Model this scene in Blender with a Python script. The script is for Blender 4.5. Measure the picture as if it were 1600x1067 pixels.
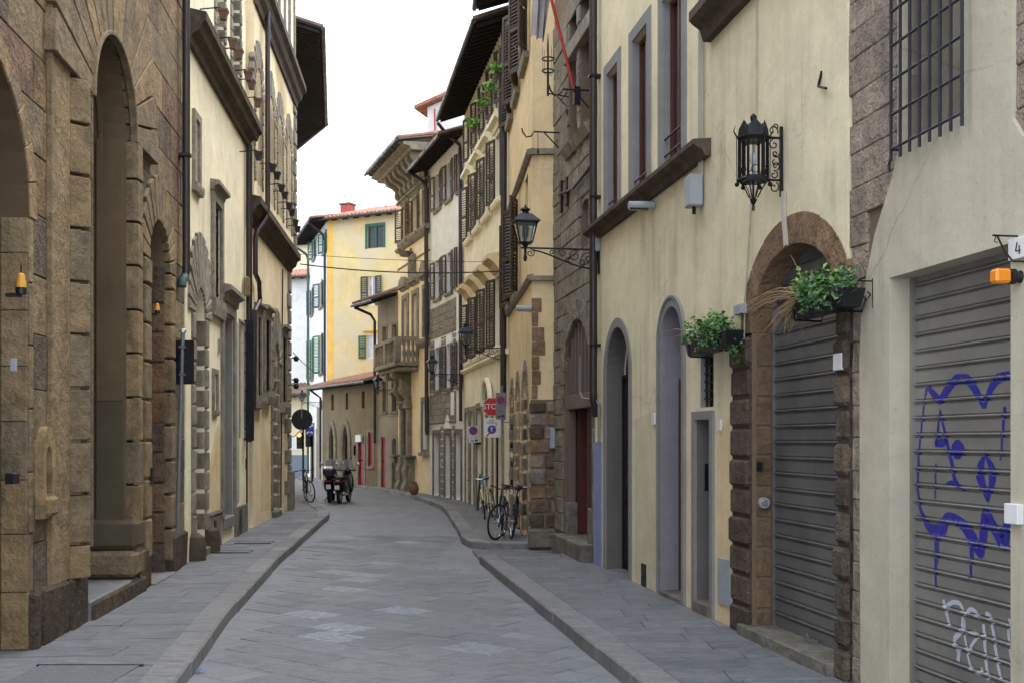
import bpy, bmesh, math, random
from mathutils import Vector, Matrix, noise
from mathutils.geometry import tessellate_polygon
R = math.radians
rnd = random.Random(7)

for o in list(bpy.data.objects):
    bpy.data.objects.remove(o)
SC = bpy.context.scene
COL = SC.collection

# ---------------------------------------------------------------- camera
EYE = 2.0            # metres above the road
FOC = 1750.0         # focal length, in pixels of the 1600-wide photograph
HOR = 688.0          # horizon row of the photograph
cam_d = bpy.data.cameras.new('camera')
cam = bpy.data.objects.new('camera', cam_d)
COL.objects.link(cam)
cam.location = (0, 0, EYE)
cam.rotation_euler = (R(90), 0, 0)
cam_d.sensor_width = 36
cam_d.lens = 36 * FOC / 1600
cam_d.shift_y = (HOR - 533.5) / 1600
cam_d.clip_start = 0.05
cam_d.clip_end = 2000
SC.camera = cam

# ---------------------------------------------------------------- sky, sun, exposure
SUN_EL, SUN_AZ = 58, 40      # degrees; azimuth clockwise from +Y
wd = bpy.data.worlds.new('World')
SC.world = wd
wd.use_nodes = True
nt = wd.node_tree
for n in list(nt.nodes):
    nt.nodes.remove(n)
sky = nt.nodes.new('ShaderNodeTexSky')
sky.sky_type = 'NISHITA'
sky.sun_disc = False
sky.sun_elevation = R(SUN_EL)
sky.sun_rotation = R(SUN_AZ)
sky.dust_density = 4.0
sky.air_density = 1.0
hs = nt.nodes.new('ShaderNodeHueSaturation')
hs.inputs['Saturation'].default_value = 0.10
mixw = nt.nodes.new('ShaderNodeMix')
mixw.data_type = 'RGBA'
mixw.inputs[0].default_value = 0.75
mixw.inputs[7].default_value = (8.9, 9.8, 11.4, 1)     # even overcast cloud
bg = nt.nodes.new('ShaderNodeBackground')
bg.inputs['Strength'].default_value = 0.13
wo = nt.nodes.new('ShaderNodeOutputWorld')
nt.links.new(sky.outputs[0], hs.inputs['Color'])
nt.links.new(hs.outputs[0], mixw.inputs[6])
nt.links.new(mixw.outputs[2], bg.inputs[0])
nt.links.new(bg.outputs[0], wo.inputs[0])
sun_d = bpy.data.lights.new('sun', 'SUN')
sun_d.energy = 1.0
sun_d.angle = R(25)
sun_d.color = (1.0, 0.975, 0.94)
sun = bpy.data.objects.new('sun', sun_d)
COL.objects.link(sun)
sun.rotation_euler = (R(90 - SUN_EL), 0, R(180 - SUN_AZ))
sun.location = (0, 0, 30)
SC.view_settings.view_transform = 'Standard'
SC.view_settings.look = 'None'
SC.view_settings.gamma = 1
SC.view_settings.use_curve_mapping = False
SC.view_settings.exposure = 1.35
SC.cycles.adaptive_threshold = 0.02
SC.cycles.max_bounces = 6
SC.cycles.diffuse_bounces = 3
SC.cycles.glossy_bounces = 2
SC.cycles.transmission_bounces = 4
SC.cycles.caustics_reflective = False
SC.cycles.caustics_refractive = False

# ---------------------------------------------------------------- materials
def srgb(r, g, b):
    f = lambda c: (c / 12.92 if c <= .04045 else ((c + .055) / 1.055) ** 2.4)
    return (f(r / 255), f(g / 255), f(b / 255), 1)

class NT:
    def __init__(s, name):
        s.m = bpy.data.materials.new(name)
        s.m.use_nodes = True
        s.t = s.m.node_tree
        s.b = s.t.nodes['Principled BSDF']
        s._pos = None
    def n(s, typ, **kw):
        o = s.t.nodes.new(typ)
        for k, v in kw.items():
            setattr(o, k, v)
        return o
    def link(s, a, b):
        s.t.links.new(a, b)
    def pos(s, scale=(1, 1, 1), rot=(0, 0, 0)):
        if s._pos is None:
            s._pos = s.n('ShaderNodeNewGeometry')
        mp = s.n('ShaderNodeMapping')
        mp.inputs['Scale'].default_value = scale
        mp.inputs['Rotation'].default_value = rot
        s.link(s._pos.outputs['Position'], mp.inputs[0])
        return mp.outputs[0]
    def noise(s, scale=(1, 1, 1), freq=1.0, detail=4, rough=.55, dist=0):
        t = s.n('ShaderNodeTexNoise')
        t.inputs['Scale'].default_value = freq
        t.inputs['Detail'].default_value = detail
        t.inputs['Roughness'].default_value = rough
        t.inputs['Distortion'].default_value = dist
        s.link(s.pos(scale), t.inputs['Vector'])
        return t.outputs['Fac']
    def ramp(s, fac, lo, hi):
        r = s.n('ShaderNodeMapRange')
        r.interpolation_type = 'SMOOTHSTEP'
        r.inputs['From Min'].default_value = lo
        r.inputs['From Max'].default_value = hi
        s.link(fac, r.inputs['Value'])
        return r.outputs[0]
    def mul(s, a, k):
        r = s.n('ShaderNodeMath', operation='MULTIPLY')
        s.link(a, r.inputs[0])
        if hasattr(k, 'links'):
            s.link(k, r.inputs[1])
        else:
            r.inputs[1].default_value = k
        return r.outputs[0]
    def mix(s, fac, a, b, mode='MIX'):
        x = s.n('ShaderNodeMix', data_type='RGBA', blend_type=mode)
        for sock, v in ((x.inputs[0], fac), (x.inputs[6], a), (x.inputs[7], b)):
            if hasattr(v, 'links'):
                s.link(v, sock)
            else:
                sock.default_value = v
        return x.outputs[2]
    def objrand(s):
        return s.n('ShaderNodeObjectInfo').outputs['Random']
    def bump(s, h, strength, dist=.02, prev=None):
        b = s.n('ShaderNodeBump')
        b.inputs['Strength'].default_value = strength
        b.inputs['Distance'].default_value = dist
        s.link(h, b.inputs['Height'])
        if prev is not None:
            s.link(prev, b.inputs['Normal'])
        return b.outputs[0]
    def out(s, col, rough=.9, normal=None, metal=0, spec=.3):
        if hasattr(col, 'links'):
            s.link(col, s.b.inputs['Base Color'])
        else:
            s.b.inputs['Base Color'].default_value = col
        if hasattr(rough, 'links'):
            s.link(rough, s.b.inputs['Roughness'])
        else:
            s.b.inputs['Roughness'].default_value = rough
        s.b.inputs['Metallic'].default_value = metal
        s.b.inputs['Specular IOR Level'].default_value = spec
        if normal is not None:
            s.link(normal, s.b.inputs['Normal'])
        return s.m

def scale_c(c, k):
    return (c[0] * k, c[1] * k, c[2] * k, 1)

def desat(c, k):
    l = .2126 * c[0] + .7152 * c[1] + .0722 * c[2]
    return tuple(x + (l - x) * k for x in c[:3]) + (1,)

def m_plaster(name, base, stain=None, patch=None, patch_amt=.56, streak=.45, bump=.25):
    """lime plaster: cloudy tone, rain streaks, hairline cracks, worn patches of another coat"""
    t = NT(name)
    base = desat(base, .12)
    stain = desat(stain or scale_c(base, .55), .2)
    mott = t.noise(freq=2.2, detail=6, rough=.7)
    c = t.mix(t.ramp(mott, .3, .72), scale_c(base, .88), scale_c(base, 1.05))
    cl = t.ramp(t.noise(freq=.6, detail=3), .35, .7)
    c = t.mix(t.mul(cl, .28), c, scale_c(base, .74))
    st = t.ramp(t.noise(scale=(5, 5, .3), freq=1.0, detail=4, rough=.65), .45, .72)
    c = t.mix(t.mul(t.mul(st, cl), streak), c, stain)
    if patch:
        pm = t.ramp(t.noise(freq=.55, detail=6, rough=.62, dist=.4), patch_amt, patch_amt + .06)
        c = t.mix(t.mul(pm, .8), c, patch)
    vo = t.n('ShaderNodeTexVoronoi', feature='DISTANCE_TO_EDGE')
    vo.inputs['Scale'].default_value = .55
    wv = t.n('ShaderNodeVectorMath', operation='ADD')
    t.link(t.pos((1, 1, 1)), wv.inputs[0])
    t.link(mott, wv.inputs[1])
    t.link(wv.outputs[0], vo.inputs['Vector'])
    cr = t.ramp(vo.outputs['Distance'], .006, .001)
    c = t.mix(t.mul(t.mul(cr, cl), .45), c, scale_c(stain, .7))
    fine = t.noise(freq=24, detail=3, rough=.7)
    c = t.mix(t.mul(t.ramp(fine, .58, .74), .28), c, scale_c(stain, .8))
    nb = t.bump(fine, bump * .9, .02)
    nb = t.bump(t.noise(freq=3.0, detail=2), bump, .06, nb)
    return t.out(c, .92, nb, spec=.12)

def m_stone(name, c1, c2, c3=None, freq=2.2, bump=.5, var=.45, rough=.88, grime=.5, tints=None):
    """quarried stone: tone differs from block to block, pitted, with dark crust"""
    t = NT(name)
    c1, c2 = desat(c1, .12), desat(c2, .12)
    a = t.ramp(t.noise(freq=freq, detail=4, rough=.65), .3, .72)
    c = t.mix(a, c1, c2)
    rr = t.objrand()
    c = t.mix(t.mul(rr, var), c, c3 or scale_c(c1, .6))
    wn = t.n('ShaderNodeTexWhiteNoise', noise_dimensions='1D')
    t.link(rr, wn.inputs['W'])
    c = t.mix(t.mul(wn.outputs['Value'], var * .6), c, scale_c(c2, 1.35))
    if tints:
        w2 = t.n('ShaderNodeTexWhiteNoise', noise_dimensions='2D')
        cx = t.n('ShaderNodeCombineXYZ')
        t.link(rr, cx.inputs[0])
        cx.inputs[1].default_value = 3.7
        t.link(cx.outputs[0], w2.inputs['Vector'])
        cr = t.n('ShaderNodeValToRGB')
        cr.color_ramp.interpolation = 'CONSTANT'
        el = cr.color_ramp.elements
        el[0].color = tints[0]
        el[1].position = 1 / len(tints)
        el[1].color = tints[1]
        for k in range(2, len(tints)):
            e_ = el.new(k / len(tints))
            e_.color = tints[k]
        t.link(w2.outputs['Value'], cr.inputs[0])
        c = t.mix(.55, c, cr.outputs[0])
    g = t.ramp(t.noise(scale=(1.4, 1.4, .7), freq=1.3, detail=5, rough=.7), .48, .72)
    c = t.mix(t.mul(g, grime), c, scale_c(c1, .35))
    mott = t.noise(freq=4.5, detail=6, rough=.78)
    gray = t.mix(t.ramp(mott, .3, .7), (.5, .5, .52, 1), (1.3, 1.27, 1.22, 1))
    c = t.mix(.7, c, gray, 'MULTIPLY')
    pits = t.noise(freq=30, detail=3, rough=.75)
    c = t.mix(t.mul(t.ramp(pits, .54, .68), .5), c, scale_c(c1, .4))
    nb = t.bump(t.noise(freq=9, detail=3, rough=.7), min(1, bump * 1.3), .05)
    nb = t.bump(pits, bump * .8, .02, nb)
    return t.out(c, rough, nb, spec=.2)

def m_plain(name, col, rough=.5, metal=0, var=.25, bump=.1, freq=6, spec=.4, objvar=0):
    t = NT(name)
    a = t.ramp(t.noise(freq=freq, detail=6, rough=.6), .3, .75)
    c = t.mix(t.mul(a, var), col, scale_c(col, .45))
    if objvar:
        c = t.mix(t.mul(t.objrand(), objvar), c, scale_c(col, .5))
    r = t.n('ShaderNodeMapRange')
    r.inputs['To Min'].default_value = max(.05, rough - .12)
    r.inputs['To Max'].default_value = min(1, rough + .15)
    t.link(a, r.inputs['Value'])
    nb = t.bump(t.noise(freq=freq * 6, detail=4), bump, .01)
    return t.out(c, r.outputs[0], nb, metal, spec)

def m_wood(name, col, var=.5, rough=.6, gloss=.35):
    t = NT(name)
    g = t.noise(scale=(14, 14, .9), freq=1.6, detail=6, rough=.6)
    c = t.mix(t.mul(t.ramp(g, .35, .7), var), col, scale_c(col, .42))
    w = t.ramp(t.noise(freq=1.8, detail=5), .55, .8)
    c = t.mix(t.mul(w, .3), c, scale_c(col, 1.5))
    c = t.mix(t.mul(t.objrand(), .25), c, scale_c(col, .6))
    return t.out(c, rough, t.bump(g, .25, .01), spec=gloss)

def m_glass(name, tint=(.014, .017, .02, 1), rough=.12):
    t = NT(name)
    nb = t.bump(t.noise(freq=1.4, detail=2), .06, .05)
    c = t.mix(t.ramp(t.noise(freq=2, detail=4), .4, .7), tint, scale_c(tint, 2.2))
    t.out(c, rough, nb, spec=.4)
    return t.m

M = {}
M['l1_stone'] = m_stone('pietraforte_brown', srgb(134, 110, 84), srgb(106, 92, 76), srgb(84, 74, 70), var=.5, bump=.9, grime=.75, tints=[srgb(134, 102, 82), srgb(108, 94, 80), srgb(142, 112, 74), srgb(92, 84, 78), srgb(122, 100, 76)])
M['l1_smooth'] = m_stone('dressed_brown_stone', srgb(150, 130, 98), srgb(126, 110, 84), srgb(104, 88, 70), bump=.55, grime=.65, tints=[srgb(144, 122, 90), srgb(126, 108, 84), srgb(150, 124, 86), srgb(118, 104, 84)], var=.35)
M['l1_base'] = m_stone('grimy_plinth_stone', srgb(104, 86, 66), srgb(70, 62, 56), srgb(48, 44, 42), bump=.9, grime=.8)
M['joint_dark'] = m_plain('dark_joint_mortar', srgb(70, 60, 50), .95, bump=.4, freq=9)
M['joint_brown'] = m_plain('brown_mortar', srgb(120, 102, 82), .95, bump=.4, freq=9)
M['l1_reveal'] = m_plaster('brown_smooth_render', srgb(116, 96, 70), srgb(74, 60, 46), streak=.6, bump=.12)
M['l1_olive'] = m_plaster('olive_repaint', srgb(94, 86, 66), srgb(66, 60, 48), streak=.3, bump=.12)
M['l1_dark'] = m_plaster('dark_brown_render', srgb(104, 84, 62), srgb(70, 56, 44), streak=.5, bump=.2)
M['cream'] = m_plaster('cream_plaster', srgb(246, 232, 192), srgb(176, 160, 128), srgb(232, 198, 142), .66)
M['cream_l3'] = m_plaster('warm_cream_plaster', srgb(244, 222, 176), srgb(164, 140, 104), srgb(230, 184, 116), .66)
M['pietra'] = m_stone('grey_brown_serena', srgb(158, 148, 128), srgb(134, 126, 110), srgb(112, 104, 92), bump=.3, var=.3, grime=.35)
M['grey_green'] = m_plaster('grey_green_panel_paint', srgb(186, 182, 164), srgb(140, 134, 118), streak=.3)
M['pietra_dark'] = m_stone('dark_weathered_cornice', srgb(104, 90, 70), srgb(78, 68, 56), srgb(60, 52, 44), bump=.4, var=.35, grime=.6)
M['grey_trim'] = m_plaster('grey_painted_trim', srgb(142, 140, 137), srgb(104, 100, 94), streak=.3, bump=.12)
M['reveal_shade'] = m_plaster('shaded_grey_reveal', srgb(112, 108, 102), srgb(80, 76, 70), streak=.5, bump=.15)  # grey trim darkened, recess shade put into the colour
M['lilac_trim'] = m_plaster('lilac_grey_trim', srgb(142, 138, 141), srgb(104, 100, 98), streak=.3, bump=.1)
M['r2'] = m_plaster('yellow_ochre_plaster', srgb(236, 221, 180), srgb(166, 148, 114), srgb(228, 210, 168), .66, streak=.5)
M['r2_pale'] = m_plaster('pale_repaint', srgb(220, 207, 170), srgb(166, 150, 118), None, streak=.3)
M['r2_low'] = m_plaster('orange_worn_plaster', srgb(232, 204, 154), srgb(180, 140, 96), srgb(220, 168, 112), .55, streak=.5)
M['r1'] = m_plaster('grey_cream_plaster', srgb(194, 185, 158), srgb(132, 124, 102), None, streak=.5)
M['rough_stone'] = m_stone('rough_rubble_stone', srgb(172, 154, 134), srgb(146, 130, 114), srgb(124, 110, 98), bump=1.0, var=.5, grime=.5)
M['arch_stone'] = m_stone('tawny_arch_stone', srgb(158, 126, 92), srgb(130, 104, 78), srgb(112, 90, 70), bump=.9, var=.4)
M['pillar_dark'] = m_stone('blackened_rough_stone', srgb(126, 108, 88), srgb(88, 78, 66), srgb(54, 48, 42), bump=1.1, var=.6, grime=.75)
M['pillar_brown'] = m_stone('brown_jamb_brick', srgb(140, 112, 80), srgb(120, 96, 70), srgb(98, 80, 60), bump=.5, var=.5, grime=.4)
M['r3_stone'] = m_stone('grey_tower_stone', srgb(154, 144, 126), srgb(130, 122, 106), srgb(106, 100, 88), bump=.7, grime=.35, var=.5)
M['r4'] = m_plaster('tan_plaster', srgb(232, 204, 150), srgb(160, 132, 96), srgb(218, 180, 126), .64, streak=.45)
M['r5'] = m_plaster('yellow_plaster', srgb(254, 242, 206), srgb(200, 180, 136), None, streak=.4)
M['r6'] = m_plaster('white_worn_plaster', srgb(240, 238, 230), srgb(176, 170, 158), srgb(206, 200, 188), .62, streak=.4)
M['r6_stone'] = m_stone('grey_rubble', srgb(166, 157, 142), srgb(142, 134, 122), srgb(120, 112, 102), bump=.9, grime=.35)
M['r7'] = m_plaster('apricot_plaster', srgb(252, 230, 184), srgb(190, 162, 116), None, streak=.35)
M['r8'] = m_plaster('grey_house_plaster', srgb(160, 150, 132), srgb(110, 102, 92), srgb(176, 156, 132), .6)
M['r9'] = m_plaster('olive_tan_plaster', srgb(132, 116, 88), srgb(90, 78, 62), srgb(120, 106, 84), .58)
M['r10'] = m_plaster('pale_yellow_plaster', srgb(220, 199, 138), srgb(198, 180, 140), srgb(204, 193, 164), .45, streak=.6)
M['r10_gold'] = m_plaster('golden_corner_band', srgb(238, 188, 74), srgb(220, 176, 90), srgb(224, 200, 130), .66, streak=.2)
M['r10_side'] = m_plaster('white_side_plaster', srgb(228, 226, 216), srgb(170, 166, 158), streak=.3)
M['white_wall'] = m_plaster('white_far_plaster', srgb(224, 224, 220), srgb(176, 174, 170), streak=.3)
M['pale_far'] = m_plaster('pale_yellow_far', srgb(226, 212, 170), srgb(180, 166, 130), streak=.3)
M['blue_base'] = m_plain('grey_blue_base', srgb(120, 128, 140), .8)
M['plinth'] = m_stone('grey_plinth', srgb(136, 130, 116), srgb(112, 106, 96), srgb(92, 88, 80), bump=.4, var=.25)
M['shutter'] = m_wood('dark_brown_shutter_paint', srgb(72, 60, 54), rough=.55)
M['shutter_red'] = m_wood('red_brown_shutter_paint', srgb(98, 70, 60), rough=.55)
M['shutter_green'] = m_wood('green_shutter_paint', srgb(44, 96, 84), rough=.5)
M['shutter_green_l'] = m_wood('leaf_green_shutter_paint', srgb(40, 92, 58), rough=.5)
M['shutter_teal'] = m_wood('dark_teal_shutter_paint', srgb(46, 66, 70), rough=.5)
M['wood_dark'] = m_wood('dark_door_wood', srgb(62, 42, 34), rough=.5)
M['wood_red'] = m_wood('red_brown_wood', srgb(96, 50, 42), rough=.45)
M['wood_orange'] = m_wood('orange_brown_wood', srgb(150, 84, 46), rough=.5)
M['wood_grey'] = m_wood('weathered_taupe_wood', srgb(122, 110, 98), rough=.7)
M['red_door'] = m_wood('bright_red_door', srgb(150, 34, 36), rough=.5)
M['green_door'] = m_wood('grey_green_door', srgb(108, 120, 112), rough=.6)
M['eave_wood'] = m_wood('blackened_eave_timber', srgb(40, 35, 32), rough=.85)
M['iron'] = m_plain('black_iron', srgb(36, 36, 40), .45, .6, bump=.2, freq=12)
M['iron_grey'] = m_plain('grey_iron', srgb(60, 60, 68), .5, .5, bump=.2, freq=12)
M['pipe'] = m_plain('brown_black_pipe', srgb(58, 50, 50), .4, .3, freq=3)
M['pipe_grey'] = m_plain('grey_pipe', srgb(128, 132, 132), .45, .3, freq=3)
M['pipe_green'] = m_plain('verdigris_pipe', srgb(62, 92, 84), .6, .3, freq=5)
M['conduit'] = m_plain('pale_conduit', srgb(176, 168, 150), .6)
M['grey_box'] = m_plain('grey_junction_box', srgb(158, 164, 168), .5, freq=4)
M['white_paint'] = m_plain('white_paint', srgb(222, 222, 218), .5, var=.15)
M['glass'] = m_glass('dark_window_glass')
M['glass_pale'] = m_glass('curtained_glass', srgb(150, 156, 168), .15)
M['curtain'] = m_plain('white_curtain', srgb(206, 210, 222), .8, var=.2)
M['tile'] = m_stone('terracotta_tile', srgb(176, 112, 86), srgb(150, 104, 84), srgb(196, 170, 148), freq=5, bump=.4, var=.5)
M['tile_dark'] = m_stone('weathered_tile', srgb(120, 96, 80), srgb(96, 82, 72), srgb(150, 124, 104), freq=5, bump=.4, var=.5)
M['chimney'] = m_plain('red_chimney_paint', srgb(170, 84, 74), .85)
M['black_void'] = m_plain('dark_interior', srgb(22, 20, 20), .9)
M['terracotta'] = m_plain('terracotta_pot', srgb(128, 92, 76), .85, freq=9, var=.5)
M['amber'] = m_plain('amber_plastic', srgb(232, 138, 30), .25, var=.1, spec=.5)
M['amber_y'] = m_plain('yellow_amber_plastic', srgb(222, 160, 60), .3, var=.1, spec=.5)
M['black_plastic'] = m_plain('black_plastic', srgb(26, 26, 28), .45, bump=.05)
M['alu'] = m_plain('aluminium', srgb(170, 172, 174), .35, .8)
M['blue_paint'] = m_plaster('blue_painted_strip', srgb(134, 146, 186), srgb(160, 160, 170), srgb(112, 126, 176), .55, streak=.3)
M['dry_twig'] = m_plain('dry_twig', srgb(150, 122, 92), .9)
# ---------------------------------------------------------------- mesh helpers
class MB:
    """collects boxes, prisms, tubes ... in wall coordinates (s along, d out of the wall, z up)"""
    def __init__(s, side=1):
        s.v = []; s.f = []; s.side = side
    def add(s, vs, fs):
        o = len(s.v)
        s.v += [tuple(v) for v in vs]
        s.f += [tuple(i + o for i in f) for f in fs]
        return s
    def box(s, s0, s1, d0, d1, z0, z1):
        vs = [(a, b, c) for c in (z0, z1) for b in (d0, d1) for a in (s0, s1)]
        return s.add(vs, [(0, 1, 3, 2), (4, 6, 7, 5), (0, 4, 5, 1), (2, 3, 7, 6), (0, 2, 6, 4), (1, 5, 7, 3)])
    def prism(s, poly, d0, d1):
        n = len(poly)
        vs = [(a, d0, c) for a, c in poly] + [(a, d1, c) for a, c in poly]
        return s.add(vs, [tuple(range(n)), tuple(range(2 * n - 1, n - 1, -1))] + [(i, (i + 1) % n, (i + 1) % n + n, i + n) for i in range(n)])
    def profile(s, poly, s0, s1):
        """(d, z) outline run along s"""
        n = len(poly)
        vs = [(s0, a, c) for a, c in poly] + [(s1, a, c) for a, c in poly]
        return s.add(vs, [tuple(range(n)), tuple(range(2 * n - 1, n - 1, -1))] + [(i, (i + 1) % n, (i + 1) % n + n, i + n) for i in range(n)])
    def plan(s, poly, z0, z1):
        n = len(poly)
        vs = [(a, b, z0) for a, b in poly] + [(a, b, z1) for a, b in poly]
        return s.add(vs, [tuple(range(n)), tuple(range(2 * n - 1, n - 1, -1))] + [(i, (i + 1) % n, (i + 1) % n + n, i + n) for i in range(n)])
    def tube(s, pts, r, n=6, closed=False):
        pts = [Vector(p) for p in pts]
        rs = r if isinstance(r, (list, tuple)) else [r] * len(pts)
        rings = []
        up = None
        m = len(pts)
        for i, p in enumerate(pts):
            a = pts[i - 1] if (i or closed) else p
            b = pts[(i + 1) % m] if (i < m - 1 or closed) else p
            t = (b - a)
            if t.length < 1e-9:
                t = Vector((0, 0, 1))
            t.normalize()
            if up is None:
                up = Vector((0, 0, 1)) if abs(t.z) < .9 else Vector((1, 0, 0))
            x = t.cross(up)
            if x.length < 1e-6:
                x = t.orthogonal()
            x.normalize()
            y = t.cross(x)
            up = y * -1 if False else up - t * up.dot(t)
            if up.length < 1e-6:
                up = t.orthogonal()
            up.normalize()
            rings.append([p + (x * math.cos(k * 2 * math.pi / n) + y * math.sin(k * 2 * math.pi / n)) * rs[i] for k in range(n)])
        vs = [v for r_ in rings for v in r_]
        fs = []
        for i in range(m if closed else m - 1):
            j = (i + 1) % m
            for k in range(n):
                fs.append((i * n + k, i * n + (k + 1) % n, j * n + (k + 1) % n, j * n + k))
        if not closed:
            fs += [tuple(range(n)), tuple(range((m - 1) * n, m * n))]
        return s.add(vs, fs)
    def lathe(s, c, prof, n=10, sq=False, rot=0):
        """profile [(r, z)] turned about the vertical through c (sq: four-sided)"""
        if sq:
            n = 4
        vs = []
        for r, z in prof:
            for k in range(n):
                a = (k + .5 if sq else k) * 2 * math.pi / n + rot
                q = r * (math.sqrt(2) if sq else 1)
                vs.append((c[0] + q * math.cos(a), c[1] + q * math.sin(a), c[2] + z))
        m = len(prof)
        fs = [(i * n + k, i * n + (k + 1) % n, (i + 1) * n + (k + 1) % n, (i + 1) * n + k) for i in range(m - 1) for k in range(n)]
        fs += [tuple(range(n)), tuple(range((m - 1) * n, m * n))]
        return s.add(vs, fs)
    def ball(s, c, r, n=8, sx=1, sy=1, sz=1):
        prof = [(max(1e-4, math.sin(i * math.pi / n)), -math.cos(i * math.pi / n)) for i in range(n + 1)]
        k0 = len(s.v)
        s.lathe((0, 0, 0), prof, n + 2)
        for i in range(k0, len(s.v)):
            x, y, z = s.v[i]
            s.v[i] = (c[0] + x * r * sx, c[1] + y * r * sy, c[2] + z * r * sz)
        return s
    def mesh(s, name, bevel=0, smooth=False, jitter=0, seg=1):
        bm = bmesh.new()
        vs = [bm.verts.new((a, b * s.side, c)) for a, b, c in s.v]
        for f in s.f:
            try:
                bm.faces.new([vs[i] for i in f])
            except ValueError:
                pass
        bmesh.ops.recalc_face_normals(bm, faces=bm.faces)
        if bevel:
            bmesh.ops.bevel(bm, geom=list(bm.edges), offset=bevel, segments=seg, affect='EDGES', clamp_overlap=True)
        if jitter:
            for v in bm.verts:
                v.co += noise.noise_vector(v.co * 5) * jitter
        if smooth:
            for f in bm.faces:
                f.smooth = True
        me = bpy.data.meshes.new(name)
        bm.to_mesh(me)
        bm.free()
        if smooth:
            try:
                me.set_sharp_from_angle(angle=R(40))
            except Exception:
                pass
        return me
    def build(s, name, mat, parent=None, **kw):
        me = s.mesh(name, **kw)
        return link(name, me, mat, parent)

def link(name, me, mat=None, parent=None, loc=None, rz=None):
    if mat is not None and not me.materials:
        me.materials.append(M[mat] if isinstance(mat, str) else mat)
    o = bpy.data.objects.new(name, me)
    COL.objects.link(o)
    if parent is not None:
        o.parent = parent
    if loc is not None:
        o.location = loc
    if rz is not None:
        o.rotation_euler = (0, 0, rz)
    return o

def tag(o, label, cat, group=None):
    o['label'] = label
    o['category'] = cat
    if group:
        o['group'] = group
    return o

def empty(name, loc=(0, 0, 0), rz=0, label=None, cat=None, group=None):
    o = bpy.data.objects.new(name, None)
    COL.objects.link(o)
    o.location = loc
    o.rotation_euler = (0, 0, rz)
    if label:
        tag(o, label, cat, group)
    return o

def copy_tree(o, parent=None):
    c = o.copy()
    COL.objects.link(c)
    c.parent = parent
    for ch in o.children:
        copy_tree(ch, c)
    return c

def merge(src, dst):
    """hand the parts of one root over to another (one building, two fronts)"""
    a = src.rotation_euler.z - dst.rotation_euler.z
    d = src.location - dst.location
    c, s_ = math.cos(-dst.rotation_euler.z), math.sin(-dst.rotation_euler.z)
    for ch in list(src.children):
        ch.parent = dst
        ch.location = (d.x * c - d.y * s_, d.x * s_ + d.y * c, d.z)
        ch.rotation_euler = (0, 0, a)
    bpy.data.objects.remove(src)

# ---------------------------------------------------------------- walls in plan
G = 0.14     # pavement height above the road
class Wall:
    """a wall line from p0 to p1 in plan; side +1 when the street lies to the left of p0->p1"""
    def __init__(s, p0, p1, side):
        s.p0 = Vector(p0); s.p1 = Vector(p1); s.side = side
        s.u = (s.p1 - s.p0).normalized()
        s.L = (s.p1 - s.p0).length
        s.n = Vector((-s.u.y, s.u.x)) * side
        s.ang = math.atan2(s.u.y, s.u.x)
    def at(s, px, py, d=0.0):
        """survey: where the sight line of a photo point meets the wall plane set out by d -> (s, z)"""
        r = Vector(((px - 800) / FOC, 1.0))
        t = (d + s.p0.dot(s.n)) / r.dot(s.n)
        P = r * t
        return (P - s.p0).dot(s.u), EYE + t * (HOR - py) / FOC
    def S(s, px, d=0.0):
        return s.at(px, 0, d)[0]
    def Z(s, px, py, d=0.0):
        return s.at(px, py, d)[1]
    def pt(s, a, d=0, z=0):
        q = s.p0 + s.u * a + s.n * d
        return Vector((q.x, q.y, z))
    def mb(s):
        return MB(s.side)
    def root(s, name, label, cat, group=None, a=0, d=0, z=0):
        return empty(name, s.pt(a, d, z), s.ang, label, cat, group)

def ground(px, py, h=0.0):
    t = (EYE - h) * FOC / (py - HOR)
    return Vector(((px - 800) / FOC * t, t, h))

# ---------------------------------------------------------------- arches and openings
def arch(s0, s1, z0, zs, rise=None, n=14, point=0):
    """outline of an opening with an arched head: jambs to zs, then the head (point>0: pointed)"""
    c = (s0 + s1) / 2
    hw = (s1 - s0) / 2
    rise = hw if rise is None else rise
    if rise <= 0:
        return [(s0, z0), (s1, z0), (s1, zs), (s0, zs)]
    pts = [(s0, z0), (s1, z0)]
    for i in range(n + 1):
        a = math.pi * i / n
        x, y = math.cos(a), math.sin(a)
        if point:
            y = y ** (1 - point * .35) * (1 - .0) if y > 0 else 0
            y = min(1, y) * (1 - point * .25 * abs(x) ** 1.2 * (1 if y > 0 else 0))
        pts.append((c + hw * x, zs + rise * max(0, y)))
    return pts

def arch_top(s0, s1, zs, rise):
    c = (s0 + s1) / 2
    hw = (s1 - s0) / 2
    def f(s):
        x = (s - c) / hw
        if abs(x) >= 1:
            return -1e9
        return zs + rise * math.sqrt(1 - x * x)
    return f

def sheet(mb, outer, holes, d, depth):
    """a wall face with openings, their reveals going in by depth, closed at the rim"""
    loops = [[Vector((a, z, 0)) for a, z in outer]] + [[Vector((a, z, 0)) for a, z in h] for h, dp in holes]
    flat = [p for l in loops for p in l]
    tris = tessellate_polygon(loops)
    mb.add([(p.x, d, p.y) for p in flat], [tuple(t) for t in tris])
    for h, dp in holes:
        n = len(h)
        dp = dp or depth
        mb.add([(a, d, z) for a, z in h] + [(a, d - dp, z) for a, z in h], [(i, (i + 1) % n, (i + 1) % n + n, i + n) for i in range(n)])
    n = len(outer)
    mb.add([(a, d, z) for a, z in outer] + [(a, d - depth, z) for a, z in outer], [(i, (i + 1) % n, (i + 1) % n + n, i + n) for i in range(n)])
    return mb

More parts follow.
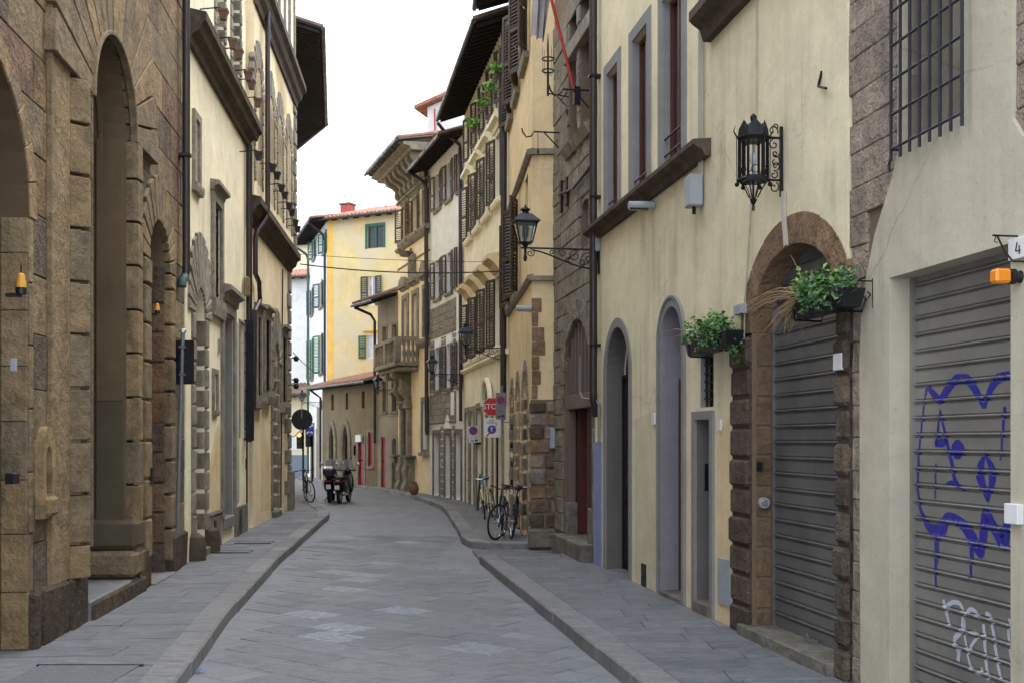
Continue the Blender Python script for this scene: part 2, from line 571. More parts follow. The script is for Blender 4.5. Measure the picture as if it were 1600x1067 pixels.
class Bld:
    def __init__(s, name, label, wall, cat='building'):
        s.w = wall
        s.e = wall.root(name, label, cat)
        s.holes = []
    def mb(s):
        return MB(s.w.side)
    def hole(s, poly, depth=None):
        s.holes.append((poly, depth))
    def wall(s, outer, mat, d=0, depth=.5, name='wall'):
        mb = sheet(s.mb(), outer, s.holes, d, depth)
        return mb.build(name, mat, s.e)
    def core(s, s0, s1, z1, d0=-1.1, d1=-4):
        """dark box added behind the front to block light"""
        return s.mb().box(s0, s1, d1, d0, 0, z1).build('light_block', 'black_void', s.e)
    def part(s, name, mat, mb, parent=None, **kw):
        return mb.build(name, mat, parent or s.e, **kw)
    def box(s, name, mat, s0, s1, d0, d1, z0, z1, parent=None, bevel=0, **kw):
        return s.mb().box(s0, s1, d0, d1, z0, z1).build(name, mat, parent or s.e, bevel=bevel, **kw)

def blocks(B, s0, s1, z0, z1, rh, ln, d0, d1, mat, tops=(), name='stone_block', joint=.012, bevel=.012, rows=None, jit=.012, limit=300, rects=(), clip=None, jitter=0):
    """coursed masonry, every stone an object; tops: arch_top functions that the stones stop short of; rects: openings; clip(s,z)->bool keeps"""
    z = z0
    cnt = 0
    while z < z1 - .05 and cnt < limit:
        h = rh * rnd.uniform(.88, 1.12)
        if z + h > z1 - rh * .4:
            h = z1 - z
        a = s0 - rnd.uniform(0, ln * .5)
        while a < s1:
            l = ln * rnd.uniform(.6, 1.4)
            a0, a1 = max(a, s0), min(a + l, s1)
            a += l
            if a1 - a0 < .06:
                continue
            segs = [(a0 + joint, a1 - joint)]
            for (r0, r1, q0, q1) in rects:
                if q0 < z + h * .5 < q1:
                    ns = []
                    for x0, x1 in segs:
                        if r1 <= x0 or r0 >= x1:
                            ns.append((x0, x1))
                        else:
                            if r0 - x0 > .05: ns.append((x0, r0))
                            if x1 - r1 > .05: ns.append((r1, x1))
                    segs = ns
            for x0, x1 in segs:
                N = max(2, int((x1 - x0) / .12) + 1) if tops else 1
                runs = []; cur = []
                for i in range(N + 1):
                    x = x0 + (x1 - x0) * i / N
                    zb = max([z + joint] + [t(x) for t in tops])
                    if clip and not clip(x, z + h / 2):
                        zb = 1e9
                    if zb < z + h - joint - .02:
                        cur.append((x, zb))
                    else:
                        if len(cur) > 1: runs.append(cur)
                        cur = []
                if len(cur) > 1:
                    runs.append(cur)
                for run in runs:
                    if run[-1][0] - run[0][0] < .05:
                        continue
                    zt = z + h - joint
                    if max(p[1] for p in run) - min(p[1] for p in run) < 1e-6:
                        run = [run[0], run[-1]]
                    poly = run + [(run[-1][0], zt), (run[0][0], zt)]
                    dd = d1 + rnd.uniform(-jit, jit)
                    B.part(name, mat if isinstance(mat, str) else rnd.choice(mat), B.mb().prism(poly, d0, dd), bevel=bevel, jitter=jitter)
                    cnt += 1
        z += h
    return cnt

def voussoirs(B, s0, s1, zs, rise, w, n, d0, d1, mat, name='voussoir', joint=.01, bevel=.01, parent=None, wk=None, jit=.006, proud=0):
    """the ring of wedge stones round an arched head; w: radial length (wk: at the crown)"""
    c = (s0 + s1) / 2
    hw = (s1 - s0) / 2
    for i in range(n):
        t0, t1 = math.pi * i / n, math.pi * (i + 1) / n
        ww = w + ((wk - w) * math.sin((t0 + t1) / 2) ** 2 if wk else 0)
        gp = joint / max(hw, .1)
        ts = [t0 + gp + (t1 - t0 - 2 * gp) * k / 3 for k in range(4)]
        inn = [(c + hw * math.cos(t), zs + rise * math.sin(t)) for t in ts]
        outr = [(c + (hw + ww) * math.cos(t), zs + (rise + ww) * math.sin(t)) for t in ts]
        B.part(name, mat, B.mb().prism(inn + outr[::-1], d0, d1 + rnd.uniform(-jit, jit) + (proud if i == n // 2 else 0)), parent, bevel=bevel)

def ringband(B, s0, s1, z0, zs, rise, w, d0, d1, name, mat, parent=None, n=16, bevel=0):
    """a plain band (architrave) round an arched or square opening, jambs included"""
    o = arch(s0 - w, s1 + w, z0, zs if rise else zs + w, (rise + w) if rise else 0, n)
    i = arch(s0, s1, z0, zs, rise, n)
    mb = B.mb()
    if rise:
        oo = o[1:] + [o[0]]
        ii = i[1:] + [i[0]]
    else:
        oo = [o[1], o[2], o[3], o[0]]
        ii = [i[1], i[2], i[3], i[0]]
    m = len(oo)
    vs = [(a, dd, z) for dd in (d0, d1) for l in (oo, ii) for a, z in l]
    fs = []
    for k in range(m - 1):
        fs += [(k, k + 1, m + k + 1, m + k), (2 * m + k, 2 * m + k + 1, 3 * m + k + 1, 3 * m + k),
               (k, k + 1, 2 * m + k + 1, 2 * m + k), (m + k, m + k + 1, 3 * m + k + 1, 3 * m + k)]
    for k in (0, m - 1):
        fs.append((k, m + k, 3 * m + k, 2 * m + k))
    mb.add(vs, fs)
    return B.part(name, mat, mb, parent, bevel=bevel)

def lining(B, s0, s1, z0, zs, rise, depth, mat, parent, name='reveal_lining', off=.003):
    """painted lining of an arched reveal"""
    p = arch(s0 + off, s1 - off, z0, zs, (rise - off) if rise else 0, 14)
    p = p[1:] + [p[0]]
    m = len(p)
    return B.part(name, mat, B.mb().add([(a, d, z) for d in (.0, -depth) for a, z in p], [(k, k + 1, m + k + 1, m + k) for k in range(m - 1)]), parent)

def leaf(mb, sh, dh, sgn, th, w, z0, z1, pitch=.07, t=.035):
    """a louvred shutter leaf hinged at (sh, dh), turned th degrees out of the wall plane"""
    c, sn = math.cos(R(th)) * sgn, math.sin(R(th))
    def bx(a0, a1, b0, b1, y0, y1, tilt=0):
        vs = []
        for z in (y0, y1):
            for b in (b0, b1):
                for a in (a0, a1):
                    bb = b
                    vs.append((sh + a * c - bb * sn * sgn, dh + a * sn + bb * abs(c) , z + (tilt if b == b1 else 0)))
        mb.add(vs, [(0, 1, 3, 2), (4, 6, 7, 5), (0, 4, 5, 1), (2, 3, 7, 6), (0, 2, 6, 4), (1, 5, 7, 3)])
    st = .055
    bx(0, st, 0, t, z0, z1)
    bx(w - st, w, 0, t, z0, z1)
    zm = z0 + (z1 - z0) * .45
    for a, b in ((z0, z0 + .09), (zm - .04, zm + .04), (z1 - .07, z1)):
        bx(st, w - st, .002, t - .002, a, b)
    z = z0 + .11
    while z < z1 - .1:
        if abs(z - zm) > .07:
            bx(st, w - st, .004, t - .004, z, z + .012, -.028)
        z += pitch
    return mb

def window(B, s0, s1, z0, z1, depth=.16, frame='wood_dark', pane='glass', sur=None, sill=None, shut=None, shmat='shutter', rise=0, lights=2, rows=2, lintel=None, transom=False, ang=(12, 12), pitch=.07, hole=True):
    """window opening: part 'window' (timber frame) with sub-parts pane, surround, sill, lintel, shutter"""
    zs = z1 - rise
    if hole:
        B.hole(arch(s0, s1, z0, zs, rise), depth + .02)
    f = .06
    mb = B.mb()
    dd0, dd1 = -depth - .02, -depth + .035
    mb.box(s0, s0 + f, dd0, dd1, z0, z1).box(s1 - f, s1, dd0, dd1, z0, z1)
    mb.box(s0 + f, s1 - f, dd0, dd1, z0, z0 + f).box(s0 + f, s1 - f, dd0, dd1, z1 - f - rise * .4, z1)
    for k in range(1, lights):
        x = s0 + (s1 - s0) * k / lights
        mb.box(x - .035, x + .035, dd0, dd1 + .01, z0 + f, z1 - f)
    for k in range(1, rows):
        z = z0 + (z1 - z0) * k / rows
        mb.box(s0 + f, s1 - f, dd0, dd1 - .012, z - .018, z + .018)
    o = B.part('window', frame, mb)
    B.box('pane', pane, s0 + .01, s1 - .01, dd0 - .03, dd0 + .02, z0 + .01, z1 - .01, o)
    if sur:
        w, d, mt = sur
        ringband(B, s0, s1, z0 - (0 if sill else .0), zs, rise, w, -.01, d, 'surround', mt, o, bevel=.008)
    if sill:
        w, d, h, mt = sill
        B.part('sill', mt, B.mb().profile([(-.02, z0 - h), (d * .8, z0 - h), (d, z0 - h * .45), (d, z0 - .004), (-.02, z0 - .004)], s0 - w, s1 + w), o)
    if lintel:
        w, d, h, up, mt = lintel
        zt = z1 + up
        B.part('lintel', mt, B.mb().profile([(-.02, zt), (d * .35, zt), (d * .5, zt + h * .4), (d, zt + h * .6), (d, zt + h), (-.02, zt + h * 1.15)], s0 - w, s1 + w), o)
    if shut:
        hw = (s1 - s0) / 2
        B.part('shutter', shmat, leaf(B.mb(), s0, .03, -1, ang[0], hw, z0 + .02, z1 - .02, pitch), o) if 'n' in shut else None
        B.part('shutter', shmat, leaf(B.mb(), s1, .03, 1, ang[1], hw, z0 + .02, z1 - .02, pitch), o) if 'f' in shut else None
        if 'c' in shut:
            B.part('shutter', shmat, leaf(B.mb(), s0, -.06, 1, 0, hw - .005, z0 + .02, z1 - .02, pitch), o)
            B.part('shutter', shmat, leaf(B.mb(), s1, -.06, -1, 0, hw - .005, z0 + .02, z1 - .02, pitch), o)
    return o

def door(B, s0, s1, z0, z1, depth=.25, mat='wood_dark', rise=0, leaves=2, panels=3, hole=True, fan=False, handle=True, zt=None):
    """door opening: part 'door' (frame) with sub-parts door_leaf, door_panel, handle, pane"""
    zs = z1 - rise
    if hole:
        B.hole(arch(s0, s1, z0 - .12, zs, rise), depth + .03)
    top = zt or (zs if fan else z1)
    f = .05
    da = -depth - .03
    mb = B.mb()
    if rise:
        mb.prism(arch(s0, s1, z0, zs, rise), da - .03, da)
    else:
        mb.box(s0, s1, da - .03, da, z0, z1)
    mb.box(s0, s0 + f, da, da + .06, z0, top).box(s1 - f, s1, da, da + .06, z0, top)
    mb.box(s0 + f, s1 - f, da, da + .07, top - f, top)
    o = B.part('door', mat, mb)
    W = (s1 - s0 - 2 * f) / leaves
    for k in range(leaves):
        a = s0 + f + W * k + .006
        b = a + W - .012
        l = B.box('door_leaf', mat, a, b, da + .002, da + .035, z0 + .02, top - f - .006, o)
        H = (top - f - z0 - .1) / panels
        m2 = B.mb()
        for j in range(panels):
            m2.box(a + .09, b - .09, da + .034, da + .055, z0 + .12 + H * j, z0 + .02 + H * (j + 1))
        m2.build('door_panel', mat, o, bevel=.015)
    if handle:
        B.part('handle', 'iron', B.mb().ball(((s0 + s1) / 2 + .07, da + .085, z0 + 1.05), .035, 6), o)
    return o
# ---------------------------------------------------------------- wall lines of the street
def XL(y): return -4.23 - .095 * (y - 9.25)          # left palazzo face
def XR(y): return 4.016 - .162 * y                   # right-hand face
WL1 = Wall((XL(4.0), 4.0), (XL(17.0), 17.0), -1)
WL2 = Wall((XL(17.0) + .01, 17.0), (-5.50, 23.2), -1)
WL3 = Wall((-5.50, 23.2), (-6.06, 30.5), -1)
WR = Wall((XR(4.0), 4.0), (XR(20.2), 20.2), 1)
P4 = (.365, 20.25)
WR4s = Wall((XR(20.2) + .3, 20.25), P4, 1)
WR4 = Wall(P4, (-.075, 26.2), 1)
WR5 = Wall((-.075, 26.2), (-1.47, 34.3), 1)
WR6 = Wall((-1.47, 34.3), (-2.83, 38.75), 1)
WR7 = Wall((-2.83, 38.75), (-4.41, 43.4), 1)
WR8 = Wall((-4.41, 43.4), (-5.42, 45.2), 1)
WR9 = Wall((-5.42, 45.2), (-8.62, 50.9), 1)
P10 = (-8.56, 52.0)
WR10f = Wall((-3.2, 49.3), P10, 1)
WR10s = Wall(P10, (-10.5, 58.2), 1)

# ---------------------------------------------------------------- ground
def m_paving(name, c1, c2, joint, bw, bh, rot, rough=.55, jw=.012, bump=.4, slabvar=.35):
    t = NT(name)
    br = t.n('ShaderNodeTexBrick')
    br.inputs['Scale'].default_value = 1
    br.inputs['Brick Width'].default_value = bw
    br.inputs['Row Height'].default_value = bh
    br.inputs['Mortar Size'].default_value = jw
    br.inputs['Mortar Smooth'].default_value = .3
    br.inputs['Color1'].default_value = c1
    br.inputs['Color2'].default_value = c2
    br.inputs['Mortar'].default_value = joint
    t.link(t.pos((1, 1, 0), (0, 0, rot)), br.inputs['Vector'])
    c = br.outputs['Color']
    big = t.ramp(t.noise(freq=.5, detail=5), .3, .7)
    c = t.mix(t.mul(big, .35), c, scale_c(c1, .7))
    sp = t.ramp(t.noise(freq=40, detail=4, rough=.7), .5, .72)
    c = t.mix(t.mul(sp, .5), c, scale_c(c1, .5))
    sp2 = t.ramp(t.noise(freq=55, detail=2), .62, .72)
    c = t.mix(t.mul(sp2, .25), c, scale_c(c2, 1.7))
    rg = t.n('ShaderNodeMapRange')
    rg.inputs['To Min'].default_value = rough - .12
    rg.inputs['To Max'].default_value = rough + .2
    t.link(t.noise(freq=2.5, detail=2), rg.inputs['Value'])
    nb = t.bump(br.outputs['Fac'], .25, .01)
    nb.node.invert = True
    nb = t.bump(t.noise(scale=(1, 2.2, 1), freq=22, detail=4, rough=.7), bump, .02, nb)
    return t.out(c, rg.outputs[0], nb, spec=.35)

def m_slab(name, c1, c2, rough=.6, bump=.4, var=.5, fade=None):
    t = NT(name)
    c = t.mix(t.ramp(t.noise(scale=(2.2, 6, 1), freq=2, detail=5, rough=.7), .35, .65), scale_c(c1, .82), scale_c(c2, 1.08))
    rr = t.objrand()
    c = t.mix(t.mul(rr, var), c, scale_c(c1, .66))
    wn = t.n('ShaderNodeTexWhiteNoise', noise_dimensions='1D')
    t.link(rr, wn.inputs['W'])
    c = t.mix(t.mul(t.ramp(wn.outputs['Value'], .35, 1), var * .6), c, scale_c(c2, 1.4))
    c = t.mix(t.mul(t.ramp(t.noise(scale=(1, 2, 1), freq=26, detail=6, rough=.75), .46, .66), .55), c, scale_c(c1, .5))
    c = t.mix(t.mul(t.ramp(t.noise(scale=(1, 2, 1), freq=34, detail=4), .58, .7), .35), c, scale_c(c2, 1.8))
    c = t.mix(t.mul(t.ramp(t.noise(freq=.6, detail=6), .5, .75), .4), c, scale_c(c1, .55))
    if fade:
        c = t.mix(t.ramp(t.noise(scale=(1, 1.6, 1), freq=9, detail=6, rough=.8), .42, .60), fade, c)
    nb = t.bump(t.noise(scale=(1, 2.2, 1), freq=20, detail=4, rough=.75), bump, .025)
    rg = t.n('ShaderNodeMapRange')
    rg.inputs['To Min'].default_value = rough - .15
    rg.inputs['To Max'].default_value = rough + .2
    t.link(rr, rg.inputs['Value'])
    return t.out(c, rg.outputs[0], nb, spec=.35)

M['road'] = m_paving('road_stone', srgb(124, 125, 128), srgb(136, 136, 138), srgb(100, 100, 100), .62, .42, R(38), .46)
M['road_slab'] = m_slab('road_slab_stone', srgb(126, 127, 130), srgb(138, 138, 139), .46, .9, .2)
M['road_slab_pale'] = m_slab('pale_speckled_slab', srgb(196, 200, 206), srgb(170, 173, 180), .34, 1.0, .3, srgb(122, 125, 132))  # paler speckled slabs, broken up into the road tone
M['pave'] = m_paving('pavement_stone', srgb(106, 104, 102), srgb(124, 121, 118), srgb(78, 76, 73), .8, .36, 0, .6)
M['pave_slab'] = m_slab('pavement_slab_stone', srgb(108, 109, 112), srgb(124, 124, 126), .58, .6, .3)
M['kerb'] = m_slab('kerb_granite', srgb(122, 121, 119), srgb(136, 134, 131), .6, .45, .3)
M['kerb_side'] = m_slab('kerb_granite_dark', srgb(92, 88, 84), srgb(76, 73, 70), .8, .6, .3)

road = link('road', MB().add([(-70, -10, 0), (70, -10, 0), (70, 140, 0), (-70, 140, 0)], [(0, 1, 2, 3)]).mesh('road'), 'road')
road['kind'] = 'structure'

def interp(tab, y):
    for (y0, x0), (y1, x1) in zip(tab, tab[1:]):
        if y <= y1:
            return x0 + (x1 - x0) * (y - y0) / (y1 - y0)
    return tab[-1][1]
KL = [(3.5, -1.92), (6.5, -2.30), (9.4, -2.70), (12.4, -3.13), (18.2, -3.76), (24, -4.26), (28.4, -4.64)]
KR = [(3.5, 1.83), (9.4, .887), (18.25, -.54)]
def wallL(y):
    return XL(y) if y < 17 else (-4.966 + (-5.50 + 4.966) * (y - 17) / 6.2 if y < 23.2 else -5.50 - .0767 * (y - 23.2))
LK = [(x, y) for y, x in KL] + [(-4.82, 29.6), (-5.05, 30.6), (-5.42, 31.9), (-5.9, 34.0), (-6.75, 38.5), (-8.1, 44.5), (-9.6, 50), (-12.5, 57)]
RK = [(.78, 20.45), (.2, 20.4), (-.45, 20.5), (-.80, 20.85), (-.98, 21.8), (-1.18, 24.3), (-1.46, 27), (-1.74, 29.9), (-2.08, 32.7), (-2.98, 36.8), (-4.2, 41.4), (-5.3, 44.6), (-6.6, 47.3), (-9.0, 52.2), (-10.9, 57.2)]
# pavements
def struct(name, mb, mat):
    o = link(name, mb.mesh(name), mat)
    o['kind'] = 'structure'
    return o
lp = [(-9, 3.5)] + LK + [(-16, 57), (-16, 3.5)]
pav_l = struct('pavement', MB().plan([(x - .15, y) if 0 < i < len(LK) + 1 else (x, y) for i, (x, y) in enumerate(lp)], -.05, G - .018), 'pave')
pav_r = struct('pavement', MB().plan([(1.98, 3.5), (1.04, 9.4), (-.39, 18.25), (XR(18.25) + .3, 18.25), (XR(3.5) + .3, 3.5)], -.05, G - .018), 'pave')
rp = [(x + .12, y + (.12 if i < 4 else 0)) for i, (x, y) in enumerate(RK)]
pav_f = struct('pavement', MB().plan(rp + [(-9, 60), (3, 60), (3, 20.57)], -.05, G - .004), 'pave')
apron = struct('dropped_crossing', MB().plan([(-.50, 18.28), (-.72, 20.2), (.2, 20.33), (XR(20.3) + .2, 20.33), (XR(18.28) + .2, 18.28)], -.05, .035), 'pave')

def kerb_run(pts, sgn, parent, width=.30, length=.95, zt=G + .004):
    """kerb stones along a line; sgn: which side the pavement is on"""
    ln = []
    P = [Vector(p) for p in pts]
    seg = [(a, b, (b - a).length) for a, b in zip(P, P[1:])]
    tot = sum(s[2] for s in seg)
    def at(t):
        for a, b, l in seg:
            if t <= l:
                return a + (b - a) * (t / l)
            t -= l
        return P[-1]
    t = 0
    while t < tot - .05:
        l = length * rnd.uniform(.75, 1.25)
        t1 = min(tot, t + l)
        if tot - t1 < .3:
            t1 = tot
        a, b = at(t), at(t1)
        m = at((t + t1) / 2)
        u = (b - a).normalized()
        nrm = Vector((-u.y, u.x)) * sgn
        g = u * .006
        dz = rnd.uniform(-.004, .004)
        j = nrm * rnd.uniform(-.008, .008)
        q = [a + g + j, m + j, b - g + j, b - g + nrm * width, m + nrm * width, a + g + nrm * width]
        mb = MB().plan([(v.x, v.y) for v in q], -.03, zt + dz)
        o = mb.build('kerb_stone', 'kerb', parent, bevel=.018)
        t = t1
kerb_run(LK, 1, pav_l)
kerb_run([(x, y) for y, x in KR], -1, pav_r)
kerb_run(RK, -1, pav_f)

def slab_rows(y0, y1, row, fa, fb, parent, ln, skew=0, mat='pave_slab', pz=G):
    y = y0
    while y < y1:
        h = row * rnd.uniform(.9, 1.1)
        a, b = fa(y + h / 2), fb(y + h / 2)
        x = a
        first = True
        while x < b - .02:
            w = ln * rnd.uniform(.55, 1.35)
            x1 = x + w
            if b - x1 < ln * .35:
                x1 = b
            g = .006
            def sk(xx): return (xx - a) * skew
            ea0, ea1 = (fa(y) , fa(y + h)) if first else (x, x)
            eb0, eb1 = (fb(y), fb(y + h)) if x1 >= b else (x1, x1)
            dz = rnd.uniform(-.004, .003)
            q = [(ea0 + g, y + g + sk(ea0)), (eb0 - g, y + g + sk(eb0)), (eb1 - g, y + h - g + sk(eb1)), (ea1 + g, y + h - g + sk(ea1))]
            MB().plan(q, pz - .05, pz + dz - .004).build('paving_slab', mat, parent, bevel=.006)
            x = x1
            first = False
        y += h
kl = lambda y: interp(KL, y)
kr = lambda y: interp(KR, y)
slab_rows(5.5, 29.6, .42, lambda y: wallL(y) - .25, lambda y: kl(y) - .305, pav_l, .95, skew=.10)
slab_rows(5.2, 18.15, .40, lambda y: kr(y) + .305, lambda y: XR(y) + .25, pav_r, .8, skew=.08)

# carriageway slabs, laid on the diagonal, the nearest ones as stones of their own
sm = {}
for nm, mt in (('a', 'road_slab'), ('p', 'road_slab_pale')):
    me = MB().box(-.3145, .3145, -.2145, .2145, -.04, .006).mesh('road_slab', bevel=.004)
    me.materials.append(M[mt])
    sm[nm] = me
ca, sa = math.cos(R(-38)), math.sin(R(-38))
cnt = 0
pale = [(515, 923), (490, 958), (562, 976), (648, 958), (490, 996), (560, 897), (530, 905), (500, 893), (740, 1012), (560, 855), (590, 880), (690, 890), (640, 845), (530, 838), (600, 830)]
palep = [ground(*p) for p in pale]
cells = []
for i in range(-70, 70):
    for j in range(-20, 90):
        lx, ly = i * .635 + (.3175 if j % 2 else 0), j * .435
        x, y = lx * ca - ly * sa, lx * sa + ly * ca
        y += 5
        if not (6.5 < y < 23.5):
            continue
        if x - .36 < kl(y) or x + .36 > (kr(y) if y < 18 else -.95):
            continue
        cells.append((y, x))
cells.sort()
cells = cells[:300]
taken = set()
for p in palep:
    k = min(range(len(cells)), key=lambda q: (cells[q][1] - p.x) ** 2 + (cells[q][0] - p.y) ** 2)
    if (cells[k][1] - p.x) ** 2 + (cells[k][0] - p.y) ** 2 < .3:
        taken.add(k)
for k, (y, x) in enumerate(cells):
    o = link('paving_slab', sm['p' if k in taken else 'a'], None, road, (x, y, rnd.uniform(-.0015, .0025)), R(-38))
    o.rotation_euler = (R(rnd.uniform(-.25, .25)), R(rnd.uniform(-.25, .25)), R(-38))
# iron covers let into the left pavement
def cover(x0, x1, y0, y1, label):
    e = empty('access_cover', ((x0 + x1) / 2, y0, G), 0, label, 'manhole cover')
    w = (x1 - x0) / 2
    MB().box(-w, w, 0, y1 - y0, -.01, .008).build('plate', 'cover', e, bevel=.004)
    MB().box(-w - .03, w + .03, -.03, -.002, -.01, .011).build('rim', 'iron_grey', e)
    MB().box(-w - .03, w + .03, y1 - y0 + .002, y1 - y0 + .03, -.01, .011).build('rim', 'iron_grey', e)
M['cover'] = m_plain('worn_steel_plate', srgb(112, 112, 116), .6, .3, freq=20, bump=.3)
cover(-3.9, -3.08, 8.3, 9.25, 'large flat grey steel cover in the pavement at the bottom left')
cover(-5.0, -4.4, 18.6, 18.9, 'narrow dark cover in the pavement, nearer of the two before the cream house')
cover(-5.0, -4.4, 20.3, 20.6, 'narrow dark cover in the pavement, farther of the two before the cream house')
e = empty('crumpled_wrapper', ground(312, 1051), .4, 'small crumpled blue and white wrapper in the left gutter', 'litter')
MB().add([(-.05, 0, .006), (0, -.03, .03), (.06, .0, .01), (.02, .035, .035), (-.03, .03, .012)], [(0, 1, 3), (1, 2, 3), (0, 3, 4)]).build('wrapper', m_plain('blue_foil', srgb(70, 100, 190), .3), e)
# ================================================================ left side of the street
def jamb_stack(B, s0, s1, z0, z1, h, d0, d1, mat, name='jamb_stone', joint=.014, bevel=.014, jit=.006, alt=0, first=None):
    """one stone on another up a jamb; alt: every other stone longer by alt"""
    z = z0
    k = 0
    while z < z1 - .05:
        hh = h * rnd.uniform(.96, 1.04)
        if z1 - z - hh < h * .45:
            hh = z1 - z
        a0, a1 = s0, s1
        if k % 2 and alt:
            a0, a1 = (s0 - alt, s1) if alt > 0 else (s0, s1 - alt)
        B.part(name, mat, B.mb().box(a0, a1, d0, d1 + rnd.uniform(-jit, jit), z + joint, z + hh - joint), bevel=bevel)
        z += hh
        k += 1

# ---------------------------------------------------------------- brown stone palazzo
w = WL1
B = Bld('stone_palazzo', 'brown ashlar stone palazzo with tall arched portals filling the left edge', w)
sy = lambda Y: (Y - w.p0.y) / w.u.y
A0, A1, AZ = sy(7.45), sy(9.98), 3.98
B0, B1, BZ = sy(11.68), sy(13.46), 5.6
C0, C1, CZ = sy(14.50), sy(15.72), 4.34
AR, BR, CR = (A1 - A0) / 2, (B1 - B0) / 2, (C1 - C0) / 2
B.hole(arch(A0, A1, G - .02, AZ), .62)
B.hole(arch(B0, B1, G - .02, BZ), 1.5)
B.hole(arch(C0, C1, G - .02, CZ), .32)
B.wall([(0, 0), (w.L, 0), (w.L, 12.5), (0, 12.5)], 'joint_brown', d=-.035, depth=1.6)
tops = [arch_top(A0 - .02, A1 + .02, AZ, AR + .02), arch_top(B0 - .1, B1 + .1, BZ, BR + .1), arch_top(C0 - .05, C1 + .05, CZ, CR + .05)]
pil0, pil1 = w.S(82, .05), w.S(142, .18)
n = blocks(B, sy(6.2), w.L - .02, .62, 9.1, .50, .92, -.06, 0, ['l1_stone', 'l1_stone', 'l1_smooth'], tops, bevel=.007, jit=.006, joint=.004,
           rects=[(pil0 + .05, B1 + .33, 0, BZ), (C0 - .3, C1 + .32, 0, CZ)], jitter=.006)
# plinth of battered stones
blocks(B, sy(6.2), w.L - .02, .06, .66, .6, 1.0, -.06, .07, 'l1_base', [], rects=[(A0, A1, 0, 1), (B0 - .12, B1 + .15, 0, 1), (C0 - .05, C1 + .05, 0, 1)], bevel=.035, jit=.02, name='plinth_stone', jitter=.03)
# near portal (only its far jamb is in view)
jamb_stack(B, A1 - .012, A1 + .10, .62, AZ, .56, -.2, .006, 'l1_smooth', bevel=.008, joint=.006)
voussoirs(B, A0 - .0, A1 + .0, AZ, AR, .2, 13, -.2, .012, 'l1_smooth', bevel=.008, joint=.005)
jamb_stack(B, A1 - .03, A1 - .008, G, AZ, .5, -.24, -.01, 'l1_smooth', name='reveal_stone', bevel=.006, joint=.004)
B.part('reveal_panel', 'l1_dark', B.mb().box(A1 - .05, A1 - .008, -.62, -.25, G, AZ), bevel=.006)
lining(B, A0, A1, G, AZ, AR, .6, 'l1_dark', None, off=.006)
door(B, A0 + .1, A1 - .1, G, AZ + .4, .5, 'wood_dark', hole=False, leaves=2)
# portal with rusticated pilaster
B.part('pilaster', 'l1_smooth', B.mb().box(pil0, w.S(110, .05), -.05, .05, .64, 9.0), bevel=.01)
zj = [.62, .97, 1.47, 1.99, 2.52, 3.05, 3.57, 4.1, 4.63, 5.14, 5.6]
q0, q1 = w.S(112, .06), w.S(141, .18)
for a, b in zip(zj, zj[1:]):
    q = [(q0, -.05), (q1 + .03, -.05), (q1 + .03, .10), (q1 - .02, .19), (q0 + .14, .19), (q0, .045)]
    B.part('rusticated_stone', 'l1_smooth', B.mb().plan(q, a + .018, b - .018), bevel=.008, jitter=.012)
B.part('edge_moulding', 'l1_smooth', B.mb().tube([(B0 - .01, .06, .9)] + [(B0 - .01, .06, BZ)], .035, 8), smooth=True)
for a, b in zip(zj, zj[1:]):
    B.part('rusticated_stone', 'l1_smooth', B.mb().plan([(B1, -.05), (B1 + .34, -.05), (B1 + .34, .05), (B1 + .28, .13), (B1 + .03, .13), (B1, .08)], a + .014, b - .014), bevel=.008, jitter=.01)
voussoirs(B, B0 - .04, B1 + .04, BZ, BR + .04, 1.25, 15, -.05, .10, 'l1_smooth', joint=.010, bevel=.008, wk=1.7)
ringband(B, B0, B1, BZ - .02, BZ, BR, .05, .04, .13, 'arch_moulding', 'l1_smooth', n=24, bevel=.012)
lining(B, B0, B1, .36, BZ, BR, 1.48, 'l1_reveal', None, off=.02)
B.part('reveal_panel', 'l1_olive', B.mb().box(B1 - .038, B1 - .004, -1.48, -.05, 1.05, 2.468))
B.part('reveal_pilaster', 'l1_reveal', B.mb().box(B1 - .072, B1 - .021, -.34, -.03, 2.472, BZ), bevel=.006)
B.part('reveal_moulding', 'l1_reveal', B.mb().tube([(B1 - .03, -.3, 2.49), (B1 - .03, -.3, BZ)] + [((B0 + B1) / 2 + (BR - .03) * math.cos(q * math.pi / 20), -.3, BZ + (BR - .03) * math.sin(q * math.pi / 20)) for q in range(1, 20)], .03, 6), smooth=True)
B.part('reveal_pilaster', 'l1_olive', B.mb().box(B1 - .075, B1 - .04, -.34, -.03, 1.0, 2.468), bevel=.006)
B.part('jamb_base', 'l1_olive', B.mb().box(B1 - .15, B1 + .36, -.7, .15, .70, 1.06), bevel=.05, jitter=.015)
B.part('jamb_base', 'l1_smooth', B.mb().box(B1 - .18, B1 + .36, -.66, .14, .37, .69), bevel=.05, jitter=.02)
door(B, B0, B1, .38, BZ + .3, 1.4, 'wood_dark', hole=False)
B.part('doorstep', 'pave_slab', B.mb().box(B0 - .14, B1 + .16, -1.5, .10, .05, .355), bevel=.02, jitter=.015)
B.part('doorstep_face', 'l1_base', B.mb().box(B0 - .1, B1 + .5, .06, .135, .05, .335), bevel=.03, jitter=.03)
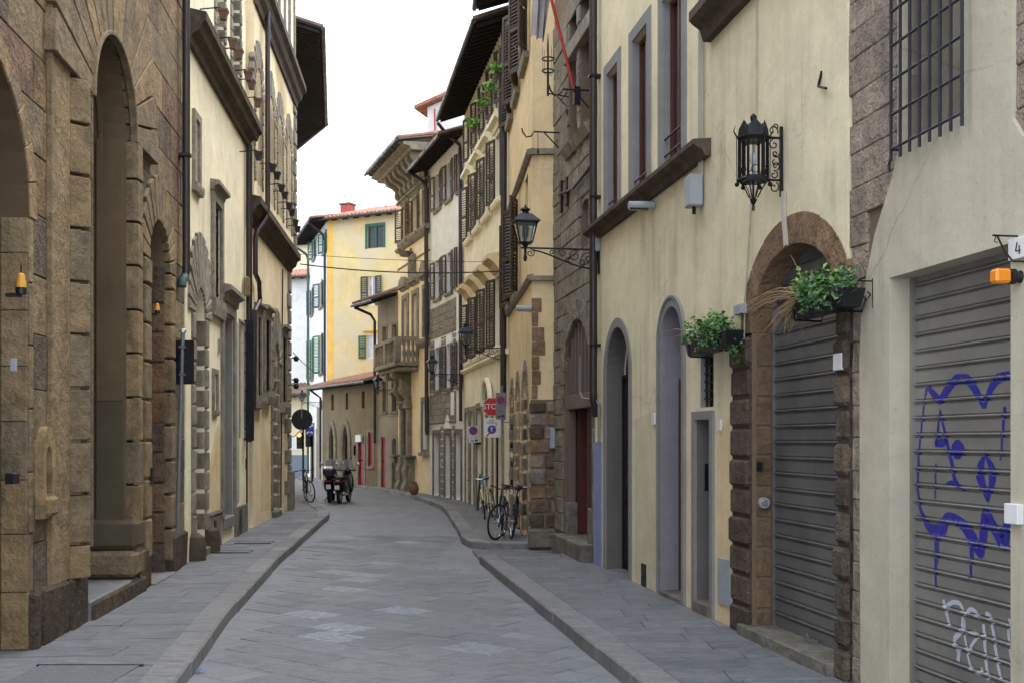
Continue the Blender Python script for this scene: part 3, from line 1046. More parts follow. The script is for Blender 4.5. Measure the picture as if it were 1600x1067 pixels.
# third, smaller portal
jamb_stack(B, C0 - .33, C0, .5, CZ, .50, -.05, .07, 'l1_smooth', bevel=.02)
jamb_stack(B, C1, C1 + .30, .3, CZ, .48, -.3, .07, 'l1_smooth', bevel=.02)
voussoirs(B, C0, C1, CZ, CR, .42, 13, -.3, .05, 'l1_smooth', bevel=.012, wk=.6)
jamb_stack(B, C1 - .02, C1 - .004, G, CZ + .1, .42, -.3, -.03, 'l1_stone', name='reveal_stone', bevel=.008)
door(B, C0, C1, G + .03, CZ + .3, .27, 'wood_orange', hole=False)
B.part('doorstep', 'kerb', B.mb().box(C0 - .05, C1 + .05, -.3, .12, .05, G + .02), bevel=.01)
for a0, a1, az, dd in ((A0, A1, AZ, .60), (B0, B1, BZ, 1.47), (C0, C1, CZ, .31)):
    B.part('tympanum', 'wood_dark', B.mb().prism(arch(a0 + .002, a1 - .002, az - .3, az), -dd - .04, -dd))
# little arched wine window
sc = w.S(73, .05)
zn = w.Z(73, 812, .05)
M['pietra_y'] = m_stone('yellow_sandstone', srgb(164, 138, 94), srgb(142, 120, 82), srgb(120, 98, 68), bump=.4, var=.1)
ww = B.part('wine_window', 'pietra_y', sheet(B.mb(), arch(sc - .17, sc + .17, zn + .02, zn + .62, .24), [(arch(sc - .08, sc + .08, zn + .24, zn + .56, .12), .06)], .075, .11))
B.part('shutter_board', 'wood_dark', B.mb().prism(arch(sc - .1, sc + .1, zn + .2, zn + .56, .14), -.02, .012), ww)
B.part('sill', 'pietra_y', B.mb().box(sc - .12, sc + .12, .02, .13, zn + .04, zn + .22), ww, bevel=.03)
# wall fittings
B.part('intercom', 'black_plastic', B.mb().box(w.S(15, .02), w.S(25, .02), -.02, .05, w.Z(20, 755), w.Z(20, 738)), bevel=.006)
B.part('letter_plate', 'black_plastic', B.mb().box(B1 - .08, B1 - .03, -.62, -.46, w.Z(160, 508), w.Z(160, 488)), bevel=.004)
B.part('name_plate', 'grey_box', B.mb().box(w.S(24, .02), w.S(26.5, .02), -.02, .02, w.Z(25, 580), w.Z(25, 560)))
B.part('bell_panel', 'black_plastic', B.mb().box(C0 - .13, C0 - .04, .06, .095, w.Z(226, 756), w.Z(226, 730)), bevel=.004)
B.part('bell_plate', 'black_plastic', B.mb().box(B1 - .125, B1 - .09, -.50, -.42, w.Z(155, 778), w.Z(155, 758)))
# downpipe at the corner
sp = w.S(291, .1)
pz = w.Z(290, 437, .1)
B.part('downpipe', 'pipe', B.mb().tube([(sp, .1, 12.4), (sp, .1, pz + .12), (sp - .05, .09, pz + .03), (sp - .13, .07, pz - .03)], .057, 10), smooth=True)
B.part('pipe_boot', 'pipe_green', B.mb().tube([(sp - .02, .09, pz + .05), (sp - .13, .07, pz - .03), (sp - .15, .07, pz - .12)], .066, 10), smooth=True)
B.part('pipe_clip', 'pipe', B.mb().box(sp - .07, sp + .07, -.02, .17, 6.2, 6.24))

# ---------------------------------------------------------------- cream house
w = WL2
B = Bld('cream_house', 'cream plastered house with heavy stone cornice beside the brown palazzo', w)
def px_rect(w, x0, x1, y0, y1, d=0):
    s0, s1 = w.S(x0, d), w.S(x1, d)
    xm = (x0 + x1) / 2
    return s0, s1, w.Z(xm, y1, d), w.Z(xm, y0, d)
s0, s1, z0, z1 = px_rect(w, 302.5, 308.5, 190, 290)
window(B, s0, s1, z0, z1, .14, sur=(.13, .05, 'pietra'), sill=(.15, .09, .14, 'pietra'), lights=1)
s0, s1, z0, z1 = px_rect(w, 332, 343, 322, 470)
wo_ = window(B, s0, s1, z0, z1, .2, sur=(.17, .06, 'pietra'), sill=(.2, .1, .3, 'pietra'), lintel=(.22, .16, .16, .17, 'pietra'))
mb = B.mb()
for k in range(5):
    x = s0 + (s1 - s0) * (k + .5) / 5
    mb.tube([(x, -.02, z0), (x, -.02, z1)], .012, 5)
for k in range(6):
    z = z0 + (z1 - z0) * (k + .5) / 6
    mb.tube([(s0, -.02, z), (s1, -.02, z)], .012, 5)
B.part('grille', 'iron', mb, wo_)
# rusticated arched door
s0, s1 = w.S(303, 0), w.S(319.5, 0)
zt = w.Z(313, 452)
hw = (s1 - s0) / 2
door(B, s0, s1, G + .12, zt, .22, 'wood_grey', rise=hw, fan=True)
jamb_stack(B, s0 - .22, s0, .5, zt - hw, .34, -.2, .045, 'pietra', bevel=.018)
jamb_stack(B, s1, s1 + .22, .5, zt - hw, .34, -.2, .045, 'pietra', bevel=.018)
voussoirs(B, s0, s1, zt - hw, hw, .5, 15, -.2, .04, 'pietra', bevel=.012, wk=.9)
B.part('doorstep', 'plinth', B.mb().box(s0 - .02, s1 + .02, -.22, .1, .05, G + .115), bevel=.015)
for a in (s0 - .36, s1 + .03):
    B.part('spur_stone', 'pietra_dark', B.mb().lathe((a + .15, .06, .1), [(.17, 0), (.17, .25), (.14, .4), (.06, .46)], 10), smooth=True)
sa, sb, z0, z1 = px_rect(w, 332.5, 337.5, 585, 640)
window(B, sa, sb, z0, z1, .12, sur=(.1, .04, 'pietra'), sill=(.1, .05, .1, 'pietra'), lights=1, rows=1)
# framed portal
s0, s1 = w.S(347.5), w.S(363.5)
zt = w.Z(356, 493)
o = door(B, s0, s1, .60, zt, .32, 'wood_dark', panels=4)
ringband(B, s0, s1, .6, zt, 0, .2, -.01, .05, 'surround', 'pietra', o, bevel=.01)
B.part('lintel', 'pietra', B.mb().profile([(-.02, zt + .2), (.07, zt + .2), (.09, zt + .32), (.2, zt + .38), (.2, zt + .46), (-.02, zt + .5)], s0 - .26, s1 + .26), o)
B.part('reveal_panel', 'grey_trim', B.mb().box(s1 - .02, s1 - .003, -.34, -.005, .6, zt - .003), o)
B.part('doorstep', 'kerb', B.mb().box(s0, s1, -.33, .06, .38, .6), bevel=.02)
# shop window with its iron shutter folded out
s0, s1, z0, z1 = px_rect(w, 373.5, 381, 505, 684)
o = window(B, s0, s1, z0, z1, .12, frame='wood_dark', sur=(.05, .03, 'pietra'), rows=3)
mb = B.mb().box(s1 + .02, s1 + .06, .0, .2, z0 - .05, z1 + .1)
for k in range(6):
    zz = z0 + (z1 - z0) * (k + .5) / 6
    mb.box(s1 - .0, s1 + .02, .01, .19, zz - .02, zz + .02)
B.part('iron_shutter', 'iron', mb, o)
# plinth course
blocks(B, s0 * 0 + w.S(324), w.L - .02, .05, .72, .7, 1.3, -.02, .03, 'plinth', rects=[(w.S(347.5) - .2, w.S(363.5) + .2, 0, .55)], name='plinth_stone', bevel=.008, jit=.003)
B.part('plinth_cap', 'plinth', B.mb().profile([(-.02, .73), (.045, .73), (.03, .775), (-.02, .79)], w.S(324), w.S(347.5) - .22))
B.part('vent_grille', 'iron', B.mb().box(w.S(332), w.S(335), .03, .04, .2, .62))
B.part('vent_grille', 'iron', B.mb().box(w.S(372), w.S(375), .03, .04, .2, .62))
B.part('worn_plaster_patch', 'r2_low', B.mb().prism([w.at(324.5, 830), w.at(346, 822), w.at(346, 700), w.at(341, 660), w.at(338, 668), w.at(333, 690), w.at(325, 740)], -.002, .003))
B.part('grey_panel', 'grey_green', B.mb().box(w.S(367.5), w.S(373), -.002, .012, .8, 4.3))
B.part('name_plate', 'white_paint', B.mb().box(w.S(324), w.S(327), 0, .02, w.Z(325, 622), w.Z(325, 588)))
B.part('name_plate', 'alu', B.mb().box(w.S(340), w.S(342), 0, .02, w.Z(341, 552), w.Z(341, 530)))
B.part('bell_panel', 'black_plastic', B.mb().box(s1 - .0 + .22, s1 + .3, 0, .03, w.Z(382, 732), w.Z(382, 715)))
# upper floor windows with rusticated jambs
for xa, xb in ((337, 349), (362, 374)):
    s0, s1 = w.S(xa), w.S(xb)
    hw = (s1 - s0) / 2
    window(B, s0, s1, 8.75, 11.4, .2, rise=hw, frame='wood_dark')
    jamb_stack(B, s0 - .17, s0, 8.7, 11.4 - hw, .26, -.15, .035, 'pietra', bevel=.015)
    jamb_stack(B, s1, s1 + .17, 8.7, 11.4 - hw, .26, -.15, .035, 'pietra', bevel=.015)
    voussoirs(B, s0, s1, 11.4 - hw, hw, .35, 11, -.15, .03, 'pietra', bevel=.012)
z = 8.06
B.part('cornice', 'pietra_dark', B.mb().profile([(-.02, z), (.07, z), (.09, z + .1), (.13, z + .14), (.2, z + .18), (.24, z + .28), (.31, z + .33), (.31, z + .46), (-.02, z + .52)], -.0, w.L + .16), jitter=.012)
B.wall([(0, 0), (w.L, 0), (w.L, 12.5), (0, 12.5)], 'cream', depth=.6)
# pipes at the joint with the next house
sp = w.S(389.5, .09)
B.part('downpipe', 'pipe', B.mb().tube([(sp, .09, 8.05), (sp, .09, w.Z(390, 470)), (sp, .09, w.Z(390, 690, .09))], .06, 10), smooth=True)
B.part('pipe_head', 'pietra_y', B.mb().box(sp - .35, sp - .2, .02, .14, w.Z(387, 470), w.Z(387, 440)), bevel=.03)
B.part('house_joint_strip', 'joint_dark', B.mb().box(w.L - .06, w.L, .0, .03, .15, 8.0))  # dark strip along the joint with the next house

# ---------------------------------------------------------------- arcaded corner house
w = WL3
B = Bld('corner_house', 'warm cream corner house with dark cornice bands and rusticated arched windows', w)
UD = .15
for xa, xb, ya, yb in ((399, 404.5, 497, 618), (411.5, 419, 500, 612), (438.5, 444.5, 528, 628)):
    s0, s1, z0, z1 = px_rect(w, xa, xb, ya, yb)
    o = window(B, s0, s1, z0, z1, .2, sur=(.16, .07, 'pietra'), sill=(.2, .16, .28, 'pietra'), lintel=(.2, .17, .12, .16, 'pietra'))
    mb = B.mb()
    for k in range(4):
        x = s0 + (s1 - s0) * (k + .5) / 4
        mb.tube([(x, .02, z0), (x, .02, z1)], .014, 5)
    B.part('grille', 'iron', mb, o)
s0, s1 = w.S(425), w.S(433.5)
zt = w.Z(429, 536)
hw = (s1 - s0) / 2
door(B, s0, s1, G + .15, zt, .25, 'wood_dark', rise=hw, fan=True)
jamb_stack(B, s0 - .22, s0, .3, zt - hw, .36, -.2, .045, 'pietra', bevel=.018)
jamb_stack(B, s1, s1 + .22, .3, zt - hw, .36, -.2, .045, 'pietra', bevel=.018)
voussoirs(B, s0, s1, zt - hw, hw, .5, 13, -.2, .07, 'pietra', bevel=.02, wk=.85)
B.part('doorstep', 'plinth', B.mb().box(s0, s1, -.2, .12, .05, G + .14), bevel=.015)
s0, s1 = w.S(388.5), w.S(395)
door(B, s0, s1, G + .1, w.Z(392, 640), .2, 'wood_dark', panels=4)
s0, s1 = w.S(444.5), w.S(448.5)
door(B, s0, s1, G, w.Z(447, 625), .2, 'wood_dark', leaves=1)
jamb_stack(B, w.L - .42, w.L + .02, .1, 6.55, .42, -.3, .06, 'pietra', name='quoin_stone', bevel=.03, alt=.16)
B.part('corner_plinth', 'pietra', B.mb().box(w.L - .5, w.L + .1, -.3, .14, .05, 1.2), bevel=.04)
B.wall([(0, 0), (w.L, 0), (w.L, 6.9), (0, 6.9)], 'cream_l3', depth=.6)
B.holes = []
for px in (404, 423.5, 437.5, 451.5):
    c = w.S(px, UD)
    s0, s1 = c - .48, c + .48
    B.hole(arch(s0, s1, 7.45, 9.4, .48), .2)
    f = B.part('window', 'wood_dark', B.mb().prism(arch(s0, s1, 7.45, 9.4, .48), UD - .22, UD - .16))
    B.box('pane', 'glass', s0 + .07, s1 - .07, UD - .17, UD - .145, 7.55, 9.3, f)
    jamb_stack(B, s0 - .16, s0, 7.4, 9.4, .24, UD - .1, UD + .03, 'pietra', bevel=.012)
    jamb_stack(B, s1, s1 + .16, 7.4, 9.4, .24, UD - .1, UD + .03, 'pietra', bevel=.012)
    voussoirs(B, s0, s1, 9.4, .48, .32, 11, UD - .1, UD + .025, 'pietra', bevel=.02, wk=.6)
for px in (418, 436, 452):
    s0 = w.S(px, UD)
    B.hole([(s0, 12.3), (s0 + .9, 12.3), (s0 + .9, 13.9), (s0, 13.9)], .2)
    f = B.part('window', 'wood_dark', B.mb().box(s0, s0 + .9, UD - .22, UD - .16, 12.3, 13.9))
    B.box('pane', 'glass', s0 + .07, s0 + .83, UD - .17, UD - .145, 12.38, 13.8, f)
    ringband(B, s0, s0 + .9, 12.3, 13.9, 0, .15, UD - .01, UD + .05, 'surround', 'pietra', f)
B.wall([(0, 6.9), (w.L, 6.9), (w.L, 11.3), (0, 11.3)], 'cream_l3', d=UD, depth=.6, name='upper_wall')
B.holes = [h for h in B.holes if h[0][0][1] > 12.2]
for z, h, dd in ((6.55, .5, 0), (11.05, .6, UD)):
    B.part('cornice', 'pietra_dark', B.mb().profile([(dd - .02, z), (dd + .06, z), (dd + .09, z + h * .22), (dd + .17, z + h * .35), (dd + .21, z + h * .6), (dd + .3, z + h * .7), (dd + .3, z + h), (dd - .02, z + h + .06)], -.02, w.L + .05), jitter=.012)
jamb_stack(B, w.L - .35, w.L + .02, 7.1, 11.0, .40, -.15, UD + .06, 'pietra', name='quoin_stone', bevel=.03, alt=.14)
B.wall([(0, 11.3), (w.L, 11.3), (w.L, 14.2), (0, 14.2)], 'r10_side', d=UD - .01, depth=.6, name='attic_wall')
sp = w.S(416, .25)
mb = B.mb().tube([(sp, .28, 14.1), (sp, .28, w.Z(416, 322, .28)), (sp - .12, .26, w.Z(416, 340, .28)), (w.S(400, .1), .12, w.Z(400, 362, .1)), (w.S(399, .1), .1, w.Z(399, 372, .1)), (w.S(399, .1), .1, w.Z(399, 428, .1)),
          (w.S(405, .1), .1, w.Z(405, 442, .1)), (w.S(406, .1), .1, w.Z(406, 470, .1)), (w.S(398, .1), .1, w.Z(398, 486, .1)), (w.S(396, .1), .1, w.Z(396, 640, .1))], .055, 10)
B.part('downpipe', 'pipe', mb, smooth=True)
B.part('wall_cable', 'iron', B.mb().tube([(w.S(440), .03, 6.4), (w.S(437), .03, .3)], .018, 5))
B.part('worn_plaster_patch', 'r2_low', B.mb().prism([w.at(436, 790), w.at(444, 785), w.at(444, 650), w.at(440, 660), w.at(436, 640)], -.002, .003))
B.part('worn_plaster_patch', 'r2_low', B.mb().prism([w.at(408, 800), w.at(421, 795), w.at(421, 700), w.at(416, 690), w.at(412, 650), w.at(408, 660)], -.002, .003))
B.part('end_wall', 'cream_l3', B.mb().box(w.L - .02, w.L, -6, -.5, 0, 6.9).box(w.L - .03, w.L - .002, -6, -.5, 6.9, 14.2))
for py in (562, 595, 604):
    zz = w.Z(460, py, .05)
    B.part('spotlight', 'black_plastic', B.mb().tube([(w.L, .06, zz), (w.L, .16, zz)], .02, 6).lathe((w.L, .18, zz - .09), [(.05, 0), (.08, .08), (.05, .14)], 8))

# ---------------------------------------------------------------- house with the deep eave round the bend
B = Bld('eaves_house', 'house round the bend showing only its deep dark timber eave against the sky', Wall((-6.55, 31.0), (-8.0, 40.3), -1))
w = B.w
B.wall([(0, 0), (w.L, 0), (w.L, 13.6), (0, 13.6)], 'cream_l3', depth=4)
w2 = Wall((-8.0, 40.3), (-10.9, 46.0), -1)
B.e2 = None
def eave_strip(B, w, s0, s1, proj, z, rise, mat='eave_wood', pitch=.32, parent=None, th=.05, roofmat='tile_dark', back=1.5):
    """overhanging timber eave: boards, rafters, gutter edge and the tile edge above"""
    e0, e1 = s0, s1
    mb = B.mb().profile([(-.1, z + rise), (proj, z), (proj, z + th), (-.1, z + rise + th)], s0, s1)
    o = B.part('eave_boards', mat, mb, parent)
    n = int((s1 - s0) / pitch)
    mb = B.mb()
    for k in range(n):
        a = s0 + (k + .5) * (s1 - s0) / n
        mb.profile([(-.05, z + rise * .98 - .1), (proj * .96, z + rise * .02 - .1), (proj * .96, z), (-.05, z + rise * .97)], a - .04, a + .04)
    B.part('rafter_row', mat, mb, parent)['kind'] = 'stuff'
    mb = B.mb().profile([(-back, z + rise * (1 + back / proj) * 1.0 + th + .03), (-back, z + rise * (1 + back / proj) + th), (proj + .02, z + th + .003), (proj + .02, z + th + .05)], s0, s1)
    nt_ = int((s1 - s0) / .21)
    for k in range(nt_):
        a = s0 + (k + .5) * (s1 - s0) / nt_
        sl = -rise / proj
        p0 = (a, proj + .05, z + th + .04)
        p1 = (a, -back, z + th + .04 + rise * (1 + back / proj))
        mb.tube([p0, p1], .075, 6)
    B.part('roof_tiles', roofmat, mb, parent)['kind'] = 'stuff'
    B.part('gutter', 'pipe', B.mb().tube([(s0, proj + .06, z + .01), (s1, proj + .06, z + .01)], .06, 8), parent, smooth=True)
eave_strip(B, w, 0, w.L + .1, 1.25, 13.45, .35, pitch=.2)
B2 = Bld.__new__(Bld); B2.w = w2; B2.holes = []
B2.e = empty('far_wing', B.w.pt(0) * 0, 0)
B2.e.location = w2.pt(0); B2.e.rotation_euler = (0, 0, w2.ang)
B2.wall([(0, 0), (w2.L, 0), (w2.L, 13.6), (0, 13.6)], 'cream_l3', depth=4)
eave_strip(B2, w2, -.3, w2.L, 1.25, 13.45, .35, pitch=.2)
merge(B2.e, B.e)
# ================================================================ right side, the long wall nearest the camera
w = WR
sy = lambda Y: (Y - w.p0.y) / w.u.y
M['steel'] = m_plain('galvanised_shutter_steel', srgb(148, 145, 138), .42, .35, var=.55, freq=1.3, bump=.12)
M['steel_dark'] = m_plain('dirty_shutter_steel', srgb(124, 123, 121), .42, .4, var=.7, freq=1.1, bump=.12)

# ---------------- roller shutters: every slat a part, graffiti follows their relief
SLAT = [(0, -.004), (.04, .0), (.66, .003), (.70, -.014), (.77, -.014), (.82, .010), (.88, .018), (.93, .012), (.96, -.012), (1.0, -.012)]
def slat_d(z, z0, pitch):
    f = ((z - z0) / pitch) % 1.0
    for (a, b), (c, e) in zip(SLAT, SLAT[1:]):
        if f <= c:
            return b + (e - b) * (f - a) / (c - a)
    return 0
def roller(B, s0, s1, z0, z1, d, pitch, mat):
    prof = [(b + d, a * pitch) for a, b in SLAT] + [(d - .03, pitch), (d - .03, 0)]
    me = B.mb().profile(prof, s0, s1).mesh('slat')
    me.materials.append(M[mat])
    o = B.part('roller_shutter', mat, B.mb().box(s0 - .0, s1, d - .02, d + .025, z0 - .07, z0 - .004).box(s0, s0 + .03, d - .03, d + .03, z0, z1).box(s1 - .03, s1, d - .03, d + .03, z0, z1))
    n = int((z1 - z0) / pitch) + 1
    for k in range(n):
        link('slat', me, None, o, (0, 0, z0 + k * pitch))
    return o

def strokes(B, parent, lst, d, z0, pitch, mat, name, lift=.0025):
    mb = B.mb()
    for wd, pts in lst:
        P = []
        ws = wd if isinstance(wd, (list, tuple)) else [wd] * len(pts)
        for (a, b), (c, e), w0, w1 in zip(pts, pts[1:], ws, ws[1:]):
            L = math.hypot(c - a, e - b)
            n = max(2, int(L / .008))
            for k in range(n):
                t = k / n
                P.append((a + (c - a) * t, b + (e - b) * t, w0 + (w1 - w0) * t))
        P.append((*pts[-1], ws[-1]))
        # soften corners
        for _ in range(10):
            P = [P[0]] + [((P[i - 1][0] + 2 * P[i][0] + P[i + 1][0]) / 4, (P[i - 1][1] + 2 * P[i][1] + P[i + 1][1]) / 4, P[i][2]) for i in range(1, len(P) - 1)] + [P[-1]]
        C = 6
        vs = []
        for i, (a, b, ww) in enumerate(P):
            p, q = P[max(0, i - 1)], P[min(len(P) - 1, i + 1)]
            tx, tz = q[0] - p[0], q[1] - p[1]
            L = math.hypot(tx, tz) or 1
            nx, nz = -tz / L, tx / L
            for c in range(C + 1):
                o = (c / C - .5) * ww
                s_, z_ = a + nx * o, b + nz * o
                vs.append((s_, d + slat_d(z_, z0, pitch) + lift, z_))
        fs = [(i * (C + 1) + c, i * (C + 1) + c + 1, (i + 1) * (C + 1) + c + 1, (i + 1) * (C + 1) + c) for i in range(len(P) - 1) for c in range(C)]
        mb.add(vs, fs)
    return B.part(name, mat, mb, parent)

# ---------------------------------------------------------------- grey-cream building at the right edge
B = Bld('shuttered_shop_building', 'grey cream plastered building at the right edge with barred window over a graffitied shutter', w)
e0, e1 = sy(4.05), sy(8.70)
h0, h1 = w.S(1600 + 130, 0) , w.S(1392, 0)
h0 = w.S(1582, 0)
HZ = w.Z(1395, 434)
g0, g1, gz0 = w.S(1524), w.S(1411), w.Z(1411, 246)
gz1 = gz0 + 1.62
# rubble wall
blocks(B, e0, e1, G - .05, 7.4, .24, .34, -.3, -.012, 'rough_stone', rects=[(w.S(1585), w.S(1352), 0, 3.6), (w.S(1575), w.S(1405), 3.3, 8)], bevel=.008, jit=.005, jitter=.008, joint=.002)
B.part('backing_wall', 'joint_brown', B.mb().box(e0, h0 - .02, -.6, -.04, 0, 13).box(h1 + .02, e1, -.6, -.04, 0, 13).box(h0 - .02, h1 + .02, -.6, -.33, 0, 3.6).box(h0 - .02, h1 + .02, -.6, -.34, 3.6, 13))
# plaster coat with the torn, curved edge
edge = [(1347, 1090), (1346, 900), (1345, 560), (1349, 480), (1356, 430), (1368, 370), (1383, 320), (1396, 280), (1404, 240), (1405, 120), (1404, 0), (1403, -120)]
outer = [w.at(px, py) for px, py in edge]
outer[0] = (outer[0][0], G - .06)
rgt = [(1586, -120), (1585, 0), (1584, 100), (1583, 185), (1590, 196), (1600, 214)]
outer += [w.at(px, py) for px, py in rgt]
outer += [(w.S(1680), w.Z(1600, 250)), (e0 + .1, w.Z(1600, 250)), (e0 + .1, G - .06)]
B.hole([(h0, G - .02), (h1, G - .02), (h1, HZ), (h0, HZ)], .22)
B.hole([(g0 + .12, gz0 + .1), (g1 - .1, gz0 + .1), (g1 - .1, gz1), (g0 + .12, gz1)], .2)
B.wall(outer, 'r1', d=.012, depth=.05, name='plaster_coat')
# shutter
sh = roller(B, h0 + .01, h1 - .01, G + .03, HZ - .01, -.17, .118, 'steel')
def gp(x, y): return w.at(1420 + x / 2.967, 560 + y / 2.967, -.16)
def gt(x, y): return w.at(1440 + x / 5.706, 880 + y / 5.706, -.16)
k = 1 / 2.967 * 6.9 / 1750 * 1.15
def GS(wd, pts): return ([q * k * 1.7 for q in wd] if isinstance(wd, (list, tuple)) else wd * k * 1.7, [gp(*p) for p in pts])
M['spray_blue'] = m_plain('blue_spray_paint', srgb(44, 44, 140), .5, .0, var=.3, freq=9)
M['spray_white'] = m_plain('white_spray_paint', srgb(190, 190, 198), .6, .0, var=.3, freq=9)
gl = [GS([8, 10, 22, 24, 26, 26, 26, 24, 10, 20, 26, 20], [(74, 168), (80, 128), (108, 160), (140, 200), (168, 150), (215, 92), (270, 95), (312, 155), (345, 232), (368, 150), (405, 92), (462, 74)]),
      GS([6, 8, 9, 10, 14, 24, 40, 42, 30, 30, 30, 40, 26, 40, 30, 40, 26], [(72, 165), (58, 280), (42, 440), (36, 600), (50, 700), (85, 780), (130, 805), (155, 780), (172, 735), (205, 742), (250, 770), (290, 830), (330, 910), (352, 720), (400, 800), (434, 860), (468, 690)]),
      GS([4, 16], [(140, 235), (124, 395)]), GS([6, 14, 16, 14, 16, 6], [(140, 235), (172, 390), (192, 470), (206, 550), (214, 575), (250, 612)]),
      GS([14, 26, 10], [(116, 396), (150, 388), (178, 380)]), GS([6, 14, 4], [(168, 578), (195, 574), (225, 580)]),
      GS([20, 54, 60, 54, 20], [(222, 376), (222, 398), (222, 420), (222, 442), (222, 464)]),
      GS([7, 8, 6], [(121, 485), (119, 570), (118, 650)]), GS([12, 9, 5], [(440, 222), (430, 350), (420, 472)]),
      GS([6, 30, 36, 8], [(350, 440), (325, 505), (326, 545), (362, 662)]), GS([6, 26, 30, 8], [(350, 440), (380, 505), (386, 545), (362, 662)]),
      GS([14, 12, 9], [(122, 825), (120, 930), (120, 1066)]), GS([6, 5], [(133, 830), (130, 950)]), GS([13, 11, 10], [(284, 850), (283, 950), (283, 1020)]), GS([5, 4], [(294, 860), (293, 930)])]
strokes(B, sh, gl, -.17, G + .03, .118, 'spray_blue', 'blue_graffiti')
kt = 1 / 5.706 * 6.9 / 1750 * 1.3
def GT(wd, pts): return (wd * kt, [gt(*p) for p in pts])
wl = [GT(34, [(186, 318), (200, 400), (228, 480), (238, 570)]), GT(36, [(205, 385), (270, 340), (335, 350), (365, 420), (360, 520), (345, 610)]), GT(44, [(345, 610), (280, 670), (285, 730), (330, 780), (315, 870)]),
      GT(36, [(385, 450), (420, 405), (465, 415), (505, 490)]), GT(28, [(372, 500), (378, 640), (395, 780), (430, 930), (470, 975), (515, 985), (535, 930)]), GT(30, [(430, 630), (465, 605), (500, 650), (440, 720), (405, 800)]),
      GT(36, [(545, 540), (555, 700), (565, 860), (585, 1040)]), GT(34, [(560, 450), (600, 450), (630, 600), (655, 780), (670, 890), (705, 1060)]), GT(28, [(775, 490), (765, 640), (785, 800), (800, 940)])]
strokes(B, sh, wl, -.17, G + .03, .118, 'spray_white', 'white_graffiti')
# barred window
f = window(B, g0 + .12, g1 - .1, gz0 + .1, gz1, .16, frame='wood_grey', lights=2, rows=3, hole=False)
mb = None
nv = 8
for k in range(nv):
    x = g0 + (g1 - g0) * k / (nv - 1)
    B.part('grille_bar', 'iron_grey', B.mb().tube([(x, .09, gz0 - .03), (x, .09, gz1 + .1)], .013, 6), f)
    if k == nv - 1:
        B.part('grille_stay', 'iron_grey', B.mb().tube([(x, .09, gz0 + .05), (x, -.02, gz0 + .05)], .012, 6), f)
for k in range(7):
    z = gz0 + .05 + k * .24
    B.part('grille_bar', 'iron_grey', B.mb().tube([(g0 - .01, .09, z), (g1 + .01, .09, z)], .011, 6), f)
B.part('grille_scroll', 'iron_grey', B.mb().tube([(g1, .09, gz0), (g1 + .03, .09, gz0 - .06), (g1 + .015, .09, gz0 - .1)], .012, 6), f)
B.part('lock_box', 'white_paint', B.mb().box(w.S(1602), w.S(1580.5), .0, .05, w.Z(1590, 818), w.Z(1590, 786)), bevel=.004)
B.part('house_number_tile', 'white_paint', B.mb().box(w.S(1612), w.S(1583.5), .0, .035, w.Z(1590, 407), w.Z(1590, 374)), bevel=.003)
s_, z_ = w.at(1592, 386, .04)
B.part('tile_numeral', 'iron', B.mb().tube([(s_ + .02, .038, z_ + .03), (s_ + .035, .038, z_ - .02), (s_ - .01, .038, z_ - .02)], .004, 4).tube([(s_ - .0, .038, z_ + .01), (s_ - .0, .038, z_ - .04)], .004, 4), B.e.children[-1])
st = B.part('doorstep', 'plinth', B.mb().box(h0, h1, -.25, .03, .02, G + .025), bevel=.006)

# ---------------------------------------------------------------- yellow ochre house
B = Bld('ochre_house', 'yellow ochre plastered house with tall grey-framed windows and a shuttered stone arch', w)
f0, f1 = sy(8.70), sy(17.0)
SA0, SA1 = sy(8.86), sy(10.70)          # shuttered stone arch
SZ, SR = 3.02, .68
# tall windows above the sill course
zs_ = 5.2
for i, (xn, xf, yt) in enumerate(((966, 949, 108), (1012, 989, 48), (1066, 1036, -30))):
    s0, s1 = w.S(xn), w.S(xf)
    zt = w.Z((xn + xf) / 2, yt)
    zt = 7.28
    o = window(B, s0, s1, zs_ + .0, zt, .12, frame='wood_red', sur=(.17, .02, 'grey_trim'), lights=2, rows=1)
    B.part('reveal_panel', 'grey_trim', B.mb().box(s1 - .012, s1 - .002, -.09, -.002, zs_, zt), o)
    for zz in (.22, .42)[:1 if i < 2 else 2]:
        B.part('guard_rail', 'iron_grey', B.mb().tube([(s0, -.02, zs_ + zz), (s1, -.02, zs_ + zz)], .013, 6), o)
o = window(B, w.S(1146), w.S(1116), 6.62, 8.4, .2, frame='wood_red', sur=(.17, .02, 'grey_trim'), rows=1)
def profile_sill(B, s0, s1, zb, h, p, mat):
    return B.part('sill_course', mat, B.mb().profile([(-.02, zb), (p * .35, zb), (p * .5, zb + h * .4), (p * .8, zb + h * .55), (p, zb + h * .7), (p, zb + h), (-.02, zb + h + .02)], s0, s1))
profile_sill(B, w.S(1090, .15), f1 + .02, 5.0, .17, .2, 'pietra_dark')
profile_sill(B, f0 + .02, w.S(1089, .15), 6.2, .3, .24, 'pietra_dark')
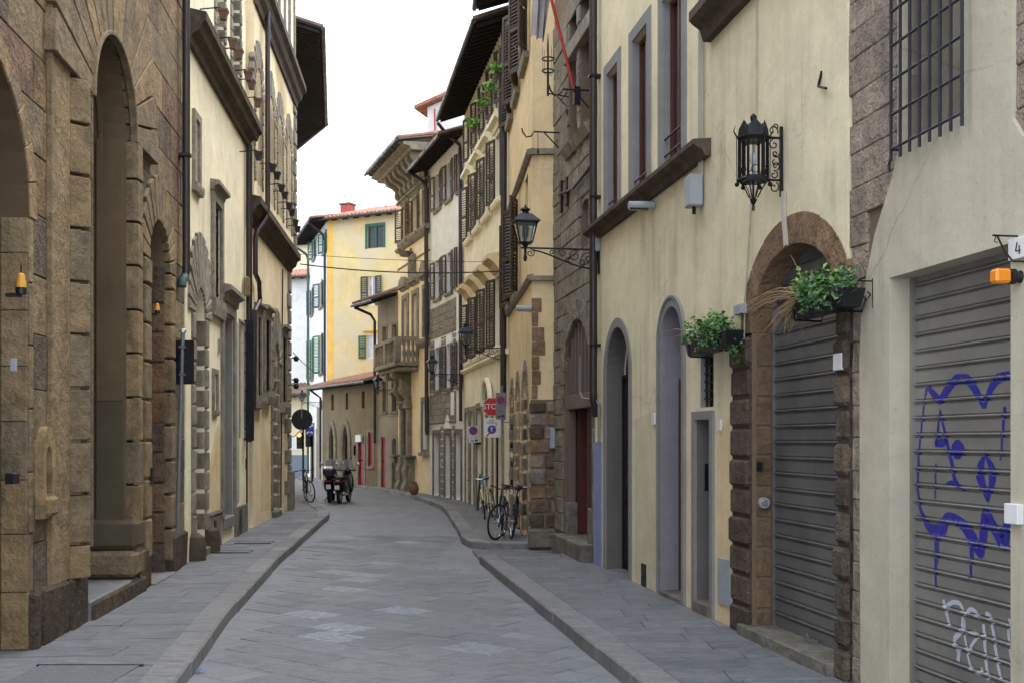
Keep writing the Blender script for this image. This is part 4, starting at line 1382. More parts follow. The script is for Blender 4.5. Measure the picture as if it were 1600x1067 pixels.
# arched doors
s0, s1 = sy(15.05), sy(16.30)
hw = (s1 - s0) / 2
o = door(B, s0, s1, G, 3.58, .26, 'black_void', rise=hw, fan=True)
ringband(B, s0, s1, G, 3.58 - hw, hw, .13, -.01, .018, 'surround', 'grey_trim', o, n=20)
lining(B, s0, s1, G - .1, 3.58 - hw, hw, .26, 'reveal_shade', o)
s0, s1 = sy(12.78), sy(13.58)
hw = (s1 - s0) / 2
o = door(B, s0, s1, G + .05, 3.57, .24, 'wood_red', rise=hw, fan=True, leaves=1, zt=2.75, handle=False)
ringband(B, s0, s1, G, 3.57 - hw, hw, .10, -.01, .02, 'surround', 'lilac_trim', o, n=20)
ringband(B, s0 - .10, s1 + .10, G, 3.57 - hw, hw + .10, .03, -.01, .035, 'surround_moulding', 'grey_trim', o, n=20)
lining(B, s0, s1, G - .05, 3.57 - hw, hw, .24, 'lilac_trim', o)
B.part('fanlight', 'glass', B.mb().prism(arch(s0 + .05, s1 - .05, 2.8, 3.57 - hw, hw - .05), -.26, -.225), o)
B.part('notice', 'paper', B.mb().box(s1 - .4, s1 - .22, -.215, -.21, 2.83, 3.05), o) if False else None
B.part('pull_handle', 'alu', B.mb().tube([(s0 + .2, -.17, 1.35), (s0 + .2, -.13, 1.38), (s0 + .2, -.13, 1.68), (s0 + .2, -.17, 1.7)], .012, 6), o)
B.part('doorstep', 'plinth', B.mb().box(s0, s1, -.25, .03, .02, G + .05), bevel=.008)
# square door with a light over it
s0, s1 = w.S(1112), w.S(1088)
zt = w.Z(1100, 655)
o = door(B, s0, s1, G + .12, zt, .2, 'wood_dark', leaves=1, handle=False)
ringband(B, s0, s1, G, zt, 0, .09, -.01, .03, 'surround', 'grey_trim', o)
B.part('reveal_panel', 'reveal_shade', B.mb().box(s1 - .012, s1 - .002, -.18, -.002, G + .12, zt), o)
B.part('letter_slot', 'iron', B.mb().box(s1 - .013, s1 - .02, -.13, -.09, 1.45, 1.75), o)
B.part('doorstep', 'plinth', B.mb().box(s0, s1, -.2, .05, .02, G + .12), bevel=.01)
o = window(B, w.S(1115), w.S(1094), zt + .13, w.Z(1104, 552), .16, frame='wood_dark', lights=1, rows=1)
s0, s1 = w.S(1115), w.S(1094)
B.part('reveal_panel', 'grey_trim', B.mb().box(s1 - .012, s1 - .002, -.14, -.002, zt + .13, w.Z(1104, 552)), o)
mb = B.mb()
for k in range(6):
    z = zt + .2 + k * (w.Z(1104, 552) - zt - .25) / 5
    B.part('grille_bar', 'iron', B.mb().tube([(s0, -.05, z), (s1, -.05, z + .03)], .012, 5), o)
for k in range(3):
    x = s0 + (s1 - s0) * (k + .5) / 3
    B.part('grille_bar', 'iron', B.mb().tube([(x, -.05, zt + .13), (x, -.05, w.Z(1104, 552))], .010, 5), o)
# the shuttered arch
A = arch(SA0, SA1, G - .02, SZ, SR)
B.hole(arch(SA0, SA1, G - .02, SZ, SR), .24)
voussoirs(B, SA0, SA1, SZ, SR, .27, 9, -.24, .004, 'arch_stone', joint=.0015, bevel=.008, jit=.005)
B.part('pillar_core', 'joint_dark', B.mb().box(f0 - .06, SA0 - .01, -.22, .010, G - .03, SZ + .1))
B.part('pillar_core', 'joint_dark', B.mb().box(SA1 + .01, sy(11.17), -.22, .008, G - .03, SZ - .02))
sh = roller(B, SA0 + .02, SA1 - .02, G + .1, SZ + SR - .02, -.225, .147, 'steel_dark')
jamb_stack(B, SA1, sy(11.18), G - .03, SZ - .02, .29, -.24, .045, 'pillar_dark', bevel=.025, jit=.02, alt=0)
jamb_stack(B, SA1 - .018, SA1 - .002, G - .03, SZ, .29, -.22, -.05, 'pillar_brown', name='jamb_brick', bevel=.006)
jamb_stack(B, f0 - .06, SA0, G - .03, SZ + .1, .27, -.24, .05, 'pillar_dark', bevel=.03, jit=.02)
B.part('reveal_panel', 'joint_brown', B.mb().box(SA1 - .003, SA1 + .01, -.24, -.01, G, SZ))
B.part('threshold', 'plinth', B.mb().box(SA0 - .02, SA1 + .12, -.24, .10, .02, G + .1), bevel=.008)
B.part('shutter_lock', 'alu', B.mb().box(SA0 + .8, SA0 + .92, -.2, -.14, G + .06, G + .13).tube([(SA0 + .86, -.15, G + .12), (SA0 + .86, -.12, G + .18)], .012, 6), sh)
B.part('number_plate', 'white_paint', B.mb().box(w.S(1319, .04), w.S(1305, .04), .03, .06, w.Z(1312, 578, .04), w.Z(1312, 552, .04)), bevel=.003)
lamp = B.part('bulkhead_lamp', 'grey_box', B.mb().tube([(SA1 + .0 - .02, -.11, w.Z(1193, 785, -.1)), (SA1 - .07, -.11, w.Z(1193, 785, -.1))], .052, 14), smooth=True)
B.part('lamp_glass', 'alu', B.mb().tube([(SA1 - .07, -.11, w.Z(1193, 785, -.1)), (SA1 - .085, -.11, w.Z(1193, 785, -.1))], [.036, .026], 12), lamp)
B.part('latch_box', 'iron', B.mb().box(SA1 - .06, SA1 - .015, -.09, -.05, w.Z(1193, 736), w.Z(1193, 722)))
# wall skin
flat = [(f0, 0), (f1, 0), (f1, 13), (f0, 13)]
hl = B.holes
ring_o = arch(SA0 - .05, sy(11.1), G - .02, SZ, SR + .24)
B.holes = [h for h in hl if h[0] is not hl[-1][0]] + [([(SA0, G - .02), (sy(11.13), G - .02), (sy(11.05), SZ)] + [((SA0 + SA1) / 2 + ((SA1 - SA0) / 2 + .25) * math.cos(t), SZ + (SR + .25) * math.sin(t)) for t in [math.pi * q / 16 for q in range(1, 16)] if math.cos(t) < .97 or True if (SA0 + SA1) / 2 + ((SA1 - SA0) / 2 + .25) * math.cos(t) > f0 + .02] + [(f0 + .02, SZ + .2), (f0 + .02, G - .02)], .02)]
B.wall(flat, 'r2', depth=.6)
B.core(f0, f1, 9.4, -.66)
# orange worn strip, blue strip, meter cover, vents
B.part('worn_plaster_patch', 'r2_low', B.mb().prism([w.at(1145, 1000), w.at(1121, 985), w.at(1121, 700), w.at(1126, 672), w.at(1147, 640)], -.002, .004))
B.part('pale_plaster_patch', 'r2_pale', B.mb().prism([w.at(1026, 925), w.at(992, 905), w.at(992, 655), w.at(1026, 640)], -.002, .003))
B.part('meter_cover', 'grey_box', B.mb().box(w.S(1143), w.S(1124), .0, .02, w.Z(1133, 945), w.Z(1133, 872)), bevel=.003)
B.part('vent_grille', 'iron', B.mb().box(w.S(1010), w.S(1003), .0, .012, w.Z(1006, 925), w.Z(1006, 880)))
B.part('door_bell', 'white_paint', B.mb().box(w.S(1026), w.S(1022), 0, .03, w.Z(1024, 663), w.Z(1024, 645)), bevel=.003)
B.part('name_plate', 'white_paint', B.mb().box(w.S(1128), w.S(1123), 0, .02, w.Z(1125, 672), w.Z(1125, 655)))
B.part('blue_strip', 'blue_paint', B.mb().box(w.S(941), w.S(929), .0, .02, G, w.Z(935, 690)))
B.part('bare_stone_edge', 'rough_stone', B.mb().prism([(f1 - .02, 2.4), (f1 - .14, 2.5), (f1 - .1, 3.1), (f1 - .16, 3.4), (f1 - .08, 4.2), (f1 - .12, 4.9), (f1 - .02, 4.95)], -.01, .008), jitter=.01)
B.part('bare_stone_edge', 'rough_stone', B.mb().prism([(f1 - .02, 5.25), (f1 - .1, 5.3), (f1 - .07, 6.3), (f1 - .15, 7.0), (f1 - .09, 8.6), (f1 - .02, 8.7)], -.01, .008), jitter=.01)
# fittings
s_, z_ = w.at(1083, 297, .1)
jb = B.part('junction_box', 'grey_box', B.mb().box(s_ - .11, s_ + .1, .02, .17, z_ - .19, z_ + .15), bevel=.015)
B.part('cable_gland', 'iron', B.mb().tube([(s_ - .03, .1, z_ - .19), (s_ - .03, .1, z_ - .27)], .02, 6), jb)
for dx, r in ((0, .012), (.05, .018), (-.05, .01)):
    B.part('cable', 'conduit', B.mb().tube([(s_ - .05 + dx, .03, 9.4), (s_ - .06 + dx, .03, 6.5), (s_ - .05 + dx, .03, z_ + .14)], r, 6))
B.part('cable', 'conduit', B.mb().tube([(w.S(1186), .015, 9.4), (w.S(1184), .015, 5), (w.S(1166), .015, w.Z(1166, 480)), (w.S(1165), .015, 2.9)], .008, 5))
B.part('junction_box', 'grey_box', B.mb().box(w.S(1168), w.S(1155), .0, .06, w.Z(1161, 492), w.Z(1161, 476)), bevel=.006)
s_, z_ = w.at(1012, 321, .1)
fl = B.part('floodlight', 'grey_box', B.mb().tube([(s_, .02, z_), (s_, .34, z_ - .01)], .05, 10), smooth=True)
B.part('floodlight_glass', 'glass', B.mb().box(s_ - .035, s_ + .035, .1, .33, z_ - .065, z_ - .045), fl)
B.part('iron_hook', 'iron', B.mb().tube([(w.S(1284), .0, w.Z(1284, 112)), (w.S(1284), .03, w.Z(1284, 136)), (w.S(1298), .04, w.Z(1298, 139))], .012, 6))
B.part('conduit_pipe', 'conduit', B.mb().tube([(w.S(1228), .02, w.Z(1228, 300)), (w.S(1228), .02, w.Z(1228, 335)), (w.S(1232), .02, w.Z(1232, 385))], .025, 6))

# ---------------------------------------------------------------- grey stone tower house
B = Bld('stone_tower_house', 'narrow grey stone house with pointed fanlight door between ochre and tan fronts', w)
f0, f1 = sy(17.0), sy(20.22)
s0, s1 = sy(17.32), sy(19.28)
hw = (s1 - s0) / 2
zt = 3.95
B.hole(arch(s0, s1, G, zt - hw, hw + .02, 16, .5), .35)
u0, u1 = w.S(924), w.S(905)
v0, v1 = w.S(901), w.S(888)
for a0, a1, z0, z1 in ((u0, u1, 6.9, 9.2), (v0, v1, 6.9, 9.2)):
    B.hole([(a0, z0), (a1, z0), (a1, z1), (a0, z1)], .3)
    f = B.part('window', 'wood_dark', B.mb().box(a0, a1, -.32, -.26, z0, z1))
    B.box('pane', 'glass', a0 + .06, a1 - .06, -.265, -.245, z0 + .06, z1 - .06, f)
    B.part('stone_lintel', 'pietra', B.mb().box(a0 - .12, a1 + .12, -.1, .06, 8.35, 8.6), f, bevel=.01)
    B.part('sill', 'pietra', B.mb().profile([(-.02, z0 - .18), (.05, z0 - .18), (.14, z0 - .02), (-.02, z0 + .02)], a0 - .05, a1 + .05), f)
n0, n1 = w.S(919), w.S(906)
nz0, nz1 = w.Z(912, 388), w.Z(912, 312)
B.hole(arch(n0, n1, nz0, nz1 - .12, .12), .14)
B.part('niche_back', 'r3_stone', B.mb().box(n0 - .02, n1 + .02, -.2, -.13, nz0 - .02, nz1 + .05))
blocks(B, f0 + .03, f1, .42, 9.4, .29, .50, -.05, 0, 'r3_stone', [lambda s, t=arch_top(s0 - .08, s1 + .08, zt - hw, hw + .14): t(s)], rects=[(u0, u1, 6.9, 9.2), (v0, v1, 6.9, 9.2), (n0, n1, nz0, nz1)], jitter=.012, bevel=.010, jit=.010, joint=.005)
B.wall([(f0, 0), (f1, 0), (f1, 13), (f0, 13)], 'joint_brown', d=-.03, depth=.8)
B.core(f0, f1, 9.4, -1.0)
voussoirs(B, s0, s1, zt - hw, hw + .02, .34, 15, -.3, .015, 'r3_stone', joint=.006)
# doorway: timber fanlight over a half-open door
zt2 = w.Z(900, 640, -.2)
o = B.part('door', 'black_void', B.mb().box(s0, s1, -.95, -.9, G, zt), None)  # near-black sheet painting the unlit interior behind the leaves
M['wood_taupe'] = m_wood('grey_taupe_joinery', srgb(120, 104, 94), rough=.6)
B.part('transom', 'wood_taupe', B.mb().box(s0, s1, -.16, -.04, zt2, zt2 + .24), o, bevel=.01)
for k in range(8):
    x = s0 + (s1 - s0) * (k + .5) / 8
    top = zt - hw + (hw + .0) * math.sqrt(max(0, 1 - ((x - (s0 + s1) / 2) / hw) ** 2))
    B.part('fanlight_bar', 'wood_taupe', B.mb().box(x - .035, x + .035, -.15, -.06, zt2 + .24, top), o)
B.part('fanlight_backing', 'wood_red', B.mb().prism(arch(s0, s1, zt2 + .2, zt - hw, hw), -.2, -.17), o)
B.part('door_jamb', 'wood_taupe', B.mb().box(s1 - .16, s1, -.18, -.05, .4, zt2), o, bevel=.01)
B.part('door_jamb', 'wood_taupe', B.mb().box(s0, s0 + .14, -.18, -.05, .4, zt2), o, bevel=.01)
B.part('jamb_base', 'plinth', B.mb().box(s1 - .22, s1, -.2, .0, .38, .95), o, bevel=.015)
B.part('jamb_base', 'plinth', B.mb().box(s0, s0 + .2, -.2, .0, .38, .95), o, bevel=.015)
lf = B.part('door_leaf', 'wood_red', B.mb().box(s1 - .19, s1 - .155, -.92, -.2, .42, zt2), o)
lf = B.part('door_leaf', 'wood_red', B.mb().box(s0 + .15, s0 + 1.15, -.26, -.215, .42, zt2), o)
for z0, z1 in ((.55, 1.15), (1.25, 1.95), (2.05, zt2 - .1)):
    B.part('door_panel', 'wood_dark', B.mb().box(s0 + .3, s0 + 1.0, -.22, -.195, z0, z1), o, bevel=.012)
B.part('doorstep', 'plinth', B.mb().box(s0 - .15, s1 + .2, -.9, .18, .03, .40), bevel=.015)
sp = w.S(928, .09)
B.part('downpipe', 'pipe', B.mb().tube([(sp, .1, 9.4), (sp, .1, 2.75), (sp - .02, .1, 2.6), (sp + .1, .04, 2.38)], .06, 10), smooth=True)
for zc in (3.4, 5.6, 7.4):
    B.part('pipe_clip', 'iron', B.mb().box(sp - .075, sp + .075, -.02, .17, zc, zc + .035))
B.part('conduit_pipe', 'pipe_grey', B.mb().tube([(w.S(907, .08), .08, w.Z(907, 555, .08)), (w.S(907, .08), .08, w.Z(907, 612, .08)), (w.S(911, .08), .08, w.Z(911, 622, .08)), (w.S(932, .06), .06, w.Z(932, 624, .06)), (w.S(936, .05), .05, w.Z(936, 632, .05)), (w.S(936, .05), .05, w.Z(936, 690, .05))], .022, 6), smooth=True)
for x, ya, yb in ((878, 284, 332), (887, 278, 322)):
    B.part('iron_strap', 'iron', B.mb().box(w.S(x + 1.4), w.S(x - 1.4), .0, .035, w.Z(x, yb), w.Z(x, ya)))
B.part('meter_box', 'grey_box', B.mb().box(f1 - .2, f1 - .02, 0, .08, w.Z(868, 700), w.Z(868, 668)), bevel=.008)
B.part('wall_cable', 'iron', B.mb().tube([(w.S(925), .04, w.Z(925, 262)), (w.S(900), .04, w.Z(900, 295)), (w.S(876), .04, w.Z(876, 305))], .022, 6))
# iron lamp hook brackets
def bracket(B, px, py, reach, drop=True):
    s_, z_ = w.at(px, py)
    o = B.part('hook_bracket', 'iron', B.mb().tube([(s_, 0, z_), (s_, reach, z_), (s_, reach + .05, z_ - .08), (s_, reach + .14, z_ - .1), (s_, reach + .2, z_ - .02), (s_, reach + .22, z_ + .05)], .014, 6).tube([(s_, 0, z_ - .28), (s_, reach * .6, z_ - .01)], .012, 6))
    B.part('hanging_ring', 'iron', B.mb().tube([(s_, reach * .85, z_), (s_, reach * .85, z_ - .3)], .006, 5).tube([(s_ + .05 * math.cos(t), reach * .85, z_ - .35 + .05 * math.sin(t)) for t in [q * math.pi / 5 for q in range(10)]], .008, 5, closed=True), o)
bracket(B, 921, 142, .42)
bracket(B, 874, 208, .45)
# ================================================================ right side, farther houses
def sY(w):
    return lambda Y: (Y - w.p0.y) / w.u.y
def string_course(B, s0, s1, z, h, p, mat, name='string_course'):
    return B.part(name, mat, B.mb().profile([(-.02, z), (p * .5, z), (p, z + h * .5), (p, z + h), (-.02, z + h + .03)], s0, s1))

# ---------------------------------------------------------------- tan house that steps out
w = WR4
sy = sY(w)
B = Bld('tan_house', 'tan plastered house stepping out past the stone tower, rusticated pier at its corner', w)
for Ya, Yb in ((21.0, 21.95), (23.1, 24.0), (25.0, 25.8)):
    window(B, sy(Ya), sy(Yb), 9.25, 11.2, .18, sur=(.1, .03, 'r4'), sill=(.16, .12, .12, 'pietra'), shut='nf', ang=(22, 28), rows=3)
for Ya, Yb in ((23.2, 24.1), (25.0, 25.75)):
    window(B, sy(Ya), sy(Yb), 5.05, 7.0, .18, sur=(.1, .03, 'r4'), sill=(.16, .12, .12, 'pietra'), shut='nf', ang=(22, 28), rows=3)
window(B, sy(20.75), sy(21.5), 5.9, 6.95, .18, frame='wood_grey', sur=(.1, .03, 'r4'), rows=1)
for Ya, Yb, zt in ((21.2, 22.2, 3.35), (23.1, 23.9, 3.25), (24.7, 25.5, 3.2)):
    a, b = sy(Ya), sy(Yb)
    hw = (b - a) / 2
    door(B, a, b, G + .1, zt, .22, 'wood_dark', rise=hw, fan=True)
    voussoirs(B, a, b, zt - hw, hw, .22, 11, -.2, .02, 'rough_stone', joint=.006)
    jamb_stack(B, a - .2, a, .2, zt - hw, .3, -.2, .02, 'rough_stone', alt=.12, bevel=.02, jit=.012)
    jamb_stack(B, b, b + .2, .2, zt - hw, .3, -.2, .02, 'rough_stone', alt=-.12, bevel=.02, jit=.012)
string_course(B, -.02, w.L, 7.15, .1, .10, 'pietra')
string_course(B, -.02, w.L, 4.88, .1, .09, 'pietra')
B.wall([(0, 0), (w.L, 0), (w.L, 12.3), (0, 12.3)], 'r4', depth=.6)
B.part('floodlight', 'grey_box', B.mb().tube([(.15, .0, w.Z(832, 481)), (.15, .28, w.Z(832, 480))], .055, 8), smooth=True)
# face towards the camera: children of the same house, given in its own frame
w2 = WR4s
rot = w2.ang - w.ang
F = Bld.__new__(Bld); F.w = w2; F.holes = []
F.e = empty('camera_face', (0, 0, 0))
loc = w2.p0 - w.p0
ca_, sa_ = math.cos(-w.ang), math.sin(-w.ang)
face_loc = (loc.x * ca_ - loc.y * sa_, loc.x * sa_ + loc.y * ca_, 0)
face_parts = []
def fpart(name, mat, mb, **kw):
    o = mb.build(name, mat, B.e, **kw)
    o.location = face_loc
    o.rotation_euler = (0, 0, rot)
    return o
bpy.data.objects.remove(F.e)
fpart('return_wall', 'r4', MB(1).box(0, w2.L - .001, -.5, .0, 0, 12.3))
fpart('ledge', 'pietra', MB(1).box(0, w2.L + .02, .0, .10, 7.15, 7.25))
fpart('ledge', 'pietra', MB(1).box(0, w2.L + .02, .0, .09, 4.88, 4.96))
fpart('upper_panel', 'r4', MB(1).box(.02, w2.L - .14, .0, .03, 4.97, 7.14))
z = .42
hs_ = [.27, .24, .26, .30, .26, .27, .24, .23, .22]
for k, h in enumerate(hs_):
    if z > 2.72: break
    mats = ['arch_stone', 'rough_stone', 'r3_stone', 'pillar_dark']
    a = w2.L - .56
    cut = a + rnd.uniform(.2, .36)
    for q0, q1 in ((a, cut), (cut, w2.L + .06)):
        fpart('rusticated_stone', rnd.choice(mats), MB(1).box(q0 + .008, q1 - .008, -.3, .07 + rnd.uniform(-.01, .02), z + .006, z + h - .006), bevel=.03, jitter=.02)
    z += h
fpart('pier_core', 'joint_brown', MB(1).box(w2.L - .565, w2.L + .03, -.3, .04, .42, 2.74))
fpart('pier_plinth', 'plinth', MB(1).box(w2.L - .6, w2.L + .08, -.3, .12, .05, .41), bevel=.04, jitter=.02)
for k in range(7):
    z = 2.75 + k * .26
    l = (.10, .16, .13, .24, .22, .11, .17)[k]
    fpart('quoin_stone', 'arch_stone', MB(1).box(w2.L - l, w2.L + .008, -.25, .008, z + .003, z + .257), bevel=.008, jitter=.012)
eave_strip(B, w, 4.6, w.L, .75, 12.05, .25, pitch=.3, back=2.5)

# ---------------------------------------------------------------- yellow house with many dark shutters
w = WR5
sy = sY(w)
B = Bld('yellow_shuttered_house', 'tall yellow house with rows of open dark louvred shutters and deep black eave', w)
for Yc in (26.75, 28.1, 29.5, 31.0, 32.6):
    a = sy(Yc)
    window(B, a - .36, a + .36, 10.2, 11.5, .16, sur=None, sill=(.1, .08, .08, 'r5'), shut='nf', ang=(8, 18), rows=2)
for Yc in (27.6, 29.35, 31.05, 32.85):
    a = sy(Yc)
    o = window(B, a - .45, a + .45, 7.9, 9.55, .18, sur=(.1, .03, 'r5'), sill=(.18, .14, .14, 'r5'), lintel=(.2, .22, .24, .1, 'r5'), shut='nf', ang=(8, 20), rows=3)
    o = window(B, a - .45, a + .45, 4.3, 6.05, .18, sur=(.1, .03, 'r5'), sill=(.18, .14, .12, 'r5'), shut='nf', ang=(8, 20), rows=3)
    B.part('hood', 'r4', B.mb().profile([(-.02, 6.12), (.08, 6.12), (.2, 6.3), (.36, 6.4), (.36, 6.5), (-.02, 6.58)], a - .5, a + .5), o, jitter=.01)
string_course(B, 0, w.L, 4.02, .12, .12, 'r5')
for Ya, Yb, zt, m in ((27.0, 27.8, 2.75, 'wood_grey'), (28.6, 29.5, 3.1, 'wood_dark'), (30.4, 31.4, 2.9, 'wood_grey'), (32.0, 32.7, 2.85, 'wood_dark'), (33.1, 33.8, 2.85, 'wood_dark')):
    a, b = sy(Ya), sy(Yb)
    rise = (b - a) / 2 if Ya in (28.6,) else 0
    o = door(B, a, b, G + .05, zt + (rise * .6 if rise else 0), .25, m, rise=rise)
    ringband(B, a, b, G, zt + (rise * .6 - rise if rise else 0), rise, .14, -.01, .04, 'surround', 'pietra', o)
    if rise:
        B.part('arch_hood', 'r5', B.mb().tube([((a + b) / 2 + (rise + .2) * math.cos(t), .1, zt + .6 * rise - rise + (rise + .2) * math.sin(t)) for t in [q * math.pi / 10 for q in range(11)]], .07, 6), o)
B.wall([(0, 0), (w.L, 0), (w.L, 12.0), (0, 12.0)], 'r5', depth=.6)
eave_strip(B, w, -.05, w.L - .1, .78, 11.72, .3, pitch=.3, back=3)
B.part('downpipe', 'pipe', B.mb().tube([(.06, .1, 11.7), (.06, .12, 2.8)], .075, 8), smooth=True)
B.part('downpipe', 'pipe', B.mb().tube([(w.L - .1, .82, 11.65), (w.L + .1, .55, 11.4), (w.L + .25, .1, 11.1), (w.L + .03, .12, 10.9), (w.L + .03, .1, 2.6)], .055, 8), smooth=True)
B.part('peeled_stone', 'rough_stone', B.mb().prism([(.12, 5.2), (.5, 5.4), (.36, 5.9), (.62, 6.3), (.42, 6.7), (.2, 7.0), (.12, 7.1)], -.01, .01), jitter=.02)

# ---------------------------------------------------------------- white and rubble house
w = WR6
sy = sY(w)
B = Bld('white_rubble_house', 'narrow house, white plaster above bare grey rubble, red-brown shutters under a black eave', w)
def rows3(B, w, cols, z0, z1, **kw):
    for xn, xf in cols:
        window(B, w.S(xn), w.S(xf), z0, z1, **kw)
M['r6_bed'] = m_plain('grey_lime_bed', srgb(140, 132, 120), .95, freq=8, var=.5)
cols = ((721, 716), (706.5, 698.5), (688.5, 680.5))
rows3(B, w, cols, 9.75, 10.95, depth=.15, sill=(.12, .08, .1, 'pietra'), shut='nf', shmat='shutter_red', ang=(6, 10))
rows3(B, w, cols, 6.75, 8.05, depth=.15, sill=(.12, .08, .1, 'pietra'), shut='nf', shmat='shutter', ang=(6, 10))
for xn, xf in cols:
    s0, s1 = w.S(xn), w.S(xf)
    o = window(B, s0, s1, 3.7, 5.1, .15, sill=(.12, .08, .1, 'pietra'), shut='nf', ang=(6, 10))
    B.part('tympanum', 'white_paint', B.mb().prism(arch(s0, s1, 5.12, 5.13, .3), .0, .03), o)
for (xn, xf), m in zip(((721, 712), (704.5, 696), (687, 678)), ('wood_grey', 'green_door', 'wood_dark')):
    s0, s1 = w.S(xn), w.S(xf)
    o = door(B, s0, s1, G + .1, 2.25, .22, m)
    ringband(B, s0, s1, G, 2.25, 0, .12, -.01, .035, 'surround', 'plinth', o)
    if m == 'green_door':
        B.part('gable_stone', 'white_paint', B.mb().prism([(s0 - .1, 2.4), (s1 + .1, 2.4), ((s0 + s1) / 2, 2.85)], 0, .05), o)
B.wall([(0, 0), (w.L, 0), (w.L, 11.6), (0, 11.6)], 'r6', depth=.6)
zmid = 6.55
rub0 = w.S(713)
blocks(B, rub0, w.L, 5.45, 6.5, .22, .34, -.02, .018, 'r6_stone', name='rubble_stone', bevel=.02, jit=.01, jitter=.02)
blocks(B, rub0, w.L, 2.6, 3.58, .22, .34, -.02, .018, 'r6_stone', name='rubble_stone', bevel=.02, jit=.01, jitter=.02, rects=[(w.S(704.5) - .12, w.S(696) + .12, 2.3, 2.9)])
for a, b in ((rub0, w.S(707.5)), (w.S(697), w.S(690)), (w.S(679), w.L)):
    blocks(B, a, b, 3.6, 5.42, .22, .3, -.02, .016, 'r6_stone', name='rubble_stone', bevel=.02, jit=.01, jitter=.02)
blocks(B, w.S(711.5), w.S(705.5), .2, 2.5, .24, .3, -.02, .016, 'r6_stone', name='rubble_stone', bevel=.02, jit=.01, jitter=.02)
blocks(B, w.S(695), w.S(688.5), .2, 2.5, .24, .3, -.02, .016, 'r6_stone', name='rubble_stone', bevel=.02, jit=.01, jitter=.02)
string_course(B, rub0, w.L, 2.56, .08, .05, 'pietra')
B.part('rubble_bed', 'r6_bed', B.mb().box(rub0, w.L, -.01, .007, 5.45, 6.5))
B.part('rubble_bed', 'r6_bed', B.mb().box(rub0, w.L, -.01, .006, 2.66, 3.58))
eave_strip(B, w, .0, w.L + .2, .72, 11.25, .25, pitch=.3, back=3)
B.part('downpipe', 'pipe', B.mb().tube([(w.L - .1, .78, 11.2), (w.L - .05, .3, 10.95), (w.L, .12, 10.7), (w.L - .02, .12, 2.2)], .06, 8), smooth=True)
B.part('street_plaque', 'white_paint', B.mb().box(w.S(711), w.S(706), 0, .04, w.Z(708, 648), w.Z(708, 612)))

# ---------------------------------------------------------------- apricot palazzo with corbelled cornice and balcony
w = WR7
sy = sY(w)
B = Bld('apricot_palazzo', 'apricot plastered palazzo with big corbelled cornice and a carved stone balcony', w)
cols = ((670.5, 662), (654, 645.5), (638.5, 630))
for i, (xn, xf) in enumerate(cols):
    s0, s1 = w.S(xn), w.S(xf)
    window(B, s0, s1, 9.5, 10.8, .18, sur=(.12, .05, 'pietra'), sill=(.22, .2, .18, 'pietra'), lintel=(.22, .2, .16, .12, 'pietra'), shut='nf' if i else None, shmat='shutter_red', ang=(15, 25))
    o = window(B, s0 + .1, s1 - .1, 5.65, 7.3, .25, sur=(.18, .06, 'pietra'), lintel=(.26, .22, .16, .34, 'pietra'))
    B.part('pediment', 'pietra', B.mb().prism([(s0 - .1, 7.82), (s1 + .1, 7.82), ((s0 + s1) / 2, 8.3)] if i == 0 else [(s0 - .1, 7.82), (s1 + .1, 7.82), (s1 - .1, 8.05), ((s0 + s1) / 2, 8.15), (s0 + .1, 8.05)], -.01, .2), o, bevel=.02)
string_course(B, 0, w.L, 9.2, .14, .14, 'pietra')
string_course(B, 0, w.L, 8.55, .06, .04, 'pietra')
string_course(B, 0, w.S(657), 5.3, .25, .2, 'pietra')
string_course(B, 0, w.L, 11.05, .1, .1, 'pietra')
for k in range(7):
    a = (k + .5) * w.L / 7
    c = [(-.02, 11.2), (.15, 11.2), (.22, 11.35), (.18, 11.5), (.3, 11.62), (.5, 11.7), (.62, 11.86), (.62, 12.0), (-.02, 12.0)]
    B.part('corbel', 'pietra', B.mb().profile(c, a - .14, a + .14), bevel=.02)
B.part('cornice', 'pietra', B.mb().profile([(-.02, 12.0), (.68, 12.0), (.72, 12.1), (.95, 12.16), (.95, 12.25), (-.02, 12.3)], -.05, w.L + .55), bevel=0)
eave_strip(B, w, -.05, w.L + .6, 1.12, 12.3, .22, mat='wood_grey', pitch=.5, back=3, roofmat='tile')
B.wall([(0, 0), (w.L, 0), (w.L, 12.2), (0, 12.2)], 'r7', depth=3)
B.part('downpipe', 'pipe', B.mb().tube([(.06, .15, 11.9), (.06, .12, 2.3)], .06, 8), smooth=True)
# coat of arms with its crown
s_, z_ = w.at(643, 420, .1)
o = B.part('coat_of_arms', 'pietra', B.mb().prism([(s_ - .36, z_ + .42), (s_ - .2, z_ + .55), (s_, z_ + .48), (s_ + .2, z_ + .55), (s_ + .36, z_ + .42), (s_ + .3, z_ - .1), (s_ + .34, z_ - .35), (s_, z_ - .68), (s_ - .34, z_ - .35), (s_ - .3, z_ - .1)], -.02, .16), bevel=.05, jitter=.02)
B.part('shield', 'plinth', B.mb().ball((s_, .14, z_ - .02), .3, 8, 1, .3, 1.3), o, smooth=True)
s_, z_ = w.at(634, 396, .25)
cr = B.part('stone_crown', 'plinth', B.mb().lathe((s_, .25, z_ - .12), [(.2, 0), (.3, .16), (.27, .17), (.1, .1)], 12), smooth=True)
for q in range(7):
    t = q * 2 * math.pi / 7
    B.part('crown_point', 'plinth', B.mb().ball((s_ + .29 * math.cos(t), .25 + .29 * math.sin(t), z_ + .1), .05, 5), cr)
